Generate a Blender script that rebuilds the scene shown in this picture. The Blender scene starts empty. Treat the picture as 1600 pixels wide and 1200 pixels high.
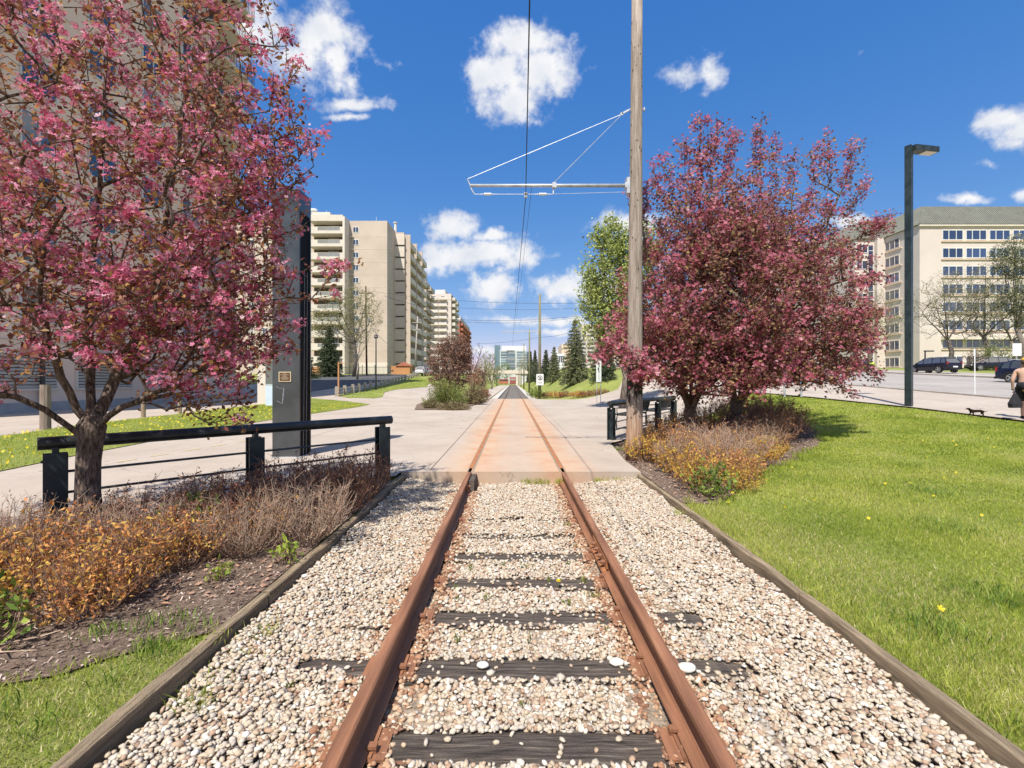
import bpy, bmesh, math, random
import numpy as np
from mathutils import Vector, Matrix

R = math.radians
rnd = random.Random(7)
rng = np.random.default_rng(11)
scene = bpy.context.scene
col = scene.collection

# ---------------------------------------------------------------- camera
F_PX, X0, Y0, CAM_H = 711.0, 801.0, 596.0, 1.45      # focal length / vanishing point on a 1600 x 1200 frame
cam_data = bpy.data.cameras.new('camera')
cam = bpy.data.objects.new('camera', cam_data)
col.objects.link(cam)
cam.location = (0, 0, CAM_H)
cam.rotation_euler = (R(90), 0, 0)
cam_data.sensor_width = 36
cam_data.lens = 36 * F_PX / 1600
cam_data.shift_x = (800 - X0) / 1600
cam_data.shift_y = -(600 - Y0) / 1600
cam_data.clip_start = 0.05
cam_data.clip_end = 3000
scene.camera = cam
scene.render.resolution_x, scene.render.resolution_y = 1024, 768

# ---------------------------------------------------------------- colour management
scene.view_settings.view_transform = 'Standard'
scene.view_settings.look = 'None'
scene.view_settings.gamma = 1
scene.view_settings.use_curve_mapping = False
scene.view_settings.exposure = 0.66

# ---------------------------------------------------------------- sun and sky
SUN_AZ, SUN_EL = R(20), R(57)       # shadows fall away from the camera, a little to the right
sun_data = bpy.data.lights.new('sun', 'SUN')
sun_data.energy = 4.2
sun_data.angle = R(0.53)
sun_data.color = (1.0, 0.955, 0.88)
sun = bpy.data.objects.new('sun', sun_data)
col.objects.link(sun)
travel = Vector((math.sin(SUN_AZ) * math.cos(SUN_EL), math.cos(SUN_AZ) * math.cos(SUN_EL), -math.sin(SUN_EL)))
sun.rotation_euler = travel.to_track_quat('-Z', 'Y').to_euler()
sun.location = (-10, -30, 60)

world = bpy.data.worlds.new('World')
scene.world = world
world.use_nodes = True


class NT:
    """small helper for writing node trees"""
    def __init__(s, tree):
        s.t = tree
        tree.nodes.clear()

    def n(s, typ, **kw):
        nd = s.t.nodes.new(typ)
        for k, v in kw.items():
            if k.startswith('_'):
                setattr(nd, k[1:], v)
            else:
                key = int(k[1:]) if (k[0] == 'i' and k[1:].isdigit()) else k.replace('__', ' ')
                sock = nd.inputs[key]
                if isinstance(v, bpy.types.NodeSocket):
                    s.t.links.new(v, sock)
                else:
                    sock.default_value = v
        return nd

    def link(s, a, b):
        s.t.links.new(a, b)

    def math(s, op, a, b=None, c=None, clamp=False):
        nd = s.t.nodes.new('ShaderNodeMath')
        nd.operation = op
        nd.use_clamp = clamp
        for i, v in enumerate((a, b, c)):
            if v is None:
                continue
            if isinstance(v, bpy.types.NodeSocket):
                s.t.links.new(v, nd.inputs[i])
            else:
                nd.inputs[i].default_value = v
        return nd.outputs[0]

    def vmath(s, op, a, b=None):
        nd = s.t.nodes.new('ShaderNodeVectorMath')
        nd.operation = op
        for i, v in enumerate((a, b)):
            if v is None:
                continue
            if isinstance(v, bpy.types.NodeSocket):
                s.t.links.new(v, nd.inputs[i])
            else:
                nd.inputs[i].default_value = v
        return nd.outputs['Value'] if op in ('LENGTH', 'DOT_PRODUCT', 'DISTANCE') else nd.outputs[0]

    def ramp(s, fac, stops, interp='LINEAR'):
        nd = s.t.nodes.new('ShaderNodeValToRGB')
        nd.color_ramp.interpolation = interp
        el = nd.color_ramp.elements
        while len(el) < len(stops):
            el.new(0.5)
        for e, (p, c) in zip(el, stops):
            e.position = p
            e.color = tuple(c) + (1,) if len(c) == 3 else c
        s.t.links.new(fac, nd.inputs[0])
        return nd.outputs[0]

    def noise(s, vec, scale, detail=4, rough=0.55, dist=0.0):
        nd = s.t.nodes.new('ShaderNodeTexNoise')
        nd.inputs['Scale'].default_value = scale
        nd.inputs['Detail'].default_value = detail
        nd.inputs['Roughness'].default_value = rough
        nd.inputs['Distortion'].default_value = dist
        if vec is not None:
            s.t.links.new(vec, nd.inputs['Vector'])
        return nd.outputs[0]

    def mix(s, fac, a, b, mode='MIX'):
        nd = s.t.nodes.new('ShaderNodeMix')
        nd.data_type = 'RGBA'
        nd.blend_type = mode
        for sock, v in ((nd.inputs[0], fac), (nd.inputs[6], a), (nd.inputs[7], b)):
            if isinstance(v, bpy.types.NodeSocket):
                s.t.links.new(v, sock)
            elif isinstance(v, (int, float)):
                sock.default_value = v
            else:
                sock.default_value = tuple(v) + (1,) if len(v) == 3 else v
        return nd.outputs[2]

    def smooth(s, v, lo, hi):
        nd = s.t.nodes.new('ShaderNodeMapRange')
        nd.interpolation_type = 'SMOOTHSTEP'
        s.t.links.new(v, nd.inputs[0])
        nd.inputs[1].default_value = lo
        nd.inputs[2].default_value = hi
        return nd.outputs[0]


def build_world():
    w = NT(world.node_tree)
    sky = w.n('ShaderNodeTexSky', _sky_type='NISHITA')
    sky.sun_disc = False
    sky.sun_elevation = SUN_EL
    sky.sun_rotation = math.pi + SUN_AZ
    sky.altitude = 600
    sky.air_density = 1.0
    sky.dust_density = 0.25
    sky.ozone_density = 3.0
    # deep clear-day blue: a gentle tone curve per channel on the physical sky
    sc_ = w.n('ShaderNodeSeparateColor', Color=sky.outputs[0])
    k = 0.177
    ch = []
    for i, (g_, a_) in enumerate(((1.32, 0.66), (0.74, 0.53), (0.38, 0.72))):
        v_ = w.math('POWER', w.math('MULTIPLY', sc_.outputs[i], k), g_)
        ch.append(w.math('MULTIPLY', v_, a_ / k))
    skc = w.n('ShaderNodeCombineColor', Red=ch[0], Green=ch[1], Blue=ch[2])
    bg = w.n('ShaderNodeBackground', Color=skc.outputs[0], Strength=0.122)
    tc = w.n('ShaderNodeTexCoord')
    d = tc.outputs['Generated']
    sep = w.n('ShaderNodeSeparateXYZ', Vector=d)
    x, y, z = sep.outputs
    yy = w.math('MAXIMUM', y, 0.05)
    u = w.math('DIVIDE', x, yy)
    v = w.math('DIVIDE', z, yy)
    uv = w.n('ShaderNodeCombineXYZ', X=u, Y=v).outputs[0]
    wob = w.n('ShaderNodeTexNoise', Scale=9.0, Detail=5.0, Roughness=0.6, Vector=uv).outputs['Color']
    wv = w.vmath('SUBTRACT', wob, (0.5, 0.5, 0.5))
    wv2 = w.vmath('MULTIPLY', wv, (0.085, 0.06, 0.0))
    uvw = w.vmath('ADD', uv, wv2)
    # clouds in front of the camera: direction of the centre, angular half sizes, thickness
    blobs = [(790, 108, 50, 40, 1), (850, 112, 55, 46, 1), (800, 160, 48, 36, 1), (762, 112, 40, 28, .9), (822, 70, 66, 30, 1),
             (465, 88, 62, 42, .9), (528, 92, 26, 44, .95), (505, 50, 70, 45, 1), (400, 60, 60, 50, .9),
             (555, 165, 50, 12, .85), (552, 186, 34, 8, .8), (545, 130, 18, 28, .6),
             (1073, 118, 36, 20, .72), (1112, 118, 27, 34, .78), (1120, 92, 12, 12, .5),
             (1578, 186, 48, 24, .9), (1608, 210, 40, 26, .9), (1640, 190, 60, 40, 1), (1590, 222, 30, 12, .8),
             (708, 354, 42, 24, 1), (764, 362, 27, 13, .9), (745, 396, 92, 25, 1), (686, 404, 42, 24, 1), (820, 396, 26, 26, .9),
             (770, 449, 42, 25, 1), (742, 438, 14, 12, .7), (880, 447, 52, 26, 1), (850, 442, 30, 16, .9), (930, 450, 60, 24, 1),
             (818, 504, 58, 11, .95), (875, 505, 34, 9, .9), (862, 399, 26, 10, .42), (868, 521, 28, 6, .8),
             (762, 549, 26, 8, .8), (885, 548, 26, 9, .8), (1340, 350, 60, 14, .9), (1310, 385, 50, 22, .8),
             (1520, 313, 40, 7, .8), (1610, 306, 26, 12, .9), (1545, 258, 26, 7, .35), (1350, 85, 16, 12, .3),
             (990, 350, 60, 20, .8), (610, 105, 14, 10, .35), (735, 205, 10, 8, .3), (640, 140, 30, 12, .25)]
    f = None
    for (px, py, rx, ry, st) in blobs:
        c = ((px - X0) / F_PX, (Y0 - py) / F_PX, 0)
        a = w.vmath('SUBTRACT', uvw, c)
        a = w.vmath('MULTIPLY', a, (F_PX / rx, F_PX / ry, 0))
        ln = w.vmath('LENGTH', a)
        g = w.math('MULTIPLY_ADD', ln, -0.62 * st, st)
        f = g if f is None else w.math('SMOOTH_MAX', f, g, 0.12)
    front = w.smooth(y, 0.05, 0.12)
    au = w.math('ABSOLUTE', u)
    # scattered fair-weather clouds for the rest of the sky
    zz = w.math('MAXIMUM', z, 0.06)
    pl = w.n('ShaderNodeCombineXYZ', X=w.math('DIVIDE', x, zz), Y=w.math('DIVIDE', y, zz)).outputs[0]
    gen = w.noise(pl, 0.55, 2, 0.5)
    gen = w.math('MULTIPLY_ADD', gen, 3.2, -1.45)
    outm = w.math('MAXIMUM', w.smooth(au, 1.15, 1.35), w.smooth(v, 0.86, 1.05))
    outm = w.math('MAXIMUM', outm, w.math('SUBTRACT', 1.0, front))
    infr = w.math('SUBTRACT', 1.0, outm)
    f = w.math('ADD', w.math('MULTIPLY', f, infr), w.math('MULTIPLY', gen, outm))
    nz = w.noise(d, 11.0, 10, 0.62)
    nz2 = w.noise(d, 42.0, 6, 0.6)
    nn = w.math('ADD', w.math('MULTIPLY_ADD', nz, 1.7, -0.83), w.math('MULTIPLY_ADD', nz2, 0.75, -0.375))
    den = w.math('ADD', f, nn)
    den = w.smooth(den, 0.20, 0.80)
    hor = w.smooth(z, 0.0, 0.03)
    den = w.math('MULTIPLY', den, hor)
    sh = w.noise(d, 16.0, 6, 0.55)
    cc = w.ramp(sh, [(0.30, (0.76, 0.80, 0.88)), (0.62, (0.98, 0.98, 1.0))])
    bg2 = w.n('ShaderNodeBackground', Color=cc, Strength=0.62)
    mx = w.t.nodes.new('ShaderNodeMixShader')
    w.link(den, mx.inputs[0])
    w.link(bg.outputs[0], mx.inputs[1])
    w.link(bg2.outputs[0], mx.inputs[2])
    out = w.n('ShaderNodeOutputWorld')
    w.link(mx.outputs[0], out.inputs[0])


build_world()

# ---------------------------------------------------------------- materials
MATS = {}


def lerp(a, b, t):
    return tuple(a[i] + (b[i] - a[i]) * t for i in range(3))


def mat(name, c1, c2=None, scale=4.0, rough=0.7, bump=0.0, bscale=None, metal=0.0, stretch=None, lo=0.35, hi=0.65,
        c3=None, spec=0.4, island=0.0, detail=5):
    if name in MATS:
        return MATS[name]
    m = bpy.data.materials.new(name)
    m.use_nodes = True
    t = NT(m.node_tree)
    tc = t.n('ShaderNodeTexCoord')
    vec = tc.outputs['Object']
    if stretch:
        vec = t.vmath('MULTIPLY', vec, stretch)
    c2 = c2 or c1
    f = t.noise(vec, scale, detail, 0.6)
    stops = [(lo, c1), (hi, c2)]
    if c3:
        stops.append((min(1, hi + 0.14), c3))
    cc = t.ramp(f, stops)
    if island:
        g = t.n('ShaderNodeNewGeometry')
        hv = t.n('ShaderNodeHueSaturation', Color=cc, Saturation=1.0,
                 Value=t.math('MULTIPLY_ADD', g.outputs['Random Per Island'], island, 1 - island / 2))
        cc = hv.outputs[0]
    b = t.n('ShaderNodeBsdfPrincipled', Base__Color=cc, Roughness=rough, Metallic=metal)
    b.inputs['Specular IOR Level'].default_value = spec
    if bump:
        bf = t.noise(vec, bscale or scale * 6, 6, 0.65)
        bn = t.n('ShaderNodeBump', Strength=min(1.0, bump), Distance=0.02, Height=bf)
        t.link(bn.outputs[0], b.inputs['Normal'])
    o = t.n('ShaderNodeOutputMaterial')
    t.link(b.outputs[0], o.inputs[0])
    MATS[name] = m
    return m


def leafmat(name, stops, trans=0.35, rough=0.55, patch=None, spec=0.3):
    """colour per leaf (island), some light through the blade; patch = (scale, amount) for slow drift over space"""
    if name in MATS:
        return MATS[name]
    m = bpy.data.materials.new(name)
    m.use_nodes = True
    t = NT(m.node_tree)
    g = t.n('ShaderNodeNewGeometry')
    f = g.outputs['Random Per Island']
    if patch:
        tc = t.n('ShaderNodeTexCoord')
        nz = t.noise(tc.outputs['Object'], patch[0], 3, 0.5)
        f = t.math('ADD', t.math('MULTIPLY', f, 1 - patch[1]), t.math('MULTIPLY_ADD', nz, patch[1] * 2.4, -patch[1] * 0.7), clamp=True)
    cc = t.ramp(f, stops)
    b = t.n('ShaderNodeBsdfPrincipled', Base__Color=cc, Roughness=rough)
    b.inputs['Specular IOR Level'].default_value = spec
    tr = t.n('ShaderNodeBsdfTranslucent', Color=cc)
    mx = t.t.nodes.new('ShaderNodeMixShader')
    mx.inputs[0].default_value = trans
    t.link(b.outputs[0], mx.inputs[1])
    t.link(tr.outputs[0], mx.inputs[2])
    o = t.n('ShaderNodeOutputMaterial')
    t.link(mx.outputs[0], o.inputs[0])
    MATS[name] = m
    return m


def glassmat(name, c, rough=0.06):
    if name in MATS:
        return MATS[name]
    m = bpy.data.materials.new(name)
    m.use_nodes = True
    t = NT(m.node_tree)
    oi = t.n('ShaderNodeObjectInfo')
    top = (0.34, 0.29, 0.23) if name == 'window_glass' else tuple(k * 1.7 for k in c)
    cc = t.ramp(oi.outputs['Random'], [(0.0, tuple(k * 0.5 for k in c)), (0.62, c), (0.78, tuple(k * .4 + j * .3 for k, j in zip(c, top))), (1.0, top)])
    b = t.n('ShaderNodeBsdfPrincipled', Base__Color=cc, Roughness=rough, Metallic=0.0)
    b.inputs['Specular IOR Level'].default_value = 1.0
    b.inputs['IOR'].default_value = 1.7
    o = t.n('ShaderNodeOutputMaterial')
    t.link(b.outputs[0], o.inputs[0])
    MATS[name] = m
    return m


# plain surfaces
M_ASPH = mat('asphalt', (0.07, 0.07, 0.072), (0.10, 0.10, 0.10), 1.5, 0.9, 0.3, 60)
M_ROAD = mat('old_asphalt', (0.30, 0.265, 0.235), (0.38, 0.34, 0.305), 0.35, 0.9, 0.3, 40, detail=9)
M_SIDE = mat('sidewalk_concrete', (0.42, 0.345, 0.28), (0.50, 0.425, 0.35), 0.6, 0.9, 0.25, 50, detail=9)
M_CURB = mat('curb_concrete', (0.30, 0.26, 0.22), (0.42, 0.37, 0.31), 2, 0.9, 0.4, 30)
M_STRIP = mat('edge_concrete', (0.46, 0.42, 0.36), (0.56, 0.52, 0.46), 1, 0.9)
M_BALLBED = mat('ballast_bed', (0.20, 0.15, 0.105), (0.42, 0.33, 0.24), 40, 1.0, 0.8, 60)
M_DARKBALL = mat('dark_ballast', (0.10, 0.088, 0.078), (0.20, 0.18, 0.16), 9, 1.0, 0.8, 30)
M_MULCH = mat('mulch', (0.10, 0.065, 0.045), (0.27, 0.19, 0.14), 32, 1.0, 1.0, 80)
M_CHIP = leafmat('mulch_chip', [(0, (0.06, 0.035, 0.025)), (0.45, (0.21, 0.14, 0.10)), (0.8, (0.38, 0.28, 0.22)), (1, (0.56, 0.46, 0.38))], 0.0, 0.9)
M_TIMBER = mat('weathered_timber', (0.18, 0.13, 0.08), (0.44, 0.33, 0.21), 5, 0.9, 0.9, 26, stretch=(8, 0.6, 8))
M_TIE = mat('creosoted_tie', (0.04, 0.03, 0.025), (0.15, 0.115, 0.09), 6, 0.85, 1.0, 22, stretch=(0.5, 9, 4), c3=(0.33, 0.27, 0.21), hi=0.56)
M_RUST = mat('rusty_rail', (0.18, 0.08, 0.043), (0.33, 0.15, 0.078), 3.5, 0.6, 0.35, 60, stretch=(6, 0.5, 6), c3=(0.43, 0.23, 0.13))
M_RUST2 = mat('bright_rust', (0.30, 0.115, 0.045), (0.44, 0.19, 0.08), 9, 0.85, 0.5, 60)
M_BLACK = mat('black_paint', (0.012, 0.014, 0.016), (0.03, 0.034, 0.036), 7, 0.38, 0.12, 90, spec=0.5)
M_DGREEN = mat('dark_green_paint', (0.012, 0.02, 0.022), (0.03, 0.045, 0.05), 5, 0.4, 0.1, 60)
M_POLE = mat('pole_wood', (0.15, 0.105, 0.075), (0.36, 0.285, 0.225), 7, 0.9, 0.9, 26, stretch=(5, 5, 0.35), lo=0.3, hi=0.66)
M_POLEG = mat('green_pole_wood', (0.13, 0.125, 0.07), (0.27, 0.25, 0.15), 6, 0.9, 0.8, 20, stretch=(4, 4, 0.3))
M_GALV = mat('galvanised', (0.42, 0.43, 0.45), (0.60, 0.61, 0.62), 6, 0.45, metal=0.35)
M_WHITE = mat('white_paint', (0.66, 0.66, 0.64), (0.80, 0.80, 0.78), 5, 0.6)
M_WIRE = mat('dark_wire', (0.03, 0.03, 0.035))
M_BARK = mat('crabapple_bark', (0.05, 0.033, 0.025), (0.30, 0.22, 0.17), 15, 0.95, 1.0, 34, stretch=(3.6, 3.6, 0.8), lo=0.38, hi=0.66)
M_BARKG = mat('grey_bark', (0.10, 0.08, 0.065), (0.24, 0.20, 0.165), 8, 0.95, 0.8, 20, stretch=(2, 2, 0.6))
M_STEM = mat('shrub_stem', (0.18, 0.10, 0.065), (0.38, 0.24, 0.17), 9, 0.9)
M_STEMG = mat('pale_twig', (0.30, 0.20, 0.14), (0.52, 0.38, 0.27), 9, 0.9)
M_BEIGE = mat('beige_concrete_wall', (0.49, 0.40, 0.325), (0.565, 0.465, 0.38), 0.25, 0.95, 0.1, 20, detail=8)
L_BRONZE2 = None
M_BEIGE2 = mat('pale_beige_wall', (0.62, 0.54, 0.45), (0.68, 0.60, 0.51), 0.3, 0.95)
M_TAN = mat('tan_wall', (0.72, 0.55, 0.42), (0.78, 0.61, 0.48), 0.3, 0.95, 0.1, 20)
M_CREAM = mat('cream_panel_wall', (0.585, 0.505, 0.445), (0.64, 0.56, 0.495), 0.2, 0.9)
M_OFFW = mat('off_white_parapet', (0.60, 0.535, 0.455), (0.67, 0.60, 0.52), 0.6, 0.9)
M_BRICK = mat('red_brick', (0.36, 0.12, 0.075), (0.46, 0.17, 0.10), 1.2, 0.95)
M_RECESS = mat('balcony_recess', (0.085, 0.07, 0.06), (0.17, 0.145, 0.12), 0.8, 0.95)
M_ROOFM = mat('ribbed_metal_roof', (0.12, 0.115, 0.085), (0.17, 0.165, 0.125), 0.5, 0.5, metal=0.2)
M_ORWOOD = mat('orange_cedar', (0.46, 0.21, 0.08), (0.60, 0.30, 0.13), 3, 0.8, 0.3, 30, stretch=(6, 6, 0.6))
M_GLASS = glassmat('window_glass', (0.035, 0.05, 0.075))
M_GLASSB = glassmat('blue_glass', (0.030, 0.045, 0.11), 0.12)
M_GLASST = glassmat('teal_glass', (0.13, 0.215, 0.25), 0.15)
M_GREYW = mat('pale_grey_wall', (0.50, 0.50, 0.49), (0.60, 0.60, 0.58), 0.2, 0.9)
M_PYL = mat('dark_steel_panel', (0.028, 0.032, 0.034), (0.07, 0.076, 0.08), 1.3, 0.26, spec=0.75, detail=8)
M_PYLB = mat('black_groove', (0.004, 0.004, 0.005), rough=0.6, spec=0.08)
M_TRIM = mat('dark_frame', (0.05, 0.045, 0.04), rough=0.6)
M_LETTER = mat('sign_ink', (0.02, 0.02, 0.02))
M_BRONZE = mat('bronze_plaque', (0.075, 0.038, 0.02), (0.12, 0.06, 0.03), 30, 0.5)
M_GOLD = mat('pale_gold_trim', (0.60, 0.48, 0.30), rough=0.4)
M_TYRE = mat('tyre', (0.012, 0.012, 0.012), rough=0.9)
M_RIM = mat('alloy_rim', (0.5, 0.5, 0.5), rough=0.3, metal=0.7)
M_SKIN = mat('skin', (0.62, 0.38, 0.28), (0.68, 0.43, 0.32), 8, 0.6)
M_CLOTH = mat('black_cloth', (0.012, 0.012, 0.016), (0.03, 0.028, 0.034), 14, 0.9)
M_YEL = mat('yellow_cap', (0.75, 0.42, 0.05))
M_HIVIS = mat('hi_vis_yellow', (0.62, 0.80, 0.08))
M_DOG = mat('brown_dog_coat', (0.012, 0.007, 0.005), (0.03, 0.016, 0.01), 18, 0.9, spec=0.1)
M_DRYLEAF = mat('dry_leaf', (0.42, 0.22, 0.12), (0.58, 0.36, 0.22), 9, 0.8)
M_PAINTY = mat('worn_yellow_line', (0.62, 0.50, 0.20), (0.55, 0.44, 0.3), 9, 0.9)
M_PAINTW = mat('worn_white_line', (0.52, 0.50, 0.47), (0.42, 0.40, 0.37), 9, 0.9)
M_REDL = mat('tail_lamp', (0.25, 0.02, 0.02), rough=0.3)

# foliage
L_BRONZE = leafmat('bronze_crabapple_leaf', [(0, (0.07, 0.035, 0.025)), (0.25, (0.19, 0.075, 0.05)), (0.5, (0.34, 0.12, 0.075)),
                                              (0.72, (0.33, 0.21, 0.07)), (0.9, (0.55, 0.28, 0.09)), (1, (0.70, 0.22, 0.08))], 0.42, patch=(0.9, 0.25))
L_BRONZE2 = leafmat('dusky_crabapple_leaf', [(0, (0.05, 0.025, 0.02)), (0.25, (0.15, 0.055, 0.045)), (0.5, (0.27, 0.10, 0.075)), (0.75, (0.29, 0.19, 0.08)), (0.92, (0.48, 0.33, 0.14)), (1, (0.56, 0.19, 0.09))], 0.42, patch=(0.9, 0.25))
L_BLOSS = leafmat('pink_blossom', [(0, (0.42, 0.04, 0.10)), (0.3, (0.60, 0.115, 0.215)), (0.62, (0.74, 0.27, 0.39)), (0.85, (0.86, 0.54, 0.62)),
                                   (1, (0.88, 0.66, 0.73))], 0.4, 0.7, patch=(5.0, 0.45))
L_BLOSS2 = leafmat('dusky_pink_blossom', [(0, (0.27, 0.035, 0.065)), (0.35, (0.46, 0.105, 0.155)), (0.7, (0.62, 0.23, 0.29)),
                                          (1, (0.82, 0.50, 0.54))], 0.4, 0.7, patch=(2.6, 0.45))
L_PURP = leafmat('purple_brown_leaf', [(0, (0.07, 0.04, 0.03)), (0.5, (0.22, 0.12, 0.085)), (0.8, (0.32, 0.19, 0.13)), (1, (0.40, 0.24, 0.18))], 0.35)
L_SPIREA = leafmat('orange_spirea_leaf', [(0, (0.34, 0.10, 0.045)), (0.3, (0.60, 0.24, 0.085)), (0.6, (0.70, 0.38, 0.10)), (0.85, (0.74, 0.54, 0.11)),
                                          (1, (0.44, 0.40, 0.07))], 0.35, patch=(1.6, 0.35))
L_SPIREY = leafmat('yellow_spirea_leaf', [(0, (0.46, 0.16, 0.04)), (0.35, (0.62, 0.33, 0.06)), (0.7, (0.68, 0.50, 0.08)), (1, (0.48, 0.46, 0.08))], 0.35, patch=(1.6, 0.3))
L_RUSSET = leafmat('russet_leaf', [(0, (0.14, 0.05, 0.03)), (0.5, (0.34, 0.14, 0.08)), (0.85, (0.46, 0.23, 0.13)), (1, (0.52, 0.32, 0.13))], 0.35)
L_GREEN = leafmat('fresh_green_leaf', [(0, (0.08, 0.15, 0.03)), (0.5, (0.19, 0.29, 0.045)), (1, (0.38, 0.46, 0.09))], 0.4)
L_POPLAR = leafmat('poplar_leaf', [(0, (0.16, 0.20, 0.05)), (0.5, (0.34, 0.40, 0.10)), (1, (0.54, 0.58, 0.20))], 0.4)
L_BUD = leafmat('spring_bud_leaf', [(0, (0.14, 0.14, 0.05)), (0.5, (0.26, 0.27, 0.08)), (1, (0.40, 0.38, 0.16))], 0.4)
L_SPRUCE = leafmat('spruce_needle', [(0, (0.02, 0.035, 0.018)), (0.5, (0.06, 0.085, 0.04)), (1, (0.14, 0.17, 0.08))], 0.12)
L_SPRUCEB = leafmat('blue_spruce_needle', [(0, (0.05, 0.07, 0.035)), (0.5, (0.16, 0.18, 0.085)), (1, (0.36, 0.35, 0.17))], 0.15)
L_JUNI = leafmat('juniper_leaf', [(0, (0.08, 0.12, 0.03)), (0.5, (0.22, 0.27, 0.06)), (1, (0.40, 0.42, 0.12))], 0.35)
L_GRASS = leafmat('grass_blade', [(0, (0.15, 0.22, 0.03)), (0.33, (0.32, 0.40, 0.055)), (0.6, (0.48, 0.53, 0.085)), (0.8, (0.60, 0.58, 0.16)), (1, (0.74, 0.64, 0.38))],
                  0.5, patch=(0.75, 0.5))
L_PEB = leafmat('pebble', [(0, (0.24, 0.16, 0.11)), (0.05, (0.38, 0.24, 0.16)), (0.2, (0.44, 0.34, 0.23)), (0.42, (0.50, 0.41, 0.30)), (0.6, (0.42, 0.37, 0.31)), (0.7, (0.52, 0.42, 0.33)),
                            (0.8, (0.54, 0.465, 0.36)), (0.95, (0.60, 0.54, 0.45)), (1, (0.70, 0.66, 0.59))], 0.0, 0.75)
L_PEBR = leafmat('rust_stained_pebble', [(0, (0.16, 0.08, 0.05)), (0.4, (0.36, 0.19, 0.11)), (0.8, (0.48, 0.32, 0.20)), (1, (0.56, 0.45, 0.33))], 0.0, 0.85)
L_DRYG = leafmat('dry_grass_blade', [(0, (0.30, 0.30, 0.08)), (0.4, (0.48, 0.44, 0.15)), (1, (0.68, 0.58, 0.34))], 0.35)
L_DAND = leafmat('dandelion', [(0, (0.75, 0.55, 0.02)), (1, (0.85, 0.68, 0.03))], 0.2)


def lawn_ground_mat():
    m = bpy.data.materials.new('lawn_ground')
    m.use_nodes = True
    t = NT(m.node_tree)
    tc = t.n('ShaderNodeTexCoord')
    o = tc.outputs['Object']
    a = t.noise(o, 0.5, 6, 0.6)
    b_ = t.noise(o, 14, 8, 0.7)
    c1 = t.ramp(a, [(0.3, (0.13, 0.19, 0.035)), (0.55, (0.21, 0.26, 0.05)), (0.75, (0.36, 0.34, 0.13))])
    c2 = t.mix(t.smooth(b_, 0.35, 0.7), c1, (0.33, 0.32, 0.11))
    b = t.n('ShaderNodeBsdfPrincipled', Base__Color=c2, Roughness=0.95)
    b.inputs['Specular IOR Level'].default_value = 0.15
    bf = t.noise(o, 40, 6, 0.7)
    bn = t.n('ShaderNodeBump', Strength=1.0, Distance=0.03, Height=bf)
    t.link(bn.outputs[0], b.inputs['Normal'])
    out = t.n('ShaderNodeOutputMaterial')
    t.link(b.outputs[0], out.inputs[0])
    return m


TRACK_X = 0.062
GAUGE = 0.755      # half distance between rail centres


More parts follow.
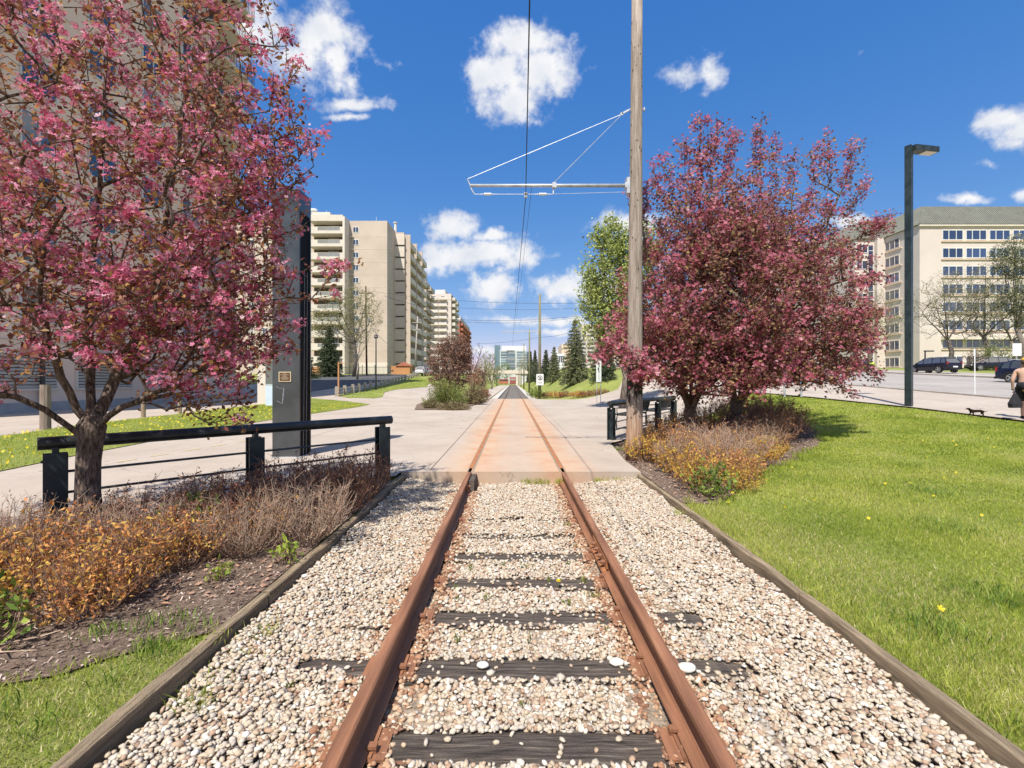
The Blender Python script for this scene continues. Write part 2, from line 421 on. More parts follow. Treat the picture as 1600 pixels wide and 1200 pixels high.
def crossing_mat():
    """pale concrete with rust washed off the two rails"""
    m = bpy.data.materials.new('crossing_concrete')
    m.use_nodes = True
    t = NT(m.node_tree)
    tc = t.n('ShaderNodeTexCoord')
    o = tc.outputs['Object']
    a = t.noise(o, 0.45, 9, 0.65)
    fine = t.noise(o, 16, 8, 0.7)
    base = t.ramp(a, [(0.3, (0.37, 0.305, 0.245)), (0.5, (0.435, 0.365, 0.30)), (0.7, (0.485, 0.415, 0.345))])
    base = t.mix(t.math('MULTIPLY', t.smooth(fine, 0.45, 0.75), 0.28), base, (0.32, 0.26, 0.20))
    blot = t.noise(t.vmath('MULTIPLY', o, (1.0, 0.5, 1)), 1.5, 8, 0.7)
    base = t.mix(t.math('MULTIPLY', t.smooth(blot, 0.52, 0.66), 0.30), base, (0.30, 0.255, 0.21))
    spots = t.noise(o, 5.5, 3, 0.5)
    base = t.mix(t.math('MULTIPLY', t.smooth(spots, 0.69, 0.73), 0.5), base, (0.20, 0.17, 0.15))
    vo = t.n('ShaderNodeTexVoronoi', Scale=0.22, Vector=t.vmath('ADD', o, t.vmath('MULTIPLY', t.n('ShaderNodeTexNoise', Scale=1.4, Detail=6.0, Vector=o).outputs['Color'], (0.9, 0.9, 0))), _feature='DISTANCE_TO_EDGE')
    crack = t.math('SUBTRACT', 1.0, t.smooth(vo.outputs['Distance'], 0.0007, 0.0022))
    base = t.mix(t.math('MULTIPLY', crack, 0.6), base, (0.16, 0.13, 0.10))
    sep = t.n('ShaderNodeSeparateXYZ', Vector=o)
    dx = t.math('ABSOLUTE', t.math('SUBTRACT', sep.outputs[0], TRACK_X))
    stn = t.n('ShaderNodeTexNoise', Scale=0.55, Detail=6.0, Roughness=0.65, Vector=t.vmath('MULTIPLY', o, (2.4, 0.6, 1)))
    wob = t.math('MULTIPLY_ADD', stn.outputs[0], 1.9, -0.95)
    d2 = t.math('ADD', dx, wob)
    wide = t.math('SUBTRACT', 1.0, t.smooth(d2, 0.7, 2.0))
    near = t.math('ABSOLUTE', t.math('SUBTRACT', dx, GAUGE))
    nearm = t.math('SUBTRACT', 1.0, t.smooth(t.math('ADD', near, t.math('MULTIPLY', wob, 0.35)), 0.0, 0.75))
    k = t.math('ADD', t.math('MULTIPLY', wide, 0.36), t.math('MULTIPLY', nearm, 0.66), clamp=True)
    rust = t.ramp(t.noise(o, 1.3, 7, 0.65), [(0.3, (0.48, 0.215, 0.11)), (0.5, (0.53, 0.33, 0.20)), (0.7, (0.50, 0.37, 0.25))])
    cc = t.mix(t.math('MULTIPLY', k, 0.80), base, rust)
    b = t.n('ShaderNodeBsdfPrincipled', Base__Color=cc, Roughness=0.9)
    b.inputs['Specular IOR Level'].default_value = 0.2
    bn = t.n('ShaderNodeBump', Strength=0.35, Distance=0.01, Height=t.noise(o, 60, 6, 0.7))
    t.link(bn.outputs[0], b.inputs['Normal'])
    out = t.n('ShaderNodeOutputMaterial')
    t.link(b.outputs[0], out.inputs[0])
    return m


M_LAWN = lawn_ground_mat()
M_CROSS = crossing_mat()

# ---------------------------------------------------------------- object helpers
WL = {}


def tagobj(o, label=None, cat=None, group=None, kind=None):
    if label: o['label'] = label
    if cat: o['category'] = cat
    if group: o['group'] = group
    if kind: o['kind'] = kind
    return o


def root(name, label, cat, loc=(0, 0, 0), rz=0.0, group=None):
    o = bpy.data.objects.new(name, None)
    o.empty_display_size = 0.2
    col.objects.link(o)
    o.location = loc
    o.rotation_euler = (0, 0, rz)
    WL[o.name] = Vector(loc)
    return tagobj(o, label, cat, group)


def arr_mesh(name, V, F, m, smooth=False):
    """V (n,3), F (k, corners) equal corner count -> mesh datablock"""
    me = bpy.data.meshes.new(name)
    V = np.ascontiguousarray(V, dtype=np.float32)
    F = np.ascontiguousarray(F, dtype=np.int32)
    k, c = F.shape
    me.vertices.add(len(V))
    me.vertices.foreach_set('co', V.ravel())
    me.loops.add(k * c)
    me.loops.foreach_set('vertex_index', F.ravel())
    me.polygons.add(k)
    me.polygons.foreach_set('loop_start', np.arange(0, k * c, c, dtype=np.int32))
    if smooth:
        me.polygons.foreach_set('use_smooth', np.ones(k, dtype=bool))
    me.materials.append(m)
    me.update(calc_edges=True)
    return me


def link(name, me, parent=None, loc=(0, 0, 0), rz=0.0, **kw):
    o = bpy.data.objects.new(name, me)
    col.objects.link(o)
    o.location = loc
    if rz: o.rotation_euler = (0, 0, rz)
    if parent is not None:
        o.parent = parent
        WL[o.name] = WL.get(parent.name, Vector((0, 0, 0))) + Vector(loc)
    else:
        WL[o.name] = Vector(loc)
    return tagobj(o, **kw)


class MB:
    """collects faces; build() links them as one mesh object"""
    def __init__(s):
        s.v, s.f = [], []

    def add(s, vs, fs):
        b = len(s.v)
        s.v += [tuple(p) for p in vs]
        s.f += [tuple(i + b for i in f) for f in fs]
        return s

    def box(s, c, sz, rz=0.0, taper=1.0, ry=0.0, rx=0.0):
        hx, hy, hz = sz[0] / 2, sz[1] / 2, sz[2] / 2
        M = Matrix.Rotation(rz, 3, 'Z') @ Matrix.Rotation(ry, 3, 'Y') @ Matrix.Rotation(rx, 3, 'X')
        vs = []
        for k in (-1, 1):
            tt = taper if k == 1 else 1.0
            for (i, j) in ((-1, -1), (1, -1), (1, 1), (-1, 1)):
                vs.append(Vector(c) + M @ Vector((i * hx * tt, j * hy * tt, k * hz)))
        return s.add(vs, [(3, 2, 1, 0), (4, 5, 6, 7), (0, 1, 5, 4), (1, 2, 6, 5), (2, 3, 7, 6), (3, 0, 4, 7)])

    def bx(s, x0, x1, y0, y1, z0, z1):
        return s.box(((x0 + x1) / 2, (y0 + y1) / 2, (z0 + z1) / 2), (x1 - x0, y1 - y0, z1 - z0))

    def tube(s, pts, rs, n=8, cap=True, jit=0.0):
        pts = [Vector(p) for p in pts]
        if not isinstance(rs, (list, tuple)): rs = [rs] * len(pts)
        rings = []
        a = None
        for i, p in enumerate(pts):
            if i == 0: d = pts[1] - p
            elif i == len(pts) - 1: d = p - pts[i - 1]
            else: d = pts[i + 1] - pts[i - 1]
            d = d.normalized() if d.length > 1e-9 else Vector((0, 0, 1))
            if a is None:
                a = d.orthogonal().normalized()
            else:
                a = (a - d * a.dot(d))
                a = a.normalized() if a.length > 1e-6 else d.orthogonal().normalized()
            b = d.cross(a)
            ring = []
            for k in range(n):
                t = 2 * math.pi * k / n
                rr = rs[i] * (1 + (rnd.uniform(-jit, jit) if jit else 0))
                ring.append(p + (a * math.cos(t) + b * math.sin(t)) * rr)
            rings.append(ring)
        vs = [q for r_ in rings for q in r_]
        fs = []
        for i in range(len(rings) - 1):
            for k in range(n):
                k2 = (k + 1) % n
                fs.append((i * n + k, i * n + k2, (i + 1) * n + k2, (i + 1) * n + k))
        if cap:
            fs.append(tuple(range(n - 1, -1, -1)))
            fs.append(tuple((len(rings) - 1) * n + k for k in range(n)))
        return s.add(vs, fs)

    def cyl(s, p0, p1, r0, r1=None, n=10):
        return s.tube([p0, p1], [r0, r0 if r1 is None else r1], n)

    def prism(s, poly, z0, z1):
        n = len(poly)
        vs = [(x, y, z0) for x, y in poly] + [(x, y, z1) for x, y in poly]
        fs = [tuple(range(n - 1, -1, -1)), tuple(range(n, 2 * n))]
        fs += [(i, (i + 1) % n, n + (i + 1) % n, n + i) for i in range(n)]
        return s.add(vs, fs)

    def ext(s, prof, y0, y1, x=0.0, z=0.0):
        """profile in x-z extruded along y"""
        n = len(prof)
        vs = [(x + a, y0, z + b) for a, b in prof] + [(x + a, y1, z + b) for a, b in prof]
        fs = [tuple(range(n)), tuple(range(2 * n - 1, n - 1, -1))]
        fs += [(i, n + i, n + (i + 1) % n, (i + 1) % n) for i in range(n)]
        return s.add(vs, fs)

    def sphere(s, c, r, n=10, m=6, sc=(1, 1, 1)):
        vs = [(c[0], c[1], c[2] - r * sc[2])]
        for j in range(1, m):
            ph = math.pi * j / m
            for i in range(n):
                th = 2 * math.pi * i / n
                vs.append((c[0] + r * sc[0] * math.sin(ph) * math.cos(th), c[1] + r * sc[1] * math.sin(ph) * math.sin(th), c[2] - r * sc[2] * math.cos(ph)))
        vs.append((c[0], c[1], c[2] + r * sc[2]))
        fs = [(0, 1 + (i + 1) % n, 1 + i) for i in range(n)]
        for j in range(m - 2):
            for i in range(n):
                a, b = 1 + j * n + i, 1 + j * n + (i + 1) % n
                fs.append((a, b, b + n, a + n))
        L = len(vs) - 1
        fs += [(L, 1 + (m - 2) * n + i, 1 + (m - 2) * n + (i + 1) % n) for i in range(n)]
        return s.add(vs, fs)

    def mesh(s, name, m, smooth=False, bevel=0.0):
        me = bpy.data.meshes.new(name)
        me.from_pydata(s.v, [], s.f)
        if bevel:
            bm = bmesh.new()
            bm.from_mesh(me)
            bmesh.ops.remove_doubles(bm, verts=bm.verts, dist=1e-5)
            es = [e for e in bm.edges if len(e.link_faces) == 2 and e.calc_face_angle(0) > 0.7]
            bmesh.ops.bevel(bm, geom=es, offset=bevel, segments=2, profile=0.6, affect='EDGES')
            bm.to_mesh(me)
            bm.free()
        if smooth:
            me.polygons.foreach_set('use_smooth', np.ones(len(me.polygons), dtype=bool))
        me.materials.append(m)
        me.update()
        return me

    def build(s, name, m, parent=None, world=False, smooth=False, bevel=0.0, loc=(0, 0, 0), rz=0.0, **kw):
        if world and parent is not None:
            w = WL[parent.name]
            s.v = [(p[0] - w.x, p[1] - w.y, p[2] - w.z) for p in s.v]
        return link(name, s.mesh(name, m, smooth, bevel), parent, loc, rz, **kw)


def copy_tree(o, loc=None, rz=None, scale=None, parent=None, label=None):
    c = o.copy()
    col.objects.link(c)
    if parent is not None: c.parent = parent
    if loc is not None: c.location = loc
    if rz is not None: c.rotation_euler = (0, 0, rz)
    if scale is not None: c.scale = scale if hasattr(scale, '__len__') else (scale,) * 3
    if label: c['label'] = label
    for ch in o.children:
        copy_tree(ch, parent=c)
    return c


# ---------------------------------------------------------------- terrain
def sst(t):
    t = np.clip(t, 0, 1)
    return t * t * (3 - 2 * t)


def H(x, y):
    """ground height: flat along the track, rising away on both sides"""
    x = np.asarray(x, float); y = np.asarray(y, float)
    far = sst((y - 36) / 6)
    sr = sst((x - (5.0 - 2.2 * far)) / (7.0 - 1.0 * far))
    zr = 0.055 * np.clip(y - 7, 0, 68)
    sl = sst((-x - (8.0 - 3.0 * far)) / 7.0)
    zl = 0.045 * np.clip(y - 28, 0, 72)
    return sr * zr + sl * zl


def Hs(x, y):
    return float(H(x, y))


def gp(px, py, dz=0.0):
    """the place on the ground seen at a position of the 1600 x 1200 photograph"""
    u, v = (px - X0) / F_PX, (Y0 - py) / F_PX
    lo = 1.0
    for i in range(1, 4000):
        D = 1.0 + i * 0.1
        if CAM_H + v * D < Hs(u * D, D) + dz:
            a, b = D - 0.1, D
            for _ in range(20):
                c = (a + b) / 2
                if CAM_H + v * c < Hs(u * c, c) + dz: b = c
                else: a = c
            return Vector((u * b, b, Hs(u * b, b) + dz))
    D = 400
    return Vector((u * D, D, Hs(u * D, D)))


def WX(px, D): return (px - X0) / F_PX * D
def WZ(py, D): return CAM_H + (Y0 - py) / F_PX * D


def sheet(name, poly, dz, m, step=1.0, hole=None, **kw):
    """polygon draped on the terrain"""
    bm = bmesh.new()
    vs = [bm.verts.new((p[0], p[1], 0)) for p in poly]
    bm.faces.new(vs)
    xs = [p[0] for p in poly]; ys = [p[1] for p in poly]

    def cuts(lo, hi, extra=()):
        out = set(extra)
        k = math.ceil(lo / step)
        while k * step < hi:
            out.add(k * step)
            k += 1
        return [c for c in sorted(out) if lo < c < hi]
    ex = (hole[0], hole[1]) if hole else ()
    ey = (hole[2], hole[3]) if hole else ()
    for c in cuts(min(xs), max(xs), ex):
        bmesh.ops.bisect_plane(bm, geom=bm.verts[:] + bm.edges[:] + bm.faces[:], plane_co=(c, 0, 0), plane_no=(1, 0, 0), dist=1e-5)
    for c in cuts(min(ys), max(ys), ey):
        bmesh.ops.bisect_plane(bm, geom=bm.verts[:] + bm.edges[:] + bm.faces[:], plane_co=(0, c, 0), plane_no=(0, 1, 0), dist=1e-5)
    if hole:
        dead = []
        for f in bm.faces:
            c = f.calc_center_median()
            if hole[0] < c.x < hole[1] and hole[2] < c.y < hole[3]: dead.append(f)
        bmesh.ops.delete(bm, geom=dead, context='FACES')
    for v in bm.verts:
        v.co.z = Hs(v.co.x, v.co.y) + dz
    bmesh.ops.recalc_face_normals(bm, faces=bm.faces)
    for f in bm.faces:
        if f.normal.z < 0: f.normal_flip()
    me = bpy.data.meshes.new(name)
    bm.to_mesh(me)
    bm.free()
    me.materials.append(m)
    return link(name, me, **kw)

# ================================================================ GROUND
def build_ground():
    xs = np.unique(np.round(np.concatenate([[-1500, -900, -500, -300, -200, -150, -120, -100, -80, -60, -50, -40, -35], np.arange(-30, 51, 1.0),
                                            [55, 60, 70, 80, 100, 120, 150, 200, 300, 500, 900, 1500], [-1.75, 2.05, -1.65, 1.75]]), 3))
    ys = np.unique(np.round(np.concatenate([[-400, -200, -100, -60, -40, -30, -25, -20, -15, -10, -5], np.arange(0, 131, 1.0),
                                            [140, 150, 170, 180, 200, 240, 300, 400, 600, 1000, 1800], [7.3, 38.0]]), 3))
    X, Y = np.meshgrid(xs, ys)
    Z = H(X, Y) - 0.06
    V = np.stack([X, Y, Z], -1).reshape(-1, 3)
    nx, ny = len(xs), len(ys)
    i, j = np.meshgrid(np.arange(nx - 1), np.arange(ny - 1))
    a = (j * nx + i).ravel()
    F = np.stack([a, a + 1, a + nx + 1, a + nx], 1)
    cx = (X[:-1, :-1] + X[1:, 1:]).ravel() / 2
    cy = (Y[:-1, :-1] + Y[1:, 1:]).ravel() / 2
    dead = ((cx > -1.75) & (cx < 2.05) & (cy > -25) & (cy < 7.3)) | ((cx > -1.65) & (cx < 1.75) & (cy > 38) & (cy < 180))
    link('lawn_ground', arr_mesh('lawn_ground', V, F[~dead], M_LAWN, True), kind='structure')


build_ground()

# concrete plaza that the track crosses
PLAZA = [(-1.79, 7.3), (2.06, 7.3), (2.06, 8.3), (2.3, 10.7), (3.6, 12.4), (6.2, 15.4), (8.6, 19), (12.4, 23.6), (13.6, 20.5), (14.5, 16.5), (14.7, 12), (15.0, 4), (15.0, -20),
         (21.3, -20), (21.3, 60), (14.5, 60), (11.5, 44), (8.5, 36.6), (2.6, 36.6), (1.9, 38), (-1.9, 38), (-5.2, 38), (-8.2, 56), (-14, 58), (-30, 58), (-30, 0),
         (-12, 1.5), (-7, 3.0), (-4.75, 4.2), (-2.35, 6.7), (-1.8, 7.0)]
sheet('plaza_concrete', PLAZA, 0.0, M_CROSS, 1.0, kind='structure')
MB().bx(-1.79, 2.06, 7.297, 7.6, -0.3, -0.003).build('plaza_edge', M_CROSS, kind='structure')

# expansion joints in the plaza, thin recessed-looking dark seams
j = MB()
for (a, b) in [((-1.35, 7.4), (-1.5, 36)), ((0.85, 11.6), (2.3, 11.5)), ((-1.7, 15), (2.6, 15)), ((-9.0, 15.2), (-1.7, 15)), ((-8.6, 24), (4.5, 24)),
               ((2.6, 15), (5.4, 15)), ((-5.2, 9), (-5.6, 22))]:
    v = Vector((b[0] - a[0], b[1] - a[1], 0)); L = v.length; n = Vector((-v.y, v.x, 0)).normalized() * 0.006
    p, q = Vector((a[0], a[1], 0.004)), Vector((b[0], b[1], 0.004))
    j.add([p - n, q - n, q + n, p + n], [(0, 1, 2, 3)])
j.build('joint_seams', M_TRIM, kind='structure')

# lawn island on the far side of the path (left) and the verge by the low post fence
ISL = [gp(*p) for p in [(-60, 752), (0, 737), (110, 714), (200, 697), (320, 674), (430, 655), (520, 642), (560, 636), (578, 632), (545, 627.5), (485, 622.5), (430, 629), (400, 633), (300, 645), (200, 656), (100, 668), (0, 683), (-60, 692)]]
sheet('grass_island', [(p.x, p.y) for p in ISL], 0.015, M_LAWN, 1.0, kind='structure')
VER = [gp(*p) for p in [(526, 618.5), (545, 622), (585, 622.5), (598, 620), (601, 613), (622, 608.5), (645, 606.5), (668, 604.8), (670, 594), (645, 588), (600, 601), (560, 611)]]
sheet('grass_verge', [(p.x, p.y) for p in VER], 0.02, M_LAWN, 1.0, kind='structure')
ASP = [gp(*p) for p in [(432, 616), (486, 612), (522, 606.5), (565, 601.5), (600, 596.5), (640, 588.5), (650, 586), (600, 584.5), (540, 586), (486, 590), (432, 593)]]
sheet('parking_asphalt', [(p.x, p.y) for p in ASP], 0.03, M_ASPH, 2.0, kind='structure')
sheet('planter_mulch', [(-5.0, 23.2), (-3.3, 23.2), (-2.5, 25.5), (-2.0, 31), (-1.95, 38), (-5.2, 38), (-6.5, 36), (-5.9, 28)], 0.03, M_MULCH, 1.0, kind='structure')

# worn yellow dashes on the path
d = MB()
for px0, py0, px1, py1 in [(184, 721.5, 212, 717), (236, 713, 265, 708.5), (288, 704.5, 312, 700.5), (330, 697.5, 352, 693.8), (372, 690.5, 390, 687.5), (404, 685.5, 418, 683.3)]:
    p, q = gp(px0, py0, 0.006), gp(px1, py1, 0.006)
    n = Vector((-(q - p).y, (q - p).x, 0)).normalized() * 0.035
    d.add([p - n, q - n, q + n, p + n], [(0, 1, 2, 3)])
d.build('path_markings', M_PAINTY, kind='structure')

# shrub beds
LBED = [(-1.79, -3), (-1.79, 6.85), (-2.35, 6.62), (-4.72, 4.12), (-6.9, 2.9), (-9, 2.4), (-9, -0.6), (-4.0, 1.35), (-2.9, 2.15), (-2.2, 2.62), (-1.79, 2.85)]
LBED = [(-1.79, 2.72), (-1.79, 6.85), (-2.35, 6.62), (-4.72, 4.12), (-6.9, 2.9), (-9, 2.4), (-9, -0.9), (-4.0, 1.2), (-2.9, 1.92), (-2.2, 2.45)]
def wobble(poly, amp=0.05, step=0.22):
    out = []
    r_ = random.Random(len(poly))
    for i in range(len(poly)):
        p, q = poly[i], poly[(i + 1) % len(poly)]
        L = math.hypot(q[0] - p[0], q[1] - p[1])
        straight = abs(p[0] - q[0]) < 0.01
        n = 1 if straight else max(1, int(L / step))
        for k in range(n):
            t = k / n
            j_ = 0 if k == 0 else amp
            out.append((p[0] + (q[0] - p[0]) * t + r_.uniform(-j_, j_), p[1] + (q[1] - p[1]) * t + r_.uniform(-j_, j_)))
    return out


LBED = wobble(LBED, 0.035, 0.15)
sheet('mulch_bed', LBED, -0.045, M_MULCH, 1.0, kind='structure')
RBED = [(2.09, 5.6), (2.09, 8.35), (2.35, 10.7), (3.65, 12.35), (6.3, 15.4), (8.2, 17.3), (9.3, 16.4), (9.2, 14.3), (8.3, 12.2), (7.0, 10.4), (5.2, 8.5), (3.9, 7.2), (3.0, 6.1), (2.5, 5.55)]
RBED = wobble(RBED, 0.06, 0.25)
sheet('mulch_bed', RBED, -0.045, M_MULCH, 1.0, kind='structure')

# ballast
link('ballast_bed', MB().bx(-1.79, 2.09, -20, 7.33, -0.4, -0.215).mesh('ballast_bed', M_BALLBED), kind='structure')

# far track bed: dark ballast between concrete strips
MB().bx(-1.65, 1.75, 38.0, 180, -0.35, -0.13).build('ballast_bed', M_DARKBALL, kind='structure')
MB().bx(-1.78, -1.25, 38.02, 180, -0.3, 0.02).bx(1.35, 1.92, 38.02, 180, -0.3, 0.02).build('track_edge_strips', M_STRIP, kind='structure')
sheet('trackside_path', [(-5.2, 38), (-1.95, 38), (-1.95, 175), (-4.4, 175), (-4.6, 70)], 0.0, M_SIDE, 2.0, kind='structure')

# road on the right with its kerbs and lane lines
sheet('road', [(21.5, -20), (41, -20), (41, 130), (21.5, 130)], -0.02, M_ROAD, 2.0, kind='structure')
sheet('far_pavement', [(41.2, -20), (44.2, -20), (44.2, 130), (41.2, 130)], 0.06, M_SIDE, 2.0, kind='structure')
sheet('service_lane', [(44.2, 40), (50.5, 40), (50.5, 120), (44.2, 120)], 0.03, M_ROAD, 2.0, kind='structure')


def strip_along(x0, x1, ya, yb, lo, hi, step=2.0, mb=None):
    mb = mb or MB()
    y = ya
    while y < yb - 1e-6:
        y2 = min(y + step, yb)
        za, zb = Hs((x0 + x1) / 2, y), Hs((x0 + x1) / 2, y2)
        mb.add([(x0, y, za + lo), (x1, y, za + lo), (x1, y2, zb + lo), (x0, y2, zb + lo), (x0, y, za + hi), (x1, y, za + hi), (x1, y2, zb + hi), (x0, y2, zb + hi)],
               [(0, 3, 2, 1), (4, 5, 6, 7), (0, 1, 5, 4), (2, 3, 7, 6), (1, 2, 6, 5), (3, 0, 4, 7)])
        y = y2
    return mb


strip_along(21.3, 21.5, -20, 60, -0.1, 0.07).build('kerb', M_CURB, kind='structure')
strip_along(41.0, 41.2, -20, 130, -0.1, 0.12).build('kerb', M_CURB, kind='structure')
ln = MB()
for x in (31.0, 31.35): strip_along(x, x + 0.12, -10, 120, -0.018, -0.014, 2.0, ln)
for x in (26.3, 36.2):
    y = -10
    while y < 120:
        strip_along(x, x + 0.12, y, y + 3, -0.018, -0.014, 1.5, ln)
        y += 9
ln.build('lane_markings', M_PAINTW, kind='structure')

# ================================================================ BUILDINGS
def facade_window(w, h, frame=0.07, depth=0.08, mull=(), glass=M_GLASS, fm=M_WHITE):
    """meshes for one window facing -Y with its lower left corner at the origin: frame and pane"""
    f = MB()
    f.bx(0, w, -depth, 0.02, 0, frame).bx(0, w, -depth, 0.02, h - frame, h)
    f.bx(0, frame, -depth, 0.02, frame, h - frame).bx(w - frame, w, -depth, 0.02, frame, h - frame)
    for q in mull:
        f.bx(w * q - frame / 2, w * q + frame / 2, -depth, 0.02, frame, h - frame)
    p = MB().bx(frame, w - frame, -0.03, 0.01, frame, h - frame)
    return f.mesh('window', fm), p.mesh('pane', glass)


def put_window(ms, b, x, y, z, rz=0.0):
    w = WL[b.name]
    o = link('window', ms[0], b, (x - w.x, y - w.y, z - w.z), rz)
    link('pane', ms[1], o)
    return o


def B2():
    b = root('apartment_building', 'beige concrete apartment block with stacked balconies behind the steel pylon and utility pole', 'apartment building', (-40, 110, 3.1))
    D = 99.0
    z0, zt = 2.6, WZ(345, D)
    xl, x1, x2 = WX(365, D), WX(541, D), WX(605, D)
    MB().bx(xl, x2, D, 130, z0, zt).build('wall', M_BEIGE, b, True)
    zt2 = WZ(336, 96.5)
    # balcony bay
    xa, xb = WX(483, 96.5), WX(536, 96.5)
    MB().bx(xa, xb, 96.3, 99.2, zt2 - 1.3, zt2).build('parapet', M_OFFW, b, True)
    MB().bx(WX(488, 98), WX(517, 98), 97.5, 103, zt2 - 0.01, zt2 + 1.0).build('penthouse', M_OFFW, b, True)
    MB().bx(xb, xb + 0.45, 96.2, 99.0, z0, zt2 - 0.35).build('column', M_OFFW, b, True)
    fl = 2.745
    ztop = WZ(354.5, 96.5)
    slab = MB().bx(0, xb - xa, 0, 2.7, -0.28, 0.0).bx(0, xb - xa, 0, 0.16, 0.0, 0.34).bx(0, 1.9, 0.0, 0.16, 0.34, 1.15).bx(xb - xa - 0.6, xb - xa, 0, 0.16, 0.34, 1.15).bx(1.9, xb - xa - 0.6, 0.02, 0.12, 1.08, 1.15)
    sm = slab.mesh('balcony', M_OFFW)
    ba = MB()
    for i in range(22):
        xx = 2.05 + i * (xb - xa - 2.8) / 21
        ba.bx(xx, xx + 0.08, 0.04, 0.10, 0.34, 1.08)
    bam = ba.mesh('balustrade', M_GREYW)
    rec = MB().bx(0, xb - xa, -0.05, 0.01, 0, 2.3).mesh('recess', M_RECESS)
    door = facade_window(2.2, 2.0, 0.06, 0.1, (0.5,))
    win = facade_window(1.25, 1.25, 0.09, 0.06, (0.5,))
    win2 = facade_window(0.5, 1.3, 0.06, 0.06)
    fin = MB().bx(0, 0.9, -0.35, 0.0, 0, 0.22).mesh('slab_end', M_OFFW)
    for k in range(13):
        z = ztop - 1.15 - k * fl
        if z < z0: break
        s = link('balcony', sm, b, (xa + 40, 96.3 - 110, z - 3.1))
        link('balustrade', bam, s)
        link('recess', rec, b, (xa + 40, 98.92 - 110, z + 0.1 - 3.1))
        put_window(door, b, xa + 3.2, 98.86, z + 0.1)
        put_window(win, b, WX(551.5, D), D, z + 0.75)
        link('slab_end', fin, b, (xb + 0.5 + 40, 99 - 110, z - 0.3 - 3.1))
        # plain windows further left (seen between the crabapple and the pylon)
        for q in (388, 410, 446, 470):
            put_window(win, b, WX(q, D), D, z + 0.75)
    # recessed panel seams on the blank wall
    sm2 = MB()
    for k in range(13):
        z = ztop - 1.3 - k * fl
        if z > z0 + 1: sm2.bx(x1 + 1.0, x2 - 0.03, D - 0.025, D - 0.002, z, z + 0.06)
    sm2.build('wall_seam', M_OFFW, b, True)
    MB().bx(x2 - 9, x2 + 0.06, D - 0.06, D - 0.004, z0, WZ(567, D)).build('base_course', M_OFFW, b, True)
    # the east side: blank strip with small windows, then a projecting stack of balconies
    for k in range(12):
        z = ztop - 0.9 - k * fl
        put_window(win2, b, x2, 101.4, z, R(90))
    xe = -25.2
    MB().bx(x2 - 6, xe, 105.5, 129.6, z0, zt - 0.4).build('side_wing', M_BEIGE, b, True)
    stack_pan = MB().bx(x2 + 0.0, xe + 0.15, 105.3, 105.5, 0, fl - 0.28).mesh('bay_panel', M_BEIGE2)
    led = MB().bx(x2 + 0.3, xe + 0.3, 105.15, 105.5, -0.08, 0.06).mesh('ledge', M_TRIM)
    for k in range(12):
        z = ztop - 1.25 - k * fl
        o = link('bay_panel', stack_pan, b, (40, -110, z - 3.1 + 0.1))
        link('ledge', led, b, (40, -110, z - 3.1))
    bal = MB().bx(0, 1.4, 0, 6.0, -0.2, 0.0).bx(1.3, 1.42, 0, 6.0, 0.0, 1.05).bx(0, 1.3, 0, 0.1, 0, 1.05).mesh('balcony', M_BEIGE2)
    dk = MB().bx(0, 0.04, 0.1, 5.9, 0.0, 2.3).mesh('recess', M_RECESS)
    dv = MB().bx(0, 1.4, -0.28, 0, -0.2, fl - 0.2).mesh('divider', M_BEIGE)
    for k in range(12):
        z = ztop - 1.15 - k * fl
        for q in range(3):
            y = 106.2 + q * 7.0
            link('balcony', bal, b, (xe + 40, y - 110, z - 3.1))
            link('recess', dk, b, (xe + 40, y - 110, z - 3.1))
            link('divider', dv, b, (xe + 40, y - 110, z - 3.1))
    MB().cyl((WX(618, 106), 106, zt - 0.5), (WX(618, 106), 106, zt + 1.9), 0.32).cyl((WX(618, 106), 106, zt + 1.9), (WX(618, 106), 106, zt + 2.1), 0.5).build('chimney', M_GREYW, b, True)
    dsh = MB().tube([(WX(487, 98), 99, zt2), (WX(487, 98), 99, zt2 + 1.4)], 0.08)
    dsh.sphere((WX(487, 98), 98.8, zt2 + 1.8), 0.95, sc=(1, 0.35, 0.55))
    dsh.build('satellite_dish', M_GREYW, b, True)
    aer = MB()
    for px in (510, 588): aer.cyl((WX(px, 100), 100, zt - 0.2), (WX(px, 100), 100, zt + (2.6 if px == 510 else 1.2)), 0.05, n=5)
    aer.build('aerial', M_GREYW, b, True)


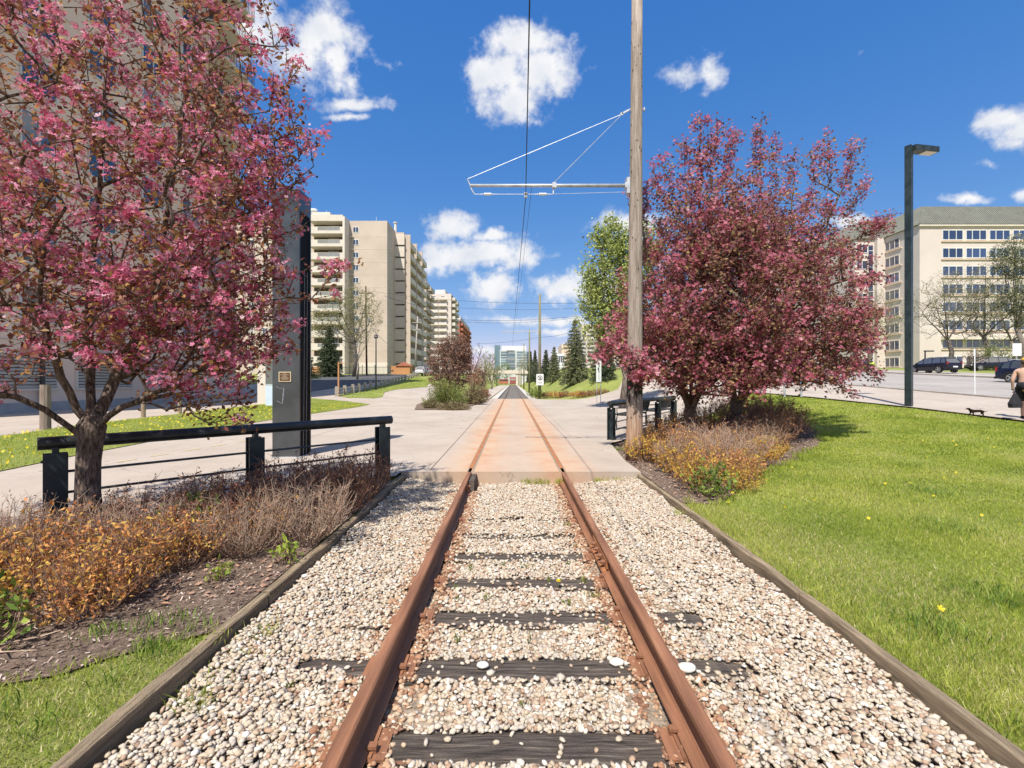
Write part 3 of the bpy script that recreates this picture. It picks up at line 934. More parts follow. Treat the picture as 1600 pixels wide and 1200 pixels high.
def side_tower(name, label, D, pxl, pxr, ytop, ydepth, z0, wallm, floors, fl, front='windows', sidebal=True, sidem=None):
    xr, xl = WX(pxr, D), WX(pxl, D)
    zt = WZ(ytop, D)
    b = root(name, label, 'apartment building', ((xl + xr) / 2, D + 8, z0))
    w = WL[b.name]
    MB().bx(xl, xr, D, D + ydepth, z0, zt).build('wall', wallm, b, True)
    MB().bx(xl + 2, xr - 3, D + 3, D + ydepth - 3, zt, zt + 2.4).build('penthouse', M_GREYW, b, True)
    win = facade_window(1.5, 1.3, 0.1, 0.08, (0.5,), fm=M_OFFW)
    bal = MB().bx(0, 1.6, 0, 7.0, -0.25, 0.0).bx(1.45, 1.6, 0, 7.0, 0.0, 1.1).bx(0, 1.45, 0, 0.15, 0, 1.1).mesh('balcony', sidem or M_OFFW)
    fb = MB().bx(0, 3.6, -1.3, 0, -0.3, 0).bx(0, 3.6, -1.3, -1.15, 0, 0.9).mesh('balcony', M_OFFW)
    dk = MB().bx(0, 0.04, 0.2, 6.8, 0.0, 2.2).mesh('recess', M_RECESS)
    n = 0
    for k in range(floors):
        z = zt - 2.6 - k * fl
        if z < z0: break
        if front == 'windows':
            q = xl + 0.7
            while q < xr - 2:
                put_window(win, b, q, D, z + 0.7)
                q += 3.1
        if front == 'balconies' and (xr - xl) > 4:
            for q in (xl + 0.4, xl + 4.2):
                link('balcony', fb, b, (q - w.x, D - w.y, z - w.z))
                put_window(win, b, q + 0.9, D, z + 0.3)
        if sidebal:
            for q in range(int(ydepth // 9)):
                link('balcony', bal, b, (xr - w.x, D + 1 + q * 9 - w.y, z - w.z))
                link('recess', dk, b, (xr - w.x, D + 1 + q * 9 - w.y, z - w.z))
    return b


def B1():
    b = root('apartment_building', 'tall tan apartment block close on the left behind the pink crabapple', 'apartment building', (-30, 26, 0))
    xw = -23.0
    MB().bx(-46, xw, 13, 37.8, -0.3, 46).build('wall', M_TAN, b, True)
    MB().bx(xw - 2, xw + 0.12, 12.5, 20.3, 6, 46).build('brick_pier', M_BRICK, b, True)
    win = facade_window(1.75, 1.7, 0.08, 0.07, (0.5,), fm=M_GREYW)
    seam = MB()
    for z in np.arange(3.4, 46, 2.78):
        seam.bx(xw + 0.002, xw + 0.035, 20.35, 37.75, z - 0.04, z + 0.02)
    seam.build('wall_seam', M_BEIGE, b, True)
    for k in range(15):
        z = 4.3 + k * 2.78
        for y in (21.2, 24.6, 28.2, 31.6):
            put_window(win, b, xw, y, z, R(90))
    slab = MB().bx(0, 1.7, 0, 3.6, -0.22, 0).mesh('balcony', M_OFFW)
    rail = MB().bx(1.6, 1.66, 0, 3.6, 1.0, 1.06)
    for i in range(19): rail.bx(1.61, 1.65, i * 0.2, i * 0.2 + 0.03, 0, 1.0)
    rail.bx(0, 1.6, 0.0, 0.05, 1.0, 1.06)
    for i in range(8): rail.bx(0.1 + i * 0.2, 0.13 + i * 0.2, 0.0, 0.04, 0, 1.0)
    rm = rail.mesh('railing', M_TRIM)
    pw = facade_window(2.6, 2.1, 0.08, 0.05, (0.5,), fm=M_GREYW)
    for k in range(15):
        z = 3.5 + k * 2.78
        s = link('balcony', slab, b, (xw + 30, 34.0 - 26, z))
        link('railing', rm, s)
        put_window(pw, b, xw, 34.4, z + 0.05, R(90))
    # ground floor: louvred garage openings, blank panels, dark plinth
    fr = MB(); lv = []
    for y in (19.4, 23.9, 28.4):
        fr = MB().bx(xw, xw + 0.1, y, y + 3.6, 1.0, 1.12).bx(xw, xw + 0.1, y, y + 3.6, 2.7, 2.82).bx(xw, xw + 0.1, y, y + 0.1, 1.12, 2.7).bx(xw, xw + 0.1, y + 3.5, y + 3.6, 1.12, 2.7)
        v = fr.build('vent_frame', M_OFFW, b, True)
        sl = MB().box((0.04, 1.7, 0), (0.03, 3.38, 0.12), ry=R(40)).mesh('louvre_slat', M_GREYW)
        dkp = MB().bx(0.002, 0.02, 0.1, 3.5, 1.12, 2.7).mesh('vent_back', M_RECESS)
        link('vent_back', dkp, v, (xw + 30, y - 26, 0))
        for i in range(10):
            link('louvre_slat', sl, v, (xw + 30 + 0.02, y - 26 + 0.1, 1.2 + i * 0.16))
    MB().bx(xw, xw + 0.3, 13.2, 37.6, -0.3, 0.45).build('plinth', mat('grey_plinth', (0.30, 0.29, 0.29), (0.38, 0.37, 0.36), 2), b, True)
    MB().cyl((xw + 0.18, 22.1, 0.3), (xw + 0.18, 22.1, 3.4), 0.09).build('downpipe', M_TRIM, b, True)
    MB().bx(xw, xw + 1.1, 25.0, 27.6, 2.86, 3.0).box((xw + 0.6, 26.3, 2.75), (1.3, 2.7, 0.06), ry=R(18)).build('awning', M_BRICK, b, True)


def R1():
    b = root('office_building', 'large cream office block with a ribbed grey-green mansard roof at the right', 'office building', (100, 105, 3.7))
    D = 89.0
    z0, ze, zr = 3.0, WZ(351, D), WZ(313, D)
    xa, xb = WX(1437, D), 150.0
    xc = WX(1336, 98)
    MB().bx(xa, xb, D, 135, z0, ze).build('wall', M_CREAM, b, True)
    MB().bx(xc, xa + 0.02, 98, 135, z0, ze).build('stair_wing', M_CREAM, b, True)
    # mansard
    def mansard(x0, x1, y0, y1, nm, ins=3.2):
        vs = [(x0 - .4, y0 - .4, ze), (x1, y0 - .4, ze), (x1, y1, ze), (x0 - .4, y1, ze), (x0 + ins, y0 + ins, zr), (x1, y0 + ins, zr), (x1, y1 - ins, zr), (x0 + ins, y1 - ins, zr)]
        r_ = MB().add(vs, [(0, 1, 5, 4), (1, 2, 6, 5), (2, 3, 7, 6), (3, 0, 4, 7), (4, 5, 6, 7), (3, 2, 1, 0)]).build('roof', M_ROOFM, b, True)
        rb = MB()
        x = x0 + 0.2
        while x < min(x1, 120):
            sx = max(0.0, min(ins, x - x0 + 0.4)) if x < x0 + ins else ins
            fr = min(1.0, (x - x0 + 0.4) / (ins + 0.4))
            rb.tube([(x, y0 - .42, ze + 0.02), (x, y0 - .42 + (ins + .4) * fr, ze + (zr - ze) * fr)], 0.075, n=4)
            x += 0.46
        y = y0 + 0.2
        while y < min(y1, y0 + 20):
            fr = min(1.0, (y - y0 + 0.4) / (ins + 0.4))
            rb.tube([(x0 - .42, y, ze + 0.02), (x0 - .42 + (ins + .4) * fr, y, ze + (zr - ze) * fr)], 0.075, n=4)
            y += 0.46
        rb.build('roof_ribs', mat('roof_rib', (0.24, 0.24, 0.20), (0.30, 0.30, 0.25), 2, 0.5), r_, True, kind='stuff')
    mansard(xa, xb, D, 135, 'a')
    mansard(xc, xa - 0.5, 98, 134, 'b')
    MB().bx(xa - 0.3, xb, D - 0.35, D, ze - 0.35, ze - 0.02).build('cornice', M_OFFW, b, True)
    w3 = facade_window(4.05, 1.95, 0.1, 0.10, (0.31, 0.67), glass=M_GLASSB, fm=M_WHITE)
    sill = MB().bx(-0.1, 26, -0.22, 0, -0.35, -0.18).mesh('sill', M_TAN)
    w2 = facade_window(3.6, 2.0, 0.12, 0.1, (0.33, 0.67), glass=M_GLASSB, fm=M_OFFW)
    fl = 3.52
    for k in range(8):
        z = WZ(375, D) - k * fl
        if z < z0: break
        for i in range(7):
            x = WX(1472, D) + i * 4.6
            if k == 7 and i > 3: continue
            put_window(w3, b, x, D, z)
        link('sill', sill, b, (WX(1471, D) - 100, D - 105, z - 3.7))
        o = put_window(w2, b, xa, 97.2, z, R(-90))
        link('sill', MB().bx(0, 4.4, -0.2, 0, -0.35, -0.18).mesh('sill', M_TAN), o, (-0.2, 0, 0))
        put_window(facade_window(2.4, 1.9, 0.1, 0.1, (0.5,), glass=M_GLASSB), b, WX(1338, 98), 98, z)
    MB().bx(WX(1357, 98), WX(1363.5, 98), 97.9, 98, z0 + 2, ze - 1.4).build('stair_glazing', M_GLASSB, b, True)
    st = MB()
    for z in np.arange(z0 + 2, ze - 1.4, 1.75): st.bx(WX(1357, 98), WX(1363.5, 98), 97.84, 97.9, z, z + 0.12)
    st.build('stair_mullion', M_WHITE, b, True)
    MB().bx(WX(1366, 98), WX(1379, 98), 97.2, 98, z0, ze).build('pier', M_CREAM, b, True)
    MB().bx(WX(1470, D), 125, D - 1.2, D, WZ(531, D), WZ(525, D)).build('canopy', M_OFFW, b, True)


def far_buildings():
    side_tower('apartment_building', 'pale apartment block with zigzag balconies second along the left side of the track', 150, 645, 657.5, 431, 18, 3, M_BEIGE2, 14, 2.75, 'none', True, M_BEIGE)
    side_tower('apartment_building', 'white apartment tower third along the left with small square windows', 200, 671, 705, 459, 22, 3, M_CREAM, 15, 2.75, 'balconies', True)
    side_tower('apartment_building', 'red brick apartment block farthest of the left row, above the russet tree', 250, 713, 718.5, 500, 60, 3, M_BRICK, 13, 2.75, 'none', True, M_BRICK)
    # glass-centred office at the end of the line
    D = 350.0
    b = root('office_building', 'far pale office block with teal glass centre straight above the tracks', 'office building', (0, 360, 0))
    x = lambda p: WX(p, D)
    z = lambda p: WZ(p, D)
    MB().bx(x(781), x(823), D, D + 30, 0, z(547)).build('wall', M_GREYW, b, True)
    MB().bx(x(784), x(822), D + 3, D + 20, z(547), z(540)).build('roof_storey', M_WHITE, b, True)
    MB().bx(x(772.5), x(781), D + 2, D + 20, 0, z(539)).build('glass_tower', M_GLASST, b, True)
    MB().bx(x(823), x(831), D + 2, D + 20, 0, z(549)).build('glass_wing', M_GLASST, b, True)
    g = MB().bx(x(791.5), x(804.5), D - 0.5, D, z(576), z(552)).build('glass_front', M_GLASST, b, True)
    m_ = MB()
    for py in (558, 560.5, 568.5): m_.bx(x(791.5), x(804.5), D - 0.9, D - 0.5, z(py + .4), z(py))
    m_.build('mullion', M_WHITE, g, True)
    wa = MB().bx(0, 3.6, -0.1, 0, 0, 1.4).mesh('window', M_GLASST)
    for k in range(6):
        for px in (782.5, 786.5, 807.5, 811.8, 816):
            link('window', wa, b, (x(px), D - 360, z(552 + k * 4.1)))
    lt = MB()
    for i in range(12): lt.bx(x(792) + i * 0.5, x(792) + i * 0.5 + 0.32, D - 0.6, D - 0.5, z(549.6), z(549.6) + 0.9 + 0.3 * (i % 3 == 0))
    lt.build('sign_letters', M_LETTER, b, True, label='dark sign lettering too small to read')
    # office beyond the spruces
    D2 = 350.0
    b = root('office_building', 'far beige office tower with dark window bands beyond the spruces', 'office building', (75, 365, 3.7))
    x = lambda p: WX(p, D2)
    z = lambda p: WZ(p, D2)
    MB().bx(x(909), x(985), D2, D2 + 32, 3, z(506)).build('wall', M_CREAM, b, True)
    MB().bx(x(884), x(901), D2 + 30, D2 + 60, 3, z(533)).build('low_wing', M_TAN, b, True)
    wb = MB().bx(0, 2.9, -0.12, 0, 0, 1.5).mesh('window', M_GLASS)
    wc = MB().bx(0, 5.6, -0.12, 0, 0, 1.5).mesh('window', M_GLASS)
    for k in range(9):
        zz = z(519.8 + k * 6.4)
        link('window', wb, b, (x(909.4) - 75, D2 - 365, zz - 3.7))
        for q in range(5):
            link('window', wc, b, (x(917.6) - 75 + q * 7.4, D2 - 365, zz - 3.7))
        for q in range(4):
            link('window', wc, b, (x(909) - 75, D2 - 365 + 7.2 + q * 7.2, zz - 3.7), R(-90))
    lt = MB()
    zl = z(512.5)
    for i, kind in enumerate('FNPF'):
        xx = x(913) + i * 1.9 + (1.4 if i > 1 else 0)
        lt.bx(xx, xx + 0.3, D2 - 0.3, D2, zl, zl + 1.9)
        lt.bx(xx + 0.3, xx + 1.2, D2 - 0.3, D2, zl + 1.6, zl + 1.9)
        if kind != 'F': lt.bx(xx + 1.0, xx + 1.3, D2 - 0.35, D2, zl + 0.7, zl + 1.6)
    lt.build('sign_letters', M_LETTER, b, True, label='dark sign letters near the roof, too small to read')
    # low white house between spruces
    b = root('low_building', 'small white low building seen between two spruces right of the track', 'building', (WX(876, 200), 204, 3.7))
    MB().bx(WX(871, 200), WX(883, 200), 200, 208, 3, WZ(556, 200)).build('wall', M_WHITE, b, True)
    MB().add([(WX(871, 200) - .3, 199.7, WZ(556, 200)), (WX(883, 200) + .3, 199.7, WZ(556, 200)), (WX(883, 200) + .3, 208.3, WZ(556, 200)), (WX(871, 200) - .3, 208.3, WZ(556, 200)),
              (WX(873, 200), 204, WZ(552, 200)), (WX(881, 200), 204, WZ(552, 200))], [(0, 1, 5, 4), (1, 2, 5), (2, 3, 4, 5), (3, 0, 4), (3, 2, 1, 0)]).build('roof', M_GREYW, b, True)
    wm = MB().bx(0, 0.6, -0.08, 0, 0, 2.6).mesh('window', M_GLASS)
    for q in (873, 876, 879): link('window', wm, b, (WX(q, 200) - WX(876, 200), -4, WZ(566, 200) - 3.7))
    b = root('low_building', 'long low white building on the lawn crest just left of the near wooden pole', 'building', (WX(968, 75), 77, 3.2))
    MB().bx(WX(956, 75), WX(1002, 75), 75, 80, 3, WZ(578.5, 75)).build('wall', M_WHITE, b, True)
    wm = MB().bx(0, 0.45, -0.06, 0, 0, 0.4).mesh('window', M_GLASS)
    for q in (961.5, 967, 974.5, 981, 988): link('window', wm, b, (WX(q, 75) - WX(968, 75), -2, WZ(584.5, 75) - 3.2))
    MB().bx(WX(956, 75) - .1, WX(1002, 75) + .1, 74.9, 80.1, WZ(578.5, 75), WZ(577.6, 75)).build('roof_edge', M_GREYW, b, True)


def bridge():
    b = root('road_bridge', 'concrete road bridge crossing low over the tracks in the distance', 'bridge', (-3, 182, 0))
    D = 180.0
    zb, zt = WZ(584, D), WZ(578.8, D)
    MB().bx(-40, 30, D, D + 9, zb, zt).build('deck', M_BEIGE2, b, True)
    pm = MB().bx(-0.55, 0.55, 0, 8.4, -0.4, zb - 0.002).mesh('pier', M_OFFW)
    for x in (WX(769.5, D), WX(808, D), WX(811.5, D)):
        link('pier', pm, b, (x + 3, D - 182 + 0.3, 0))
    MB().bx(WX(813, D), 32, D + 0.5, D + 8, -1, zb - 0.002).build('abutment', M_GREYW, b, True)
    MB().bx(-42, WX(765, D), D + 0.5, D + 8, -1, zb - 0.002).build('abutment', M_GREYW, b, True)
    r_ = MB().bx(-40, 30, D + 0.1, D + 0.18, zt + 1.0, zt + 1.1)
    for i in range(71): r_.bx(-40 + i, -39.94 + i, D + 0.1, D + 0.18, zt, zt + 1.0)
    r_.build('railing', M_TRIM, b, True)


B2(); B1(); R1(); far_buildings(); bridge()

# sheds and fences by the apartment block
def shed():
    p = gp(625, 585.5)
    D = 92.0
    x0, x1 = WX(611, D), WX(640, D)
    z0 = Hs(-25, D)
    b = root('cedar_shed', 'orange cedar shed with a gabled roof at the foot of the apartment block', 'shed', ((x0 + x1) / 2, D + 1, z0))
    brd = MB().bx(0, 0.2, 0, 0.03, 0, 1).mesh('wall_board', M_ORWOOD)
    MB().bx(x0, x1, D + 0.03, D + 2.6, z0 - 0.5, z0 + 1.7).build('wall', M_ORWOOD, b, True)
    n = int((x1 - x0) / 0.24)
    for i in range(n):
        o = link('wall_board', brd, b, (x0 + i * 0.24 - (x0 + x1) / 2, -1.0, 0))
        o.scale = (1, 1, 1.68)
    xm = (x0 + x1) / 2 + 0.6
    MB().add([(xm - 1.5, D - .2, z0 + 1.7), (xm + 1.5, D - .2, z0 + 1.7), (xm, D - .2, z0 + 2.5), (xm - 1.5, D + 2.7, z0 + 1.7), (xm + 1.5, D + 2.7, z0 + 1.7), (xm, D + 2.7, z0 + 2.5)],
             [(0, 1, 2), (5, 4, 3), (0, 2, 5, 3), (2, 1, 4, 5), (1, 0, 3, 4)]).build('roof', M_BRICK, b, True)


def cedar_fence():
    D = 84.0
    x0, x1 = WX(484, D), WX(503, D)
    z0 = Hs(-33, D)
    b = root('board_fence', 'orange board fence glimpsed just right of the steel pylon', 'fence', (x0, D, z0))
    bd = MB().bx(0, 0.17, 0, 0.03, 0, 1.75).mesh('board', M_ORWOOD)
    n = int((x1 - x0) / 0.19)
    for i in range(n): link('board', bd, b, (i * 0.19, 0, 0))
    MB().bx(-0.05, n * 0.19, -0.04, -0.002, 1.62, 1.78).build('top_rail', M_OFFW, b)


def iron_fence():
    D = 86.0
    x0, x1 = WX(486, D), WX(612, D)
    z0 = Hs(-30, D)
    b = root('iron_fence', 'dark iron picket fence along the foot of the apartment block', 'fence', (x0, D, z0))
    n = int((x1 - x0) / 0.24)
    st = MB()
    for i in range(n): st.bx(i * 0.24, i * 0.24 + 0.035, 0, 0.03, 0.0, 1.7)
    pm = st.build('pickets', M_TRIM, b, kind='stuff')
    MB().bx(0, x1 - x0, -0.02, -0.002, 0.2, 0.25).bx(0, x1 - x0, -0.02, -0.002, 1.5, 1.55).build('rail', M_TRIM, b)
    po = MB().bx(0, 0.1, -0.05, 0.05, 0, 1.95).mesh('post', M_TRIM)
    for i in range(0, int((x1 - x0) / 2.4) + 1): link('post', po, b, (i * 2.4, 0.05, 0))


shed(); cedar_fence(); iron_fence()
p = gp(411, 632)
b = root('garage_pillar', 'pale concrete wall stub at the garage entry left of the pylon', 'wall', p)
MB().bx(-0.35, 0.15, 0, 2.2, -0.1, 2.6).build('wall', M_OFFW, b)
MB().bx(-0.42, 0.22, -0.06, 2.26, 2.6, 2.72).build('coping', M_BEIGE, b)
p = gp(424, 634)
b = root('utility_cabinet', 'pale blue utility cabinet on the grass half hidden by the pylon', 'utility cabinet', p)
MB().bx(-0.25, 0.25, -0.2, 0.2, 0, 1.25).build('cabinet', mat('pale_blue_paint', (0.5, 0.6, 0.72), (0.58, 0.67, 0.78), 3, 0.4), b, bevel=0.02)
MB().bx(-0.27, 0.27, -0.22, 0.22, 1.25, 1.29).build('lid', M_GREYW, b)
for q in (560.5, 570):
    pass

# ================================================================ TRACK
track = root('railway_track', 'rusty single tram track running from the pebbles across the plaza into the distance', 'railway track', (TRACK_X, 0, -0.2))
TZ = -0.2


def rail_profile(top=0.0, h=0.168):
    hw, ww, fw = 0.034, 0.008, 0.066
    b = top - h
    return [(-fw, b), (fw, b), (fw, b + 0.011), (ww + 0.012, b + 0.026), (ww, b + 0.045), (ww, top - 0.045), (hw - 0.004, top - 0.036), (hw, top - 0.03), (hw, top - 0.008), (hw - 0.008, top),
            (-hw + 0.008, top), (-hw, top - 0.008), (-hw, top - 0.03), (-hw + 0.004, top - 0.036), (-ww, top - 0.045), (-ww, b + 0.045), (-ww - 0.012, b + 0.026), (-fw, b + 0.011)]


for s, j in ((-1, 6.9), (1, 4.12)):
    prof = rail_profile(0.0 - TZ)
    m = MB()
    m.ext(prof, -18, j - 0.004).ext(prof, j + 0.004, 7.6)
    m.build('rail', M_RUST, track, loc=(s * GAUGE, 0, 0))
    # flush running in the plaza: rail head and flangeway
    MB().bx(-0.034, 0.034, 7.6, 38.0, 0.195, 0.2065).build('rail', M_RUST2, track, loc=(s * GAUGE, 0, 0))
    MB().bx(-0.046, -0.036, 7.33, 38.0, 0.2, 0.2035).bx(0.036, 0.066, 7.33, 38.0, 0.2, 0.2035).build('flangeway', M_BALLBED, track, loc=(s * GAUGE, 0, 0)) if s < 0 else \
        MB().bx(-0.066, -0.036, 7.33, 38.0, 0.2, 0.2035).bx(0.036, 0.046, 7.33, 38.0, 0.2, 0.2035).build('flangeway', M_BALLBED, track, loc=(s * GAUGE, 0, 0))
    MB().ext(rail_profile(0.0 - TZ + 0.01, 0.16), 38.0, 180).build('rail', mat('polished_rail', (0.20, 0.13, 0.10), (0.28, 0.2, 0.16), 2, 0.4, metal=0.4), track, loc=(s * GAUGE, 0, 0))
    # joint bar with bolts
    jb = MB()
    side = -s
    jb.box((side * 0.024, 0, 0.115), (0.022, 0.62, 0.075), ry=0.0)
    jb.box((side * 0.045, 0, 0.055), (0.035, 0.62, 0.018), ry=R(20 * side))
    o = jb.build('joint_bar', M_RUST2, track, loc=(s * GAUGE, j, 0))
    bolt = MB().cyl((0, 0, 0), (side * 0.03, 0, 0), 0.021, 0.021, 6).cyl((side * 0.03, 0, 0), (side * 0.045, 0, 0), 0.011, 0.011, 6).mesh('bolt', M_RUST)
    for q in (-0.24, -0.1, 0.06, 0.2): link('bolt', bolt, o, (side * 0.035, q, 0.112))
# guard block at the edge of the plaza by the left rail
MB().bx(0.045, 0.12, 6.75, 7.3, 0.02, 0.17).build('rail_guard', M_TIE, track, loc=(-GAUGE, 0, 0))

# ties and tie plates, the nearest ones uneven and weathered
tie_y = [0.93 + 0.556 * i for i in range(12)]
tie_y = [y for y in tie_y if y < 7.2]


def tie_mesh(seed, L=2.62, W=0.225, Hh=0.16):
    r_ = random.Random(seed)
    bm = bmesh.new()
    nx, ny = 16, 4
    top = [[bm.verts.new((-L / 2 + L * i / nx + (r_.uniform(-.012, .012) if 0 < i < nx else r_.uniform(-.02, .02)),
                          -W / 2 + W * j / ny + r_.uniform(-.006, .006),
                          r_.uniform(-.006, .004) - (0.012 if j in (0, ny) else 0) - (0.02 if i in (0, nx) else 0))) for j in range(ny + 1)] for i in range(nx + 1)]
    for i in range(nx):
        for j in range(ny):
            bm.faces.new((top[i][j], top[i + 1][j], top[i + 1][j + 1], top[i][j + 1]))
    ring = [top[i][0] for i in range(nx + 1)] + [top[nx][j] for j in range(1, ny + 1)] + [top[i][ny] for i in range(nx - 1, -1, -1)] + [top[0][j] for j in range(ny - 1, 0, -1)]
    low = [bm.verts.new((v.co.x * 0.998, v.co.y * 0.99, -Hh)) for v in ring]
    n = len(ring)
    for i in range(n):
        bm.faces.new((ring[i], low[i], low[(i + 1) % n], ring[(i + 1) % n]))
    bmesh.ops.recalc_face_normals(bm, faces=bm.faces)
    me = bpy.data.meshes.new('tie')
    bm.to_mesh(me); bm.free()
    me.materials.append(M_TIE)
    return me


tie_variants = [tie_mesh(s) for s in range(5)]
plate = MB().bx(-0.14, 0.14, -0.09, 0.09, 0, 0.014).bx(-0.085, -0.07, -0.09, 0.09, 0.014, 0.024).bx(0.07, 0.085, -0.09, 0.09, 0.014, 0.024).mesh('tie_plate', M_RUST)
spike = MB().box((0, 0, 0.014), (0.022, 0.022, 0.03)).box((0.008, 0, 0.034), (0.04, 0.032, 0.014)).mesh('spike', M_RUST)
sinkz = [-0.19, -0.19, -0.19, -0.188, -0.19, -0.195, -0.197, -0.203, -0.205, -0.207, -0.2, -0.203]
for i, y in enumerate(tie_y):
    zt = sinkz[min(i, 11)]
    link('tie', tie_variants[i % 5], track, (rnd.uniform(-.03, .03), y, zt - TZ), R(rnd.uniform(-0.5, 0.5)))
    for s in (-1, 1):
        pl = link('tie_plate', plate, track, (s * GAUGE, y, zt - TZ + 0.003))
        for a, bq in ((-1, .05), (1, -.05)):
            sp = link('spike', spike, pl, (a * 0.088, bq, 0.008), 0 if a < 0 else math.pi)
# far ties: still geometry, but too small to pick apart
ft = MB()
y = 38.4
while y < 178:
    ft.bx(-1.2, 1.22, y, y + 0.22, -0.2 - TZ, -0.105 - TZ)
    y += 0.62
ft.build('far_ties', mat('grey_tie', (0.16, 0.14, 0.125), (0.24, 0.21, 0.19), 3, 0.9), track, kind='stuff')

# ---------------------------------------------------------------- pebbles
def ico(sub):
    bm = bmesh.new()
    bmesh.ops.create_icosphere(bm, subdivisions=sub, radius=1.0)
    bm.verts.ensure_lookup_table()
    V = np.array([v.co[:] for v in bm.verts]); F = np.array([[v.index for v in f.verts] for f in bm.faces])
    bm.free()
    return V, F


def scatter_solids(name, base, P, S, m, smooth=True, jitter=0.16, tilt=0.5, **kw):
    """many small deformed solids as one mesh; P centres, S (n,3) half sizes"""
    V0, F0 = base
    n, nv = len(P), len(V0)
    J = 1 + rng.uniform(-jitter, jitter, (n, nv, 1))
    V = V0[None] * J * S[:, None, :]
    a = rng.uniform(0, 2 * np.pi, n); t = rng.normal(0, tilt, n)
    ct, st_ = np.cos(t), np.sin(t)
    y2 = V[..., 1] * ct[:, None] - V[..., 2] * st_[:, None]
    z2 = V[..., 1] * st_[:, None] + V[..., 2] * ct[:, None]
    ca, sa = np.cos(a)[:, None], np.sin(a)[:, None]
    x3 = V[..., 0] * ca - y2 * sa
    y3 = V[..., 0] * sa + y2 * ca
    W = np.stack([x3, y3, z2], -1) + P[:, None, :]
    F = (F0[None] + (np.arange(n) * nv)[:, None, None]).reshape(-1, F0.shape[1])
    return link(name, arr_mesh(name, W.reshape(-1, 3), F, m, smooth), **kw)


def ballast_z(x, y):
    """surface the pebbles lie on: slightly heaped toward the timbers, dipped beside the rails"""
    d = np.minimum(np.abs(x - TRACK_X + GAUGE), np.abs(x - TRACK_X - GAUGE))
    shoulder = sst((np.abs(x - TRACK_X) - 1.05) / 0.8) * 0.10
    dip = -0.012 * sst(1 - d / 0.15)
    wav = 0.012 * np.sin(x * 5.1 + 1.3) * np.sin(y * 3.7) + 0.008 * np.sin(x * 11 + y * 7)
    return -0.213 + shoulder + dip + wav + 0.014 * sst((y - 3.2) / 2.5)


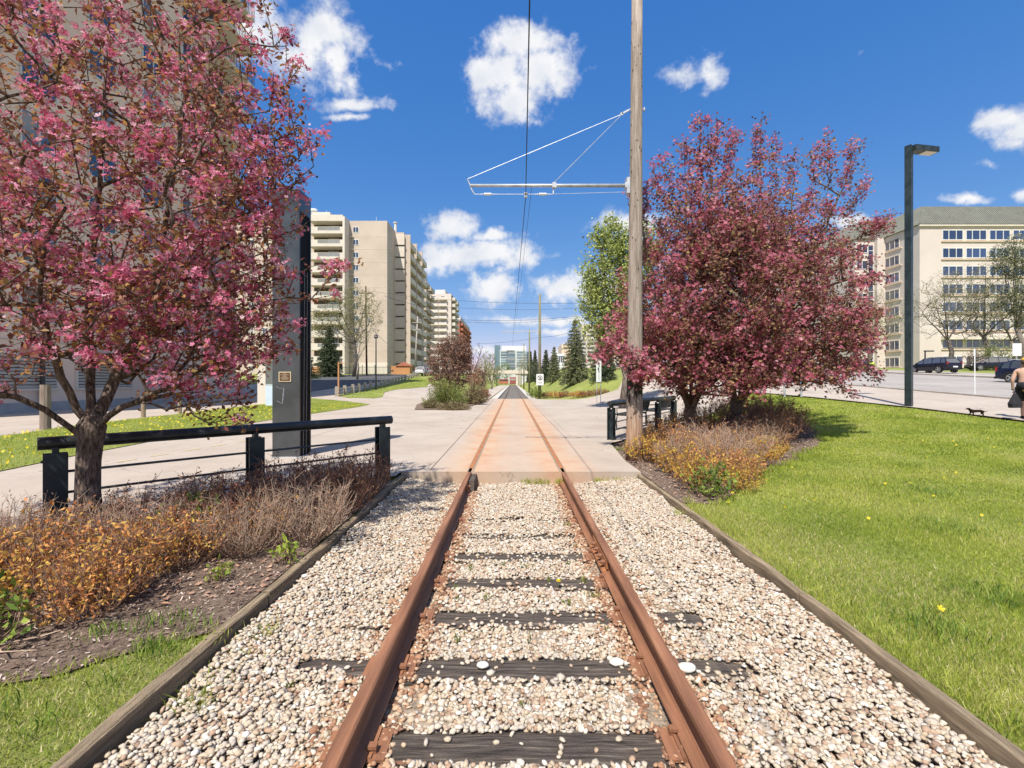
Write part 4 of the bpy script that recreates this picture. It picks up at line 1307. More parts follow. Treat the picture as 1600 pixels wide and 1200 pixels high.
def pebbles():
    ties = np.array(tie_y)
    def sample(n, y0, y1, smin, smax, sub, name, layers):
        x = rng.uniform(-1.68, 1.98, n); y = rng.uniform(y0, y1, n)
        z = ballast_z(x, y) + rng.uniform(-0.006, layers, n)
        r = rng.uniform(smin, smax, n) * np.where(rng.random(n) < 0.12, 1.35, 1.0)
        S = np.stack([r * rng.uniform(0.95, 1.45, n), r * rng.uniform(0.75, 1.1, n), r * rng.uniform(0.42, 0.72, n)], 1)
        # keep the rails clear, and most of the tie tops
        rd = np.minimum(np.abs(x - TRACK_X + GAUGE), np.abs(x - TRACK_X - GAUGE))
        keep = rd > 0.062
        td = np.min(np.abs(y[:, None] - ties[None]), 1)
        ti = np.argmin(np.abs(y[:, None] - ties[None]), 1)
        inside = (np.abs(x - TRACK_X) < 0.60)
        outer = (np.abs(x - TRACK_X) > 0.82) & (np.abs(x - TRACK_X) < 1.31)
        # each nearer tie shows its middle; the ends of only the first ones
        showmid = (td < 0.092) & inside & (ti < 9)
        zone = (ti == 3) | ((ti == 4) & (x > 1.02) & (x < 1.32))
        showend = (td < 0.088) & outer & zone & ~((x < 0) & (y < tie_y[3] - 0.02) & (x < -0.95))
        prob = np.ones(n)
        prob[showmid] = np.array([0.02, 0.02, 0.02, 0.02, 0.04, 0.035, 0.06, 0.20, 0.42, 0.5, 0.6, 0.6])[np.clip(ti[showmid], 0, 11)]
        prob[showend] = 0.05
        keep &= rng.random(n) < prob
        ontie = (td < 0.1) & (np.abs(x - TRACK_X) < 1.3) & (showmid | showend)
        z = np.where(ontie, np.array(sinkz)[np.clip(ti, 0, 11)] + S[:, 2] * 0.8, z)
        cover = (td < 0.115) & (np.abs(x - TRACK_X) < 1.33) & ~(showmid | showend)
        z = np.where(cover, np.maximum(z, np.array(sinkz)[np.clip(ti, 0, 11)] + rng.uniform(-0.012, 0.014, n)), z)
        P = np.stack([x, y, z], 1)[keep]
        near = (rd < 0.17) & (np.abs(x - TRACK_X) < GAUGE) & (rng.random(n) < 0.85) | (rd < 0.24) & (rng.random(n) < 0.4)
        return P, S[keep], near[keep]
    P, S, nr = sample(30000, 1.45, 3.1, 0.0085, 0.017, 2, '', 0.02)
    scatter_solids('pebbles', ico(1), P[nr], S[nr], L_PEBR, True, 0.2, 0.5, label='rust stained pebbles lying close to the rails', kind='stuff', cat='gravel')
    P, S = P[~nr], S[~nr]
    scatter_solids('pebbles', ico(1), P, S, L_PEB, True, 0.2, 0.5, label='pale river pebbles filling the near end of the track bed', kind='stuff', cat='gravel')
    P, S, nr = sample(62000, 3.1, 7.3, 0.0090, 0.0175, 1, '', 0.018)
    scatter_solids('pebbles', ico(1), P[nr], S[nr], L_PEBR, False, 0.2, 0.5, label='rust stained pebbles by the rails farther along', kind='stuff', cat='gravel')
    P, S = P[~nr], S[~nr]
    scatter_solids('pebbles', ico(1), P, S, L_PEB, False, 0.22, 0.5, label='pale river pebbles of the track bed up to the plaza edge', kind='stuff', cat='gravel')
    # three large stones lying alone on a tie
    for k, (x, y, s, lab) in enumerate([(0.985, 2.58, 0.042, 'white stone lying on the right end of the nearest tie'), (-0.17 + .0, 2.6, 0.03, 'pale round stone on the nearest tie, left of its middle'),
                                         (0.60, 2.63, 0.035, 'white stone on the nearest tie just inside the right rail')]):
        V0, F0 = ico(2)
        V = V0 * np.array([s * 1.3, s * 0.9, s * 0.55]) * (1 + rng.uniform(-.12, .12, (len(V0), 1)))
        link('stone', arr_mesh('stone', V, F0, mat('pale_stone', (0.62, 0.56, 0.47), (0.72, 0.68, 0.6), 20), True), None, (x, y, -0.17), label=lab, cat='stone')


pebbles()

# timber edging: boards laid end to end along both sides of the pebbles
def edging(x, ya, yb, label, seed):
    r_ = random.Random(seed)
    t = root('timber_edging', label, 'timber edging', (x, ya, -0.035))
    y = ya
    while y < yb - 0.1:
        L = min(2.35, yb - y)
        n = 10
        v, f = [], []
        for i in range(n + 1):
            yy = y - ya + L * i / n + (0.006 if i == 0 else (-0.006 if i == n else 0))
            dx, dz = r_.uniform(-.005, .005) + 0.012 * math.sin(yy * 1.3), r_.uniform(-.006, .006)
            w = 0.033 + r_.uniform(-.003, .003)
            v += [(-w + dx, yy, -0.26), (-w + dx, yy, dz - 0.006), (-w + 0.008 + dx, yy, dz), (w - 0.01 + dx, yy, dz), (w + dx, yy, dz - 0.01), (w + dx, yy, -0.26)]
        for i in range(n):
            for k in range(5):
                a = i * 6 + k
                f.append((a, a + 6, a + 7, a + 1))
        f.append((0, 1, 2, 3, 4, 5)); e = n * 6
        f.append((e + 5, e + 4, e + 3, e + 2, e + 1, e))
        MB().add(v, f).build('board', M_TIMBER, t)
        y += L


edging(-1.745, -1.5, 7.29, 'weathered grey timber edging left of the pebbles beside the shrub bed', 3)
edging(2.045, -1.5, 8.2, 'weathered grey timber edging right of the pebbles beside the lawn', 5)

# ================================================================ FOLIAGE TOOLS
def quad_leaves(P, L, W, up=0.0, droop=0.0, fold=0.25):
    """diamond leaves: P (n,3) base points, L lengths, W widths -> V, F"""
    n = len(P)
    if abs(up - 0.2) < 0.01:
        # blades of broad leaves turn their faces to the light
        nn = rng.normal(size=(n, 3)) * 0.62 + np.array([-0.12, -0.38, 0.62])
        nn /= np.linalg.norm(nn, axis=1)[:, None]
        d = np.cross(nn, rng.normal(size=(n, 3))); d /= np.linalg.norm(d, axis=1)[:, None] + 1e-9
        s = np.cross(nn, d)
    else:
        d = rng.normal(size=(n, 3)); d[:, 2] += up
        d /= np.linalg.norm(d, axis=1)[:, None]
        q = rng.normal(size=(n, 3))
        s = np.cross(d, q); s /= np.linalg.norm(s, axis=1)[:, None] + 1e-9
        nn = np.cross(d, s)
    L = np.broadcast_to(L, n)[:, None]; W = np.broadcast_to(W, n)[:, None]
    b = P
    t = P + d * L
    m = P + d * L * 0.45 + nn * L * fold * 0.4
    V = np.stack([b, m + s * W, t, m - s * W], 1).reshape(-1, 3)
    F = np.arange(n * 4).reshape(-1, 4)
    return V, F


def merge(parts):
    Vs, Fs, o = [], [], 0
    for V, F in parts:
        Vs.append(V); Fs.append(F + o); o += len(V)
    return np.concatenate(Vs), np.concatenate(Fs)


def blossoms(P, r):
    """small flowers: five petals each, every flower tilted its own way; petals of a flower share one vertex so a flower is one island"""
    n = len(P)
    ax = rng.normal(size=(n, 3)) * 0.7 + np.array([-0.1, -0.45, 0.55])
    ax /= np.linalg.norm(ax, axis=1)[:, None]
    q = rng.normal(size=(n, 3))
    a = np.cross(ax, q); a /= np.linalg.norm(a, axis=1)[:, None]
    b = np.cross(ax, a)
    r = np.broadcast_to(r, n)
    V = [P]
    F = []
    k = 5
    for i in range(k):
        t0, t1, t2 = (2 * math.pi * (i + o) / k for o in (-0.36, 0, 0.36))
        for tt, rr, h in ((t0, 0.75, 0.15), (t1, 1.0, 0.35), (t2, 0.75, 0.15)):
            V.append(P + (a * math.cos(tt) + b * math.sin(tt)) * (r * rr)[:, None] + ax * (r * h)[:, None])
    V = np.stack(V, 1)           # n, 16, 3
    base = (np.arange(n) * 16)[:, None]
    for i in range(k):
        F.append(np.concatenate([base, base + 1 + 3 * i, base + 2 + 3 * i, base + 3 + 3 * i], 1))
    return V.reshape(-1, 3), np.concatenate(F)


def frusta(A, B, ra, rb, n=5):
    """many tapered tubes A->B (k,3)"""
    k = len(A)
    d = B - A
    L = np.linalg.norm(d, axis=1)[:, None] + 1e-9
    d = d / L
    ref = np.where(np.abs(d[:, 2:3]) < 0.9, np.array([[0, 0, 1.0]]), np.array([[1.0, 0, 0]]))
    a = np.cross(d, ref); a /= np.linalg.norm(a, axis=1)[:, None] + 1e-9
    b = np.cross(d, a)
    t = np.arange(n) * 2 * np.pi / n
    ring = a[:, None] * np.cos(t)[None, :, None] + b[:, None] * np.sin(t)[None, :, None]
    V = np.concatenate([A[:, None] + ring * ra[:, None, None], B[:, None] + d[:, None] * (rb * 0.4)[:, None, None] + ring * rb[:, None, None]], 1)
    base = (np.arange(k) * 2 * n)[:, None]
    F = []
    for i in range(n):
        j = (i + 1) % n
        F.append(np.concatenate([base + i, base + j, base + n + j, base + n + i], 1))
    return V.reshape(-1, 3), np.concatenate(F)


def grow(limbs, targets, tip_r=0.004, power=0.46, seg=0.16, wig=0.02, up=0.0, maxr=9):
    """branch skeleton: limbs are polylines ([pts], first point on an earlier limb); every target joins the nearest node"""
    N, par = [], []

    def add_path(a_idx, pts):
        prev = a_idx
        for p in pts:
            q = N[prev] if prev is not None else None
            p = np.asarray(p, float)
            if q is None:
                N.append(p); par.append(-1); prev = 0; continue
            L = np.linalg.norm(p - q)
            n = max(1, int(L / seg))
            for i in range(1, n + 1):
                t = i / n
                c = q + (p - q) * t
                if i < n:
                    c = c + rng.normal(0, wig, 3) * min(1.0, L)
                    c[2] += up * math.sin(math.pi * t) * L
                N.append(c); par.append(prev); prev = len(N) - 1
        return prev
    for i, pl in enumerate(limbs):
        if i == 0:
            add_path(None, pl)
        else:
            A = np.array(N)
            k = int(np.argmin(np.linalg.norm(A - np.asarray(pl[0], float), axis=1)))
            add_path(k, pl[1:])
    root_p = np.array(limbs[0][-1], float)
    T = targets[np.argsort(np.linalg.norm(targets - root_p, axis=1) * rng.uniform(0.75, 1.25, len(targets)))]
    cap = len(N) + len(T) * 12
    arr = np.zeros((cap, 3)); arr[:len(N)] = np.array(N)
    cnt = len(N)
    pen = np.zeros(cap)
    tips = []
    for p in T:
        dd = np.linalg.norm(arr[:cnt] - p, axis=1)
        # prefer joining from below / inside so that twigs lead outward
        out = np.linalg.norm(arr[:cnt] - root_p, axis=1)
        cost = dd + 0.25 * np.maximum(0, out - np.linalg.norm(p - root_p) + 0.1) * 4
        k = int(np.argmin(cost))
        before = len(N)
        e = add_path(k, [p])
        new = len(N)
        if new > cap: break
        arr[before:new] = np.array(N[before:new])
        cnt = new
        tips.append(e)
    N = np.array(N); par = np.array(par)
    cntl = np.zeros(len(N))
    kids = np.bincount(par[par >= 0], minlength=len(N))
    cntl[kids == 0] = 1
    for i in range(len(N) - 1, 0, -1):
        cntl[par[i]] += cntl[i]
    rad = np.minimum(tip_r * np.power(np.maximum(cntl, 1), power), maxr)
    return N, par, rad, np.array(tips), kids


def skeleton_mesh(name, N, par, rad, m, rmin=0.0, n=6, skip=0):
    idx = np.array([i for i in range(1, len(N)) if rad[i] >= rmin and i >= skip])
    A, B = N[par[idx]], N[idx]
    ra = np.minimum(rad[par[idx]], rad[idx] * 1.35)
    V, F = frusta(A, B, ra, rad[idx], n)
    return arr_mesh(name, V, F, m, True)


def ell_points(c, ax, n, shell=0.35):
    """points in an ellipsoid, denser toward the outside"""
    d = rng.normal(size=(n, 3)); d /= np.linalg.norm(d, axis=1)[:, None]
    r = rng.uniform(shell, 1, n) ** 0.6
    return np.array(c) + d * r[:, None] * np.array(ax)


def twig_leaf_positions(N, par, rad, thr, per_m, spread):
    """positions along the thin edges"""
    idx = np.where((rad < thr) & (par >= 0))[0]
    A, B = N[par[idx]], N[idx]
    L = np.linalg.norm(B - A, axis=1)
    k = rng.poisson(L * per_m)
    ii = np.repeat(np.arange(len(idx)), k)
    t = rng.random(len(ii))[:, None]
    return A[ii] + (B[ii] - A[ii]) * t + rng.normal(0, spread, (len(ii), 3))


# ================================================================ CRABAPPLES
def left_crabapple():
    D0 = 4.2
    bx, by = WX(139, D0), D0
    t = root('crabapple_tree', 'large pink flowering crabapple filling the left of the view behind the shrub bed', 'tree', (bx, by, -0.02))
    loc = np.array([bx, by, -0.02])
    P = lambda px, py, D: np.array([WX(px, D), D, WZ(py, D)])
    trunk = [P(139, 800, 4.2) * [1, 1, 0] + [0, 0, -0.05], P(137, 770, 4.2), P(138, 720, 4.2), P(140, 690, 4.2), P(143, 665, 4.2)]
    limbs = [trunk,
             [trunk[-1], P(120, 640, 4.15), P(95, 590, 4.05), P(75, 530, 3.9), P(62, 470, 3.8), P(70, 380, 3.7)],
             [trunk[-2], P(115, 672, 4.1), P(70, 640, 3.95), P(25, 620, 3.8), P(-40, 612, 3.6), P(-120, 560, 3.5)],
             [trunk[-1], P(141, 600, 4.3), P(140, 540, 4.4), P(142, 450, 4.5), P(150, 350, 4.5), P(160, 240, 4.4), P(165, 120, 4.4), P(170, 20, 4.4)],
             [trunk[-1], P(165, 625, 4.3), P(180, 590, 4.4), P(200, 550, 4.5), P(235, 500, 4.6), P(290, 460, 4.7), P(330, 400, 4.7), P(360, 320, 4.7), P(400, 230, 4.7)],
             [trunk[-2], P(170, 650, 4.15), P(215, 628, 4.1), P(275, 605, 4.0), P(330, 570, 4.0), P(380, 520, 4.0), P(440, 480, 4.0)],
             [P(180, 590, 4.4), P(200, 600, 4.5), P(240, 560, 4.7), P(280, 500, 5.0), P(300, 420, 5.2)],
             [P(141, 600, 4.3), P(110, 560, 4.7), P(80, 480, 5.0), P(60, 380, 5.2), P(40, 250, 5.2)],
             [P(235, 500, 4.6), P(250, 430, 4.4), P(260, 340, 4.2), P(280, 230, 4.1), P(300, 100, 4.1)],
             [P(330, 400, 4.7), P(390, 370, 4.6), P(450, 300, 4.5), P(490, 260, 4.4)],
             [P(75, 530, 3.9), P(20, 470, 3.7), P(-60, 400, 3.5), P(-130, 300, 3.4)],
             [P(215, 628, 4.1), P(260, 640, 4.0), P(320, 630, 4.0), P(370, 625, 4.0)]]
    pts = [ell_points((-3.75, 4.35, 3.15), (2.2, 1.7, 1.95), 1050, 0.15),
           ell_points((-3.5, 4.2, 4.2), (1.75, 1.5, 1.7), 560, 0.1),
           ell_points((-4.6, 3.9, 2.3), (1.7, 1.2, 1.1), 480, 0.1),
           ell_points((-2.9, 4.2, 2.0), (0.95, 0.9, 0.9), 560, 0.1),
           ell_points((-2.3, 4.4, 3.2), (0.75, 0.8, 0.8), 330, 0.1)]
    # sprays that leave the crown on the right
    for (a, b_, D, k) in [((430, 215), (512, 212), 4.3, 9), ((430, 170), (475, 100), 4.3, 8), ((440, 300), (490, 268), 4.4, 9), ((420, 75), (462, 60), 4.3, 8), ((440, 425), (570, 412), 4.2, 14),
                          ((430, 470), (525, 462), 4.2, 11), ((430, 520), (478, 500), 4.2, 7), ((410, 560), (470, 545), 4.1, 8), ((360, 610), (400, 640), 4.0, 8), ((300, 640), (345, 672), 4.0, 7),
                          ((370, 640), (390, 690), 4.0, 5), ((420, 380), (480, 350), 4.3, 8), ((420, 330), (478, 310), 4.3, 6), ((395, 10), (440, -20), 4.4, 8), ((440, 215), (480, 160), 4.4, 6)]:
        for i in range(k):
            tt = (i + 0.5) / k
            pts.append((P(a[0] + (b_[0] - a[0]) * tt, a[1] + (b_[1] - a[1]) * tt, D) + rng.normal(0, 0.03, 3))[None])
    T = np.concatenate(pts)
    # keep the underside open and the right edge inside the outline
    pxs = X0 + F_PX * T[:, 0] / T[:, 1]; pys = Y0 - F_PX * (T[:, 2] - CAM_H) / T[:, 1]
    lim = np.interp(pys, [-200, 0, 60, 120, 215, 260, 300, 345, 410, 470, 540, 600, 640, 690], [440, 450, 445, 440, 470, 455, 420, 420, 440, 440, 430, 400, 370, 330])
    low = np.interp(pxs, [-100, 0, 60, 120, 190, 260, 330, 400], [640, 635, 592, 562, 578, 618, 668, 690])
    sp = np.arange(len(T)) >= 2980
    keep = ((pxs < lim + 12) & (pys < low) & (T[:, 1] > 2.75)) | sp
    T = T[keep]
    N, par, rad, tips, kids = grow(limbs, T, 0.0026, 0.46, 0.15, 0.012, 0.05, 0.070)
    N = N - loc
    # trunk as one smooth flared tube
    tr = MB().tube([Vector(p) - Vector(loc) for p in trunk[:1] + [trunk[0] + (trunk[1] - trunk[0]) * 0.5] + trunk[1:]] + [Vector(trunk[-1] - loc) + Vector((0.01, 0.01, 0.09))], [0.135, 0.105, 0.092, 0.090, 0.096, 0.108, 0.075], 24, jit=0.07)
    tr.build('trunk', M_BARK, t, smooth=True)
    link('branches', skeleton_mesh('branches', N, par, rad, M_BARK, 0.0, 6), t)
    Pl = twig_leaf_positions(N, par, rad, 0.0065, 48, 0.042)
    n = len(Pl)
    V, F = quad_leaves(Pl, rng.uniform(0.035, 0.07, n), rng.uniform(0.011, 0.021, n), 0.2)
    link('leaves', arr_mesh('leaves', V, F, L_BRONZE), t, kind='stuff')
    # blossoms sit in clusters
    idx = np.where((rad < 0.0062) & (par >= 0))[0]
    cl = N[idx][rng.random(len(idx)) < 0.36]
    k = rng.integers(12, 34, len(cl))
    Pb = np.repeat(cl, k, 0) + rng.normal(0, 0.036, (k.sum(), 3))
    V, F = blossoms(Pb, rng.uniform(0.015, 0.026, len(Pb)))
    link('blossoms', arr_mesh('blossoms', V, F, L_BLOSS), t, kind='stuff')
    print('left crabapple leaves', n, 'blossoms', len(Pb), 'targets', len(T))


left_crabapple()


def right_crabapple(base, label, spec, spikes, limbdirs, nleaf, nblo, seedtrunk):
    P = lambda px, py, D: np.array([WX(px, D), D, WZ(py, D)])
    bx, by, bz = base
    t = root('crabapple_tree', label, 'tree', base)
    loc = np.array(base)
    trunk = [loc + [0, 0, -0.1], loc + [0.02, 0, 0.35], loc + [0.0, 0.05, 0.75]]
    limbs = [trunk]
    for a in limbdirs: limbs.append([trunk[-1]] + a)
    pts = [ell_points(c, ax, n, sh) for c, ax, n, sh in spec]
    for (a, b_, D, k) in spikes:
        for i in range(k):
            tt = (i + 0.5) / k
            pts.append((P(a[0] + (b_[0] - a[0]) * tt, a[1] + (b_[1] - a[1]) * tt, D) + rng.normal(0, 0.03, 3))[None])
            for _ in range(2): pts.append((P(a[0] + (b_[0] - a[0]) * tt, a[1] + (b_[1] - a[1]) * tt, D) + rng.normal(0, 0.10, 3))[None])
    T = np.concatenate(pts)
    pxs = X0 + F_PX * T[:, 0] / T[:, 1]; pys = Y0 - F_PX * (T[:, 2] - CAM_H) / T[:, 1]
    low = np.interp(pxs, [880, 960, 1000, 1080, 1200, 1260, 1320, 1390], [560, 620, 646, 648, 640, 612, 618, 630])
    keep = (pys < low)
    T = T[keep]
    N, par, rad, tips, kids = grow(limbs, T, 0.0045, 0.46, 0.26, 0.02, 0.08, 0.12)
    N = N - loc
    MB().tube([Vector(p) - Vector(loc) for p in trunk] + [Vector((0, 0.05, 0.95))], [0.19, 0.14, 0.145, 0.1], 12, jit=0.06).build('trunk', M_BARK, t, smooth=True)
    link('branches', skeleton_mesh('branches', N, par, rad, M_BARK, 0.0, 5), t)
    Pl = twig_leaf_positions(N, par, rad, 0.0145, nleaf, 0.085)
    n = len(Pl)
    V, F = quad_leaves(Pl, rng.uniform(0.055, 0.10, n), rng.uniform(0.018, 0.032, n), 0.2)
    link('leaves', arr_mesh('leaves', V, F, L_BRONZE2), t, kind='stuff')
    idx = np.where((rad < 0.0135) & (par >= 0))[0]
    cl = N[idx][rng.random(len(idx)) < nblo]
    k = rng.integers(8, 22, len(cl))
    Pb = np.repeat(cl, k, 0) + rng.normal(0, 0.07, (k.sum(), 3))
    V, F = blossoms(Pb, rng.uniform(0.027, 0.045, len(Pb)))
    link('blossoms', arr_mesh('blossoms', V, F, L_BLOSS2), t, kind='stuff')
    print('right crabapple leaves', n, 'blossoms', len(Pb), len(T))


Pq = lambda px, py, D: np.array([WX(px, D), D, WZ(py, D)])
right_crabapple((4.15, 10.6, 0.0), 'dusky pink crabapple right of the wooden pole, nearer of the overlapping pair', [
    ((4.35, 10.4, 3.4), (1.95, 2.0, 2.2), 1200, 0.2), ((3.2, 9.9, 2.4), (1.2, 1.4, 1.1), 480, 0.1), ((4.75, 10.6, 4.9), (1.6, 1.5, 1.35), 560, 0.1), ((5.0, 9.9, 2.3), (1.3, 1.1, 0.85), 340, 0.1), ((4.3, 9.5, 1.55), (1.7, .8, .5), 260, 0.1)],
    [((1090, 300), (1096, 182), 10.6, 12), ((1105, 290), (1121, 184), 10.4, 12), ((1075, 310), (1070, 213), 10.6, 10), ((1050, 320), (1040, 243), 10.5, 8), ((1035, 330), (1020, 268), 10.4, 8),
     ((1130, 300), (1147, 200), 10.8, 10), ((1010, 390), (985, 285), 10.2, 8), ((960, 540), (925, 560), 9.4, 7),
     ((1000, 350), (1005, 290), 10.4, 6), ((1030, 580), (968, 545), 8.35, 9), ((1040, 590), (985, 590), 8.3, 7)],
    [[Pq(1060, 560, 10.2), Pq(1030, 470, 10), Pq(1010, 400, 10), Pq(1000, 340, 10.2)], [Pq(1085, 540, 10.5), Pq(1090, 420, 10.6), Pq(1095, 260, 10.6), Pq(1096, 190, 10.6)], [Pq(1050, 590, 9.9), Pq(1000, 540, 9.2), Pq(950, 500, 9)],
     [Pq(1120, 540, 10.9), Pq(1140, 420, 11.2), Pq(1150, 300, 11.2)], [Pq(1110, 590, 10), Pq(1150, 540, 9.2), Pq(1190, 500, 8.9)]], 46, 0.42, 1)
right_crabapple((5.85, 11.9, Hs(5.85, 11.9)), 'dusky pink crabapple with wide spreading limbs, farther right of the overlapping pair', [
    ((6.3, 11.7, 3.5), (2.5, 2.1, 2.2), 1400, 0.2), ((7.6, 11.5, 2.6), (1.5, 1.4, 1.25), 520, 0.1), ((6.6, 11.8, 4.9), (2.0, 1.6, 1.4), 650, 0.1), ((5.6, 11.2, 2.6), (1.2, 1.2, 1.0), 300, 0.1), ((6.3, 10.7, 1.7), (1.7, .9, .5), 260, 0.1)],
    [((1180, 300), (1186, 186), 11.5, 12), ((1205, 300), (1216, 210), 11.6, 9), ((1225, 310), (1245, 226), 11.6, 8), ((1262, 330), (1279, 218), 11.7, 11), ((1290, 330), (1301, 214), 11.6, 11),
     ((1320, 300), (1336, 216), 11.6, 9), ((1320, 340), (1357, 276), 11.6, 9), ((1330, 380), (1392, 336), 11.5, 9), ((1340, 350), (1390, 352), 11.4, 7), ((1330, 440), (1380, 430), 11.4, 8),
     ((1330, 500), (1380, 480), 11.3, 8), ((1320, 560), (1385, 590), 11.0, 10), ((1290, 580), (1330, 622), 10.8, 8), ((1330, 540), (1380, 520), 11.2, 8), ((1240, 570), (1290, 600), 10.8, 6), ((1310, 400), (1370, 405), 11.5, 6)],
    [[Pq(1185, 540, 11.8), Pq(1190, 420, 11.7), Pq(1190, 280, 11.5), Pq(1186, 200, 11.5)], [Pq(1210, 550, 11.8), Pq(1250, 460, 11.7), Pq(1290, 360, 11.6), Pq(1320, 290, 11.6)], [Pq(1200, 590, 11.5), Pq(1260, 560, 11.1), Pq(1320, 540, 11.0), Pq(1370, 520, 11.0)],
     [Pq(1140, 550, 11.6), Pq(1110, 480, 11.4), Pq(1090, 420, 11.2)], [Pq(1215, 570, 12.4), Pq(1260, 500, 13), Pq(1290, 440, 13.2)], [Pq(1230, 510, 11.6), Pq(1235, 400, 11.4), Pq(1240, 290, 11.4)]], 46, 0.42, 2)


# ================================================================ SHRUBS
def shrub_meshes(h, r, nst, leafm, stemm, nleaf, leafsize, lean=0.5, seed=0, twigs=5, leaflow=0.0):
    """a clump: many thin stems rising from the base, forking, with small leaves along the upper parts"""
    st = np.random.default_rng(seed)
    A, B, ra, rb, LP = [], [], [], [], []
    for i in range(nst):
        a = st.uniform(0, 2 * np.pi)
        rr = r * math.sqrt(st.random())
        b0 = np.array([math.cos(a) * rr * 0.35, math.sin(a) * rr * 0.35, -0.03])
        hh = h * (1 - 0.45 * (rr / r) ** 2) * st.uniform(0.7, 1.08)
        top = np.array([math.cos(a) * rr, math.sin(a) * rr, hh])
        mid = (b0 + top) / 2 + np.array([math.cos(a), math.sin(a), 0]) * rr * 0.1 + st.normal(0, 0.02, 3)
        A += [b0, mid]; B += [mid, top]; ra += [0.0042, 0.0032]; rb += [0.0032, 0.0016]
        for k in range(twigs):
            t = st.uniform(0.2, 1.0)
            s0 = b0 + (mid - b0) * (t * 2) if t < 0.5 else mid + (top - mid) * (t * 2 - 1)
            d = st.normal(0, 1, 3); d[2] = abs(d[2]) + 0.5; d /= np.linalg.norm(d)
            s1 = s0 + d * st.uniform(0.06, 0.16) * (h / 0.7) ** 0.5
            A.append(s0); B.append(s1); ra.append(0.0022); rb.append(0.001)
            LP.append((s0, s1))
        LP.append((mid, top))
    V, F = frusta(np.array(A), np.array(B), np.array(ra), np.array(rb), 3)
    ms = arr_mesh('stems', V, F, stemm)
    ii = st.integers(0, len(LP), nleaf)
    S0 = np.array([LP[i][0] for i in ii]); S1 = np.array([LP[i][1] for i in ii])
    P = S0 + (S1 - S0) * st.random((nleaf, 1)) + st.normal(0, 0.012, (nleaf, 3))
    P = P[P[:, 2] > leaflow * h]
    P[:, 2] = np.maximum(P[:, 2], 0.01)
    V, F = quad_leaves(P, st.uniform(0.7, 1.35, len(P)) * leafsize, st.uniform(0.16, 0.28, len(P)) * leafsize, 0.35)
    ml = arr_mesh('leaves', V, F, leafm)
    return ms, ml


SH = {
    'orange': [shrub_meshes(0.50, 0.46, 90, L_SPIREA, M_STEM, 1350, 0.036, seed=s) for s in (1, 2, 3)],
    'yellow': [shrub_meshes(0.42, 0.40, 60, L_SPIREY, M_STEM, 1500, 0.036, seed=s) for s in (4, 5)],
    'bare': [shrub_meshes(0.55, 0.40, 120, L_RUSSET, M_STEMG, 420, 0.024, seed=s, twigs=7) for s in (6, 7)],
    'russet': [shrub_meshes(0.60, 0.48, 90, L_RUSSET, M_STEM, 1700, 0.030, seed=s, twigs=6) for s in (8, 9)],
    'pinkish': [shrub_meshes(0.50, 0.45, 110, leafmat('salmon_leaf', [(0, (0.20, 0.09, 0.06)), (0.6, (0.42, 0.22, 0.15)), (1, (0.52, 0.33, 0.2))], 0.3), M_STEMG, 1100, 0.026, seed=s, twigs=7) for s in (10, 11)],
    'green': [shrub_meshes(0.32, 0.26, 26, L_GREEN, M_STEM, 300, 0.055, seed=12)],
    'sprig': [shrub_meshes(0.16, 0.10, 9, leafmat('lime_leaf', [(0, (0.22, 0.32, 0.04)), (1, (0.44, 0.52, 0.08))], 0.4), M_STEM, 60, 0.05, seed=13)],
}


def shrub(kind, x, y, sc, label, group, hs=1.0):
    ms, ml = SH[kind][rnd.randrange(len(SH[kind]))]
    o = root('shrub', label, 'shrub', (x, y, Hs(x, y) - 0.045), rnd.uniform(0, 6.28), group)
    o.scale = (sc * 1.12, sc * 1.12, sc * hs * 1.12)
    link('stems', ms, o, kind='stuff'); link('leaves', ml, o, kind='stuff')
    return o


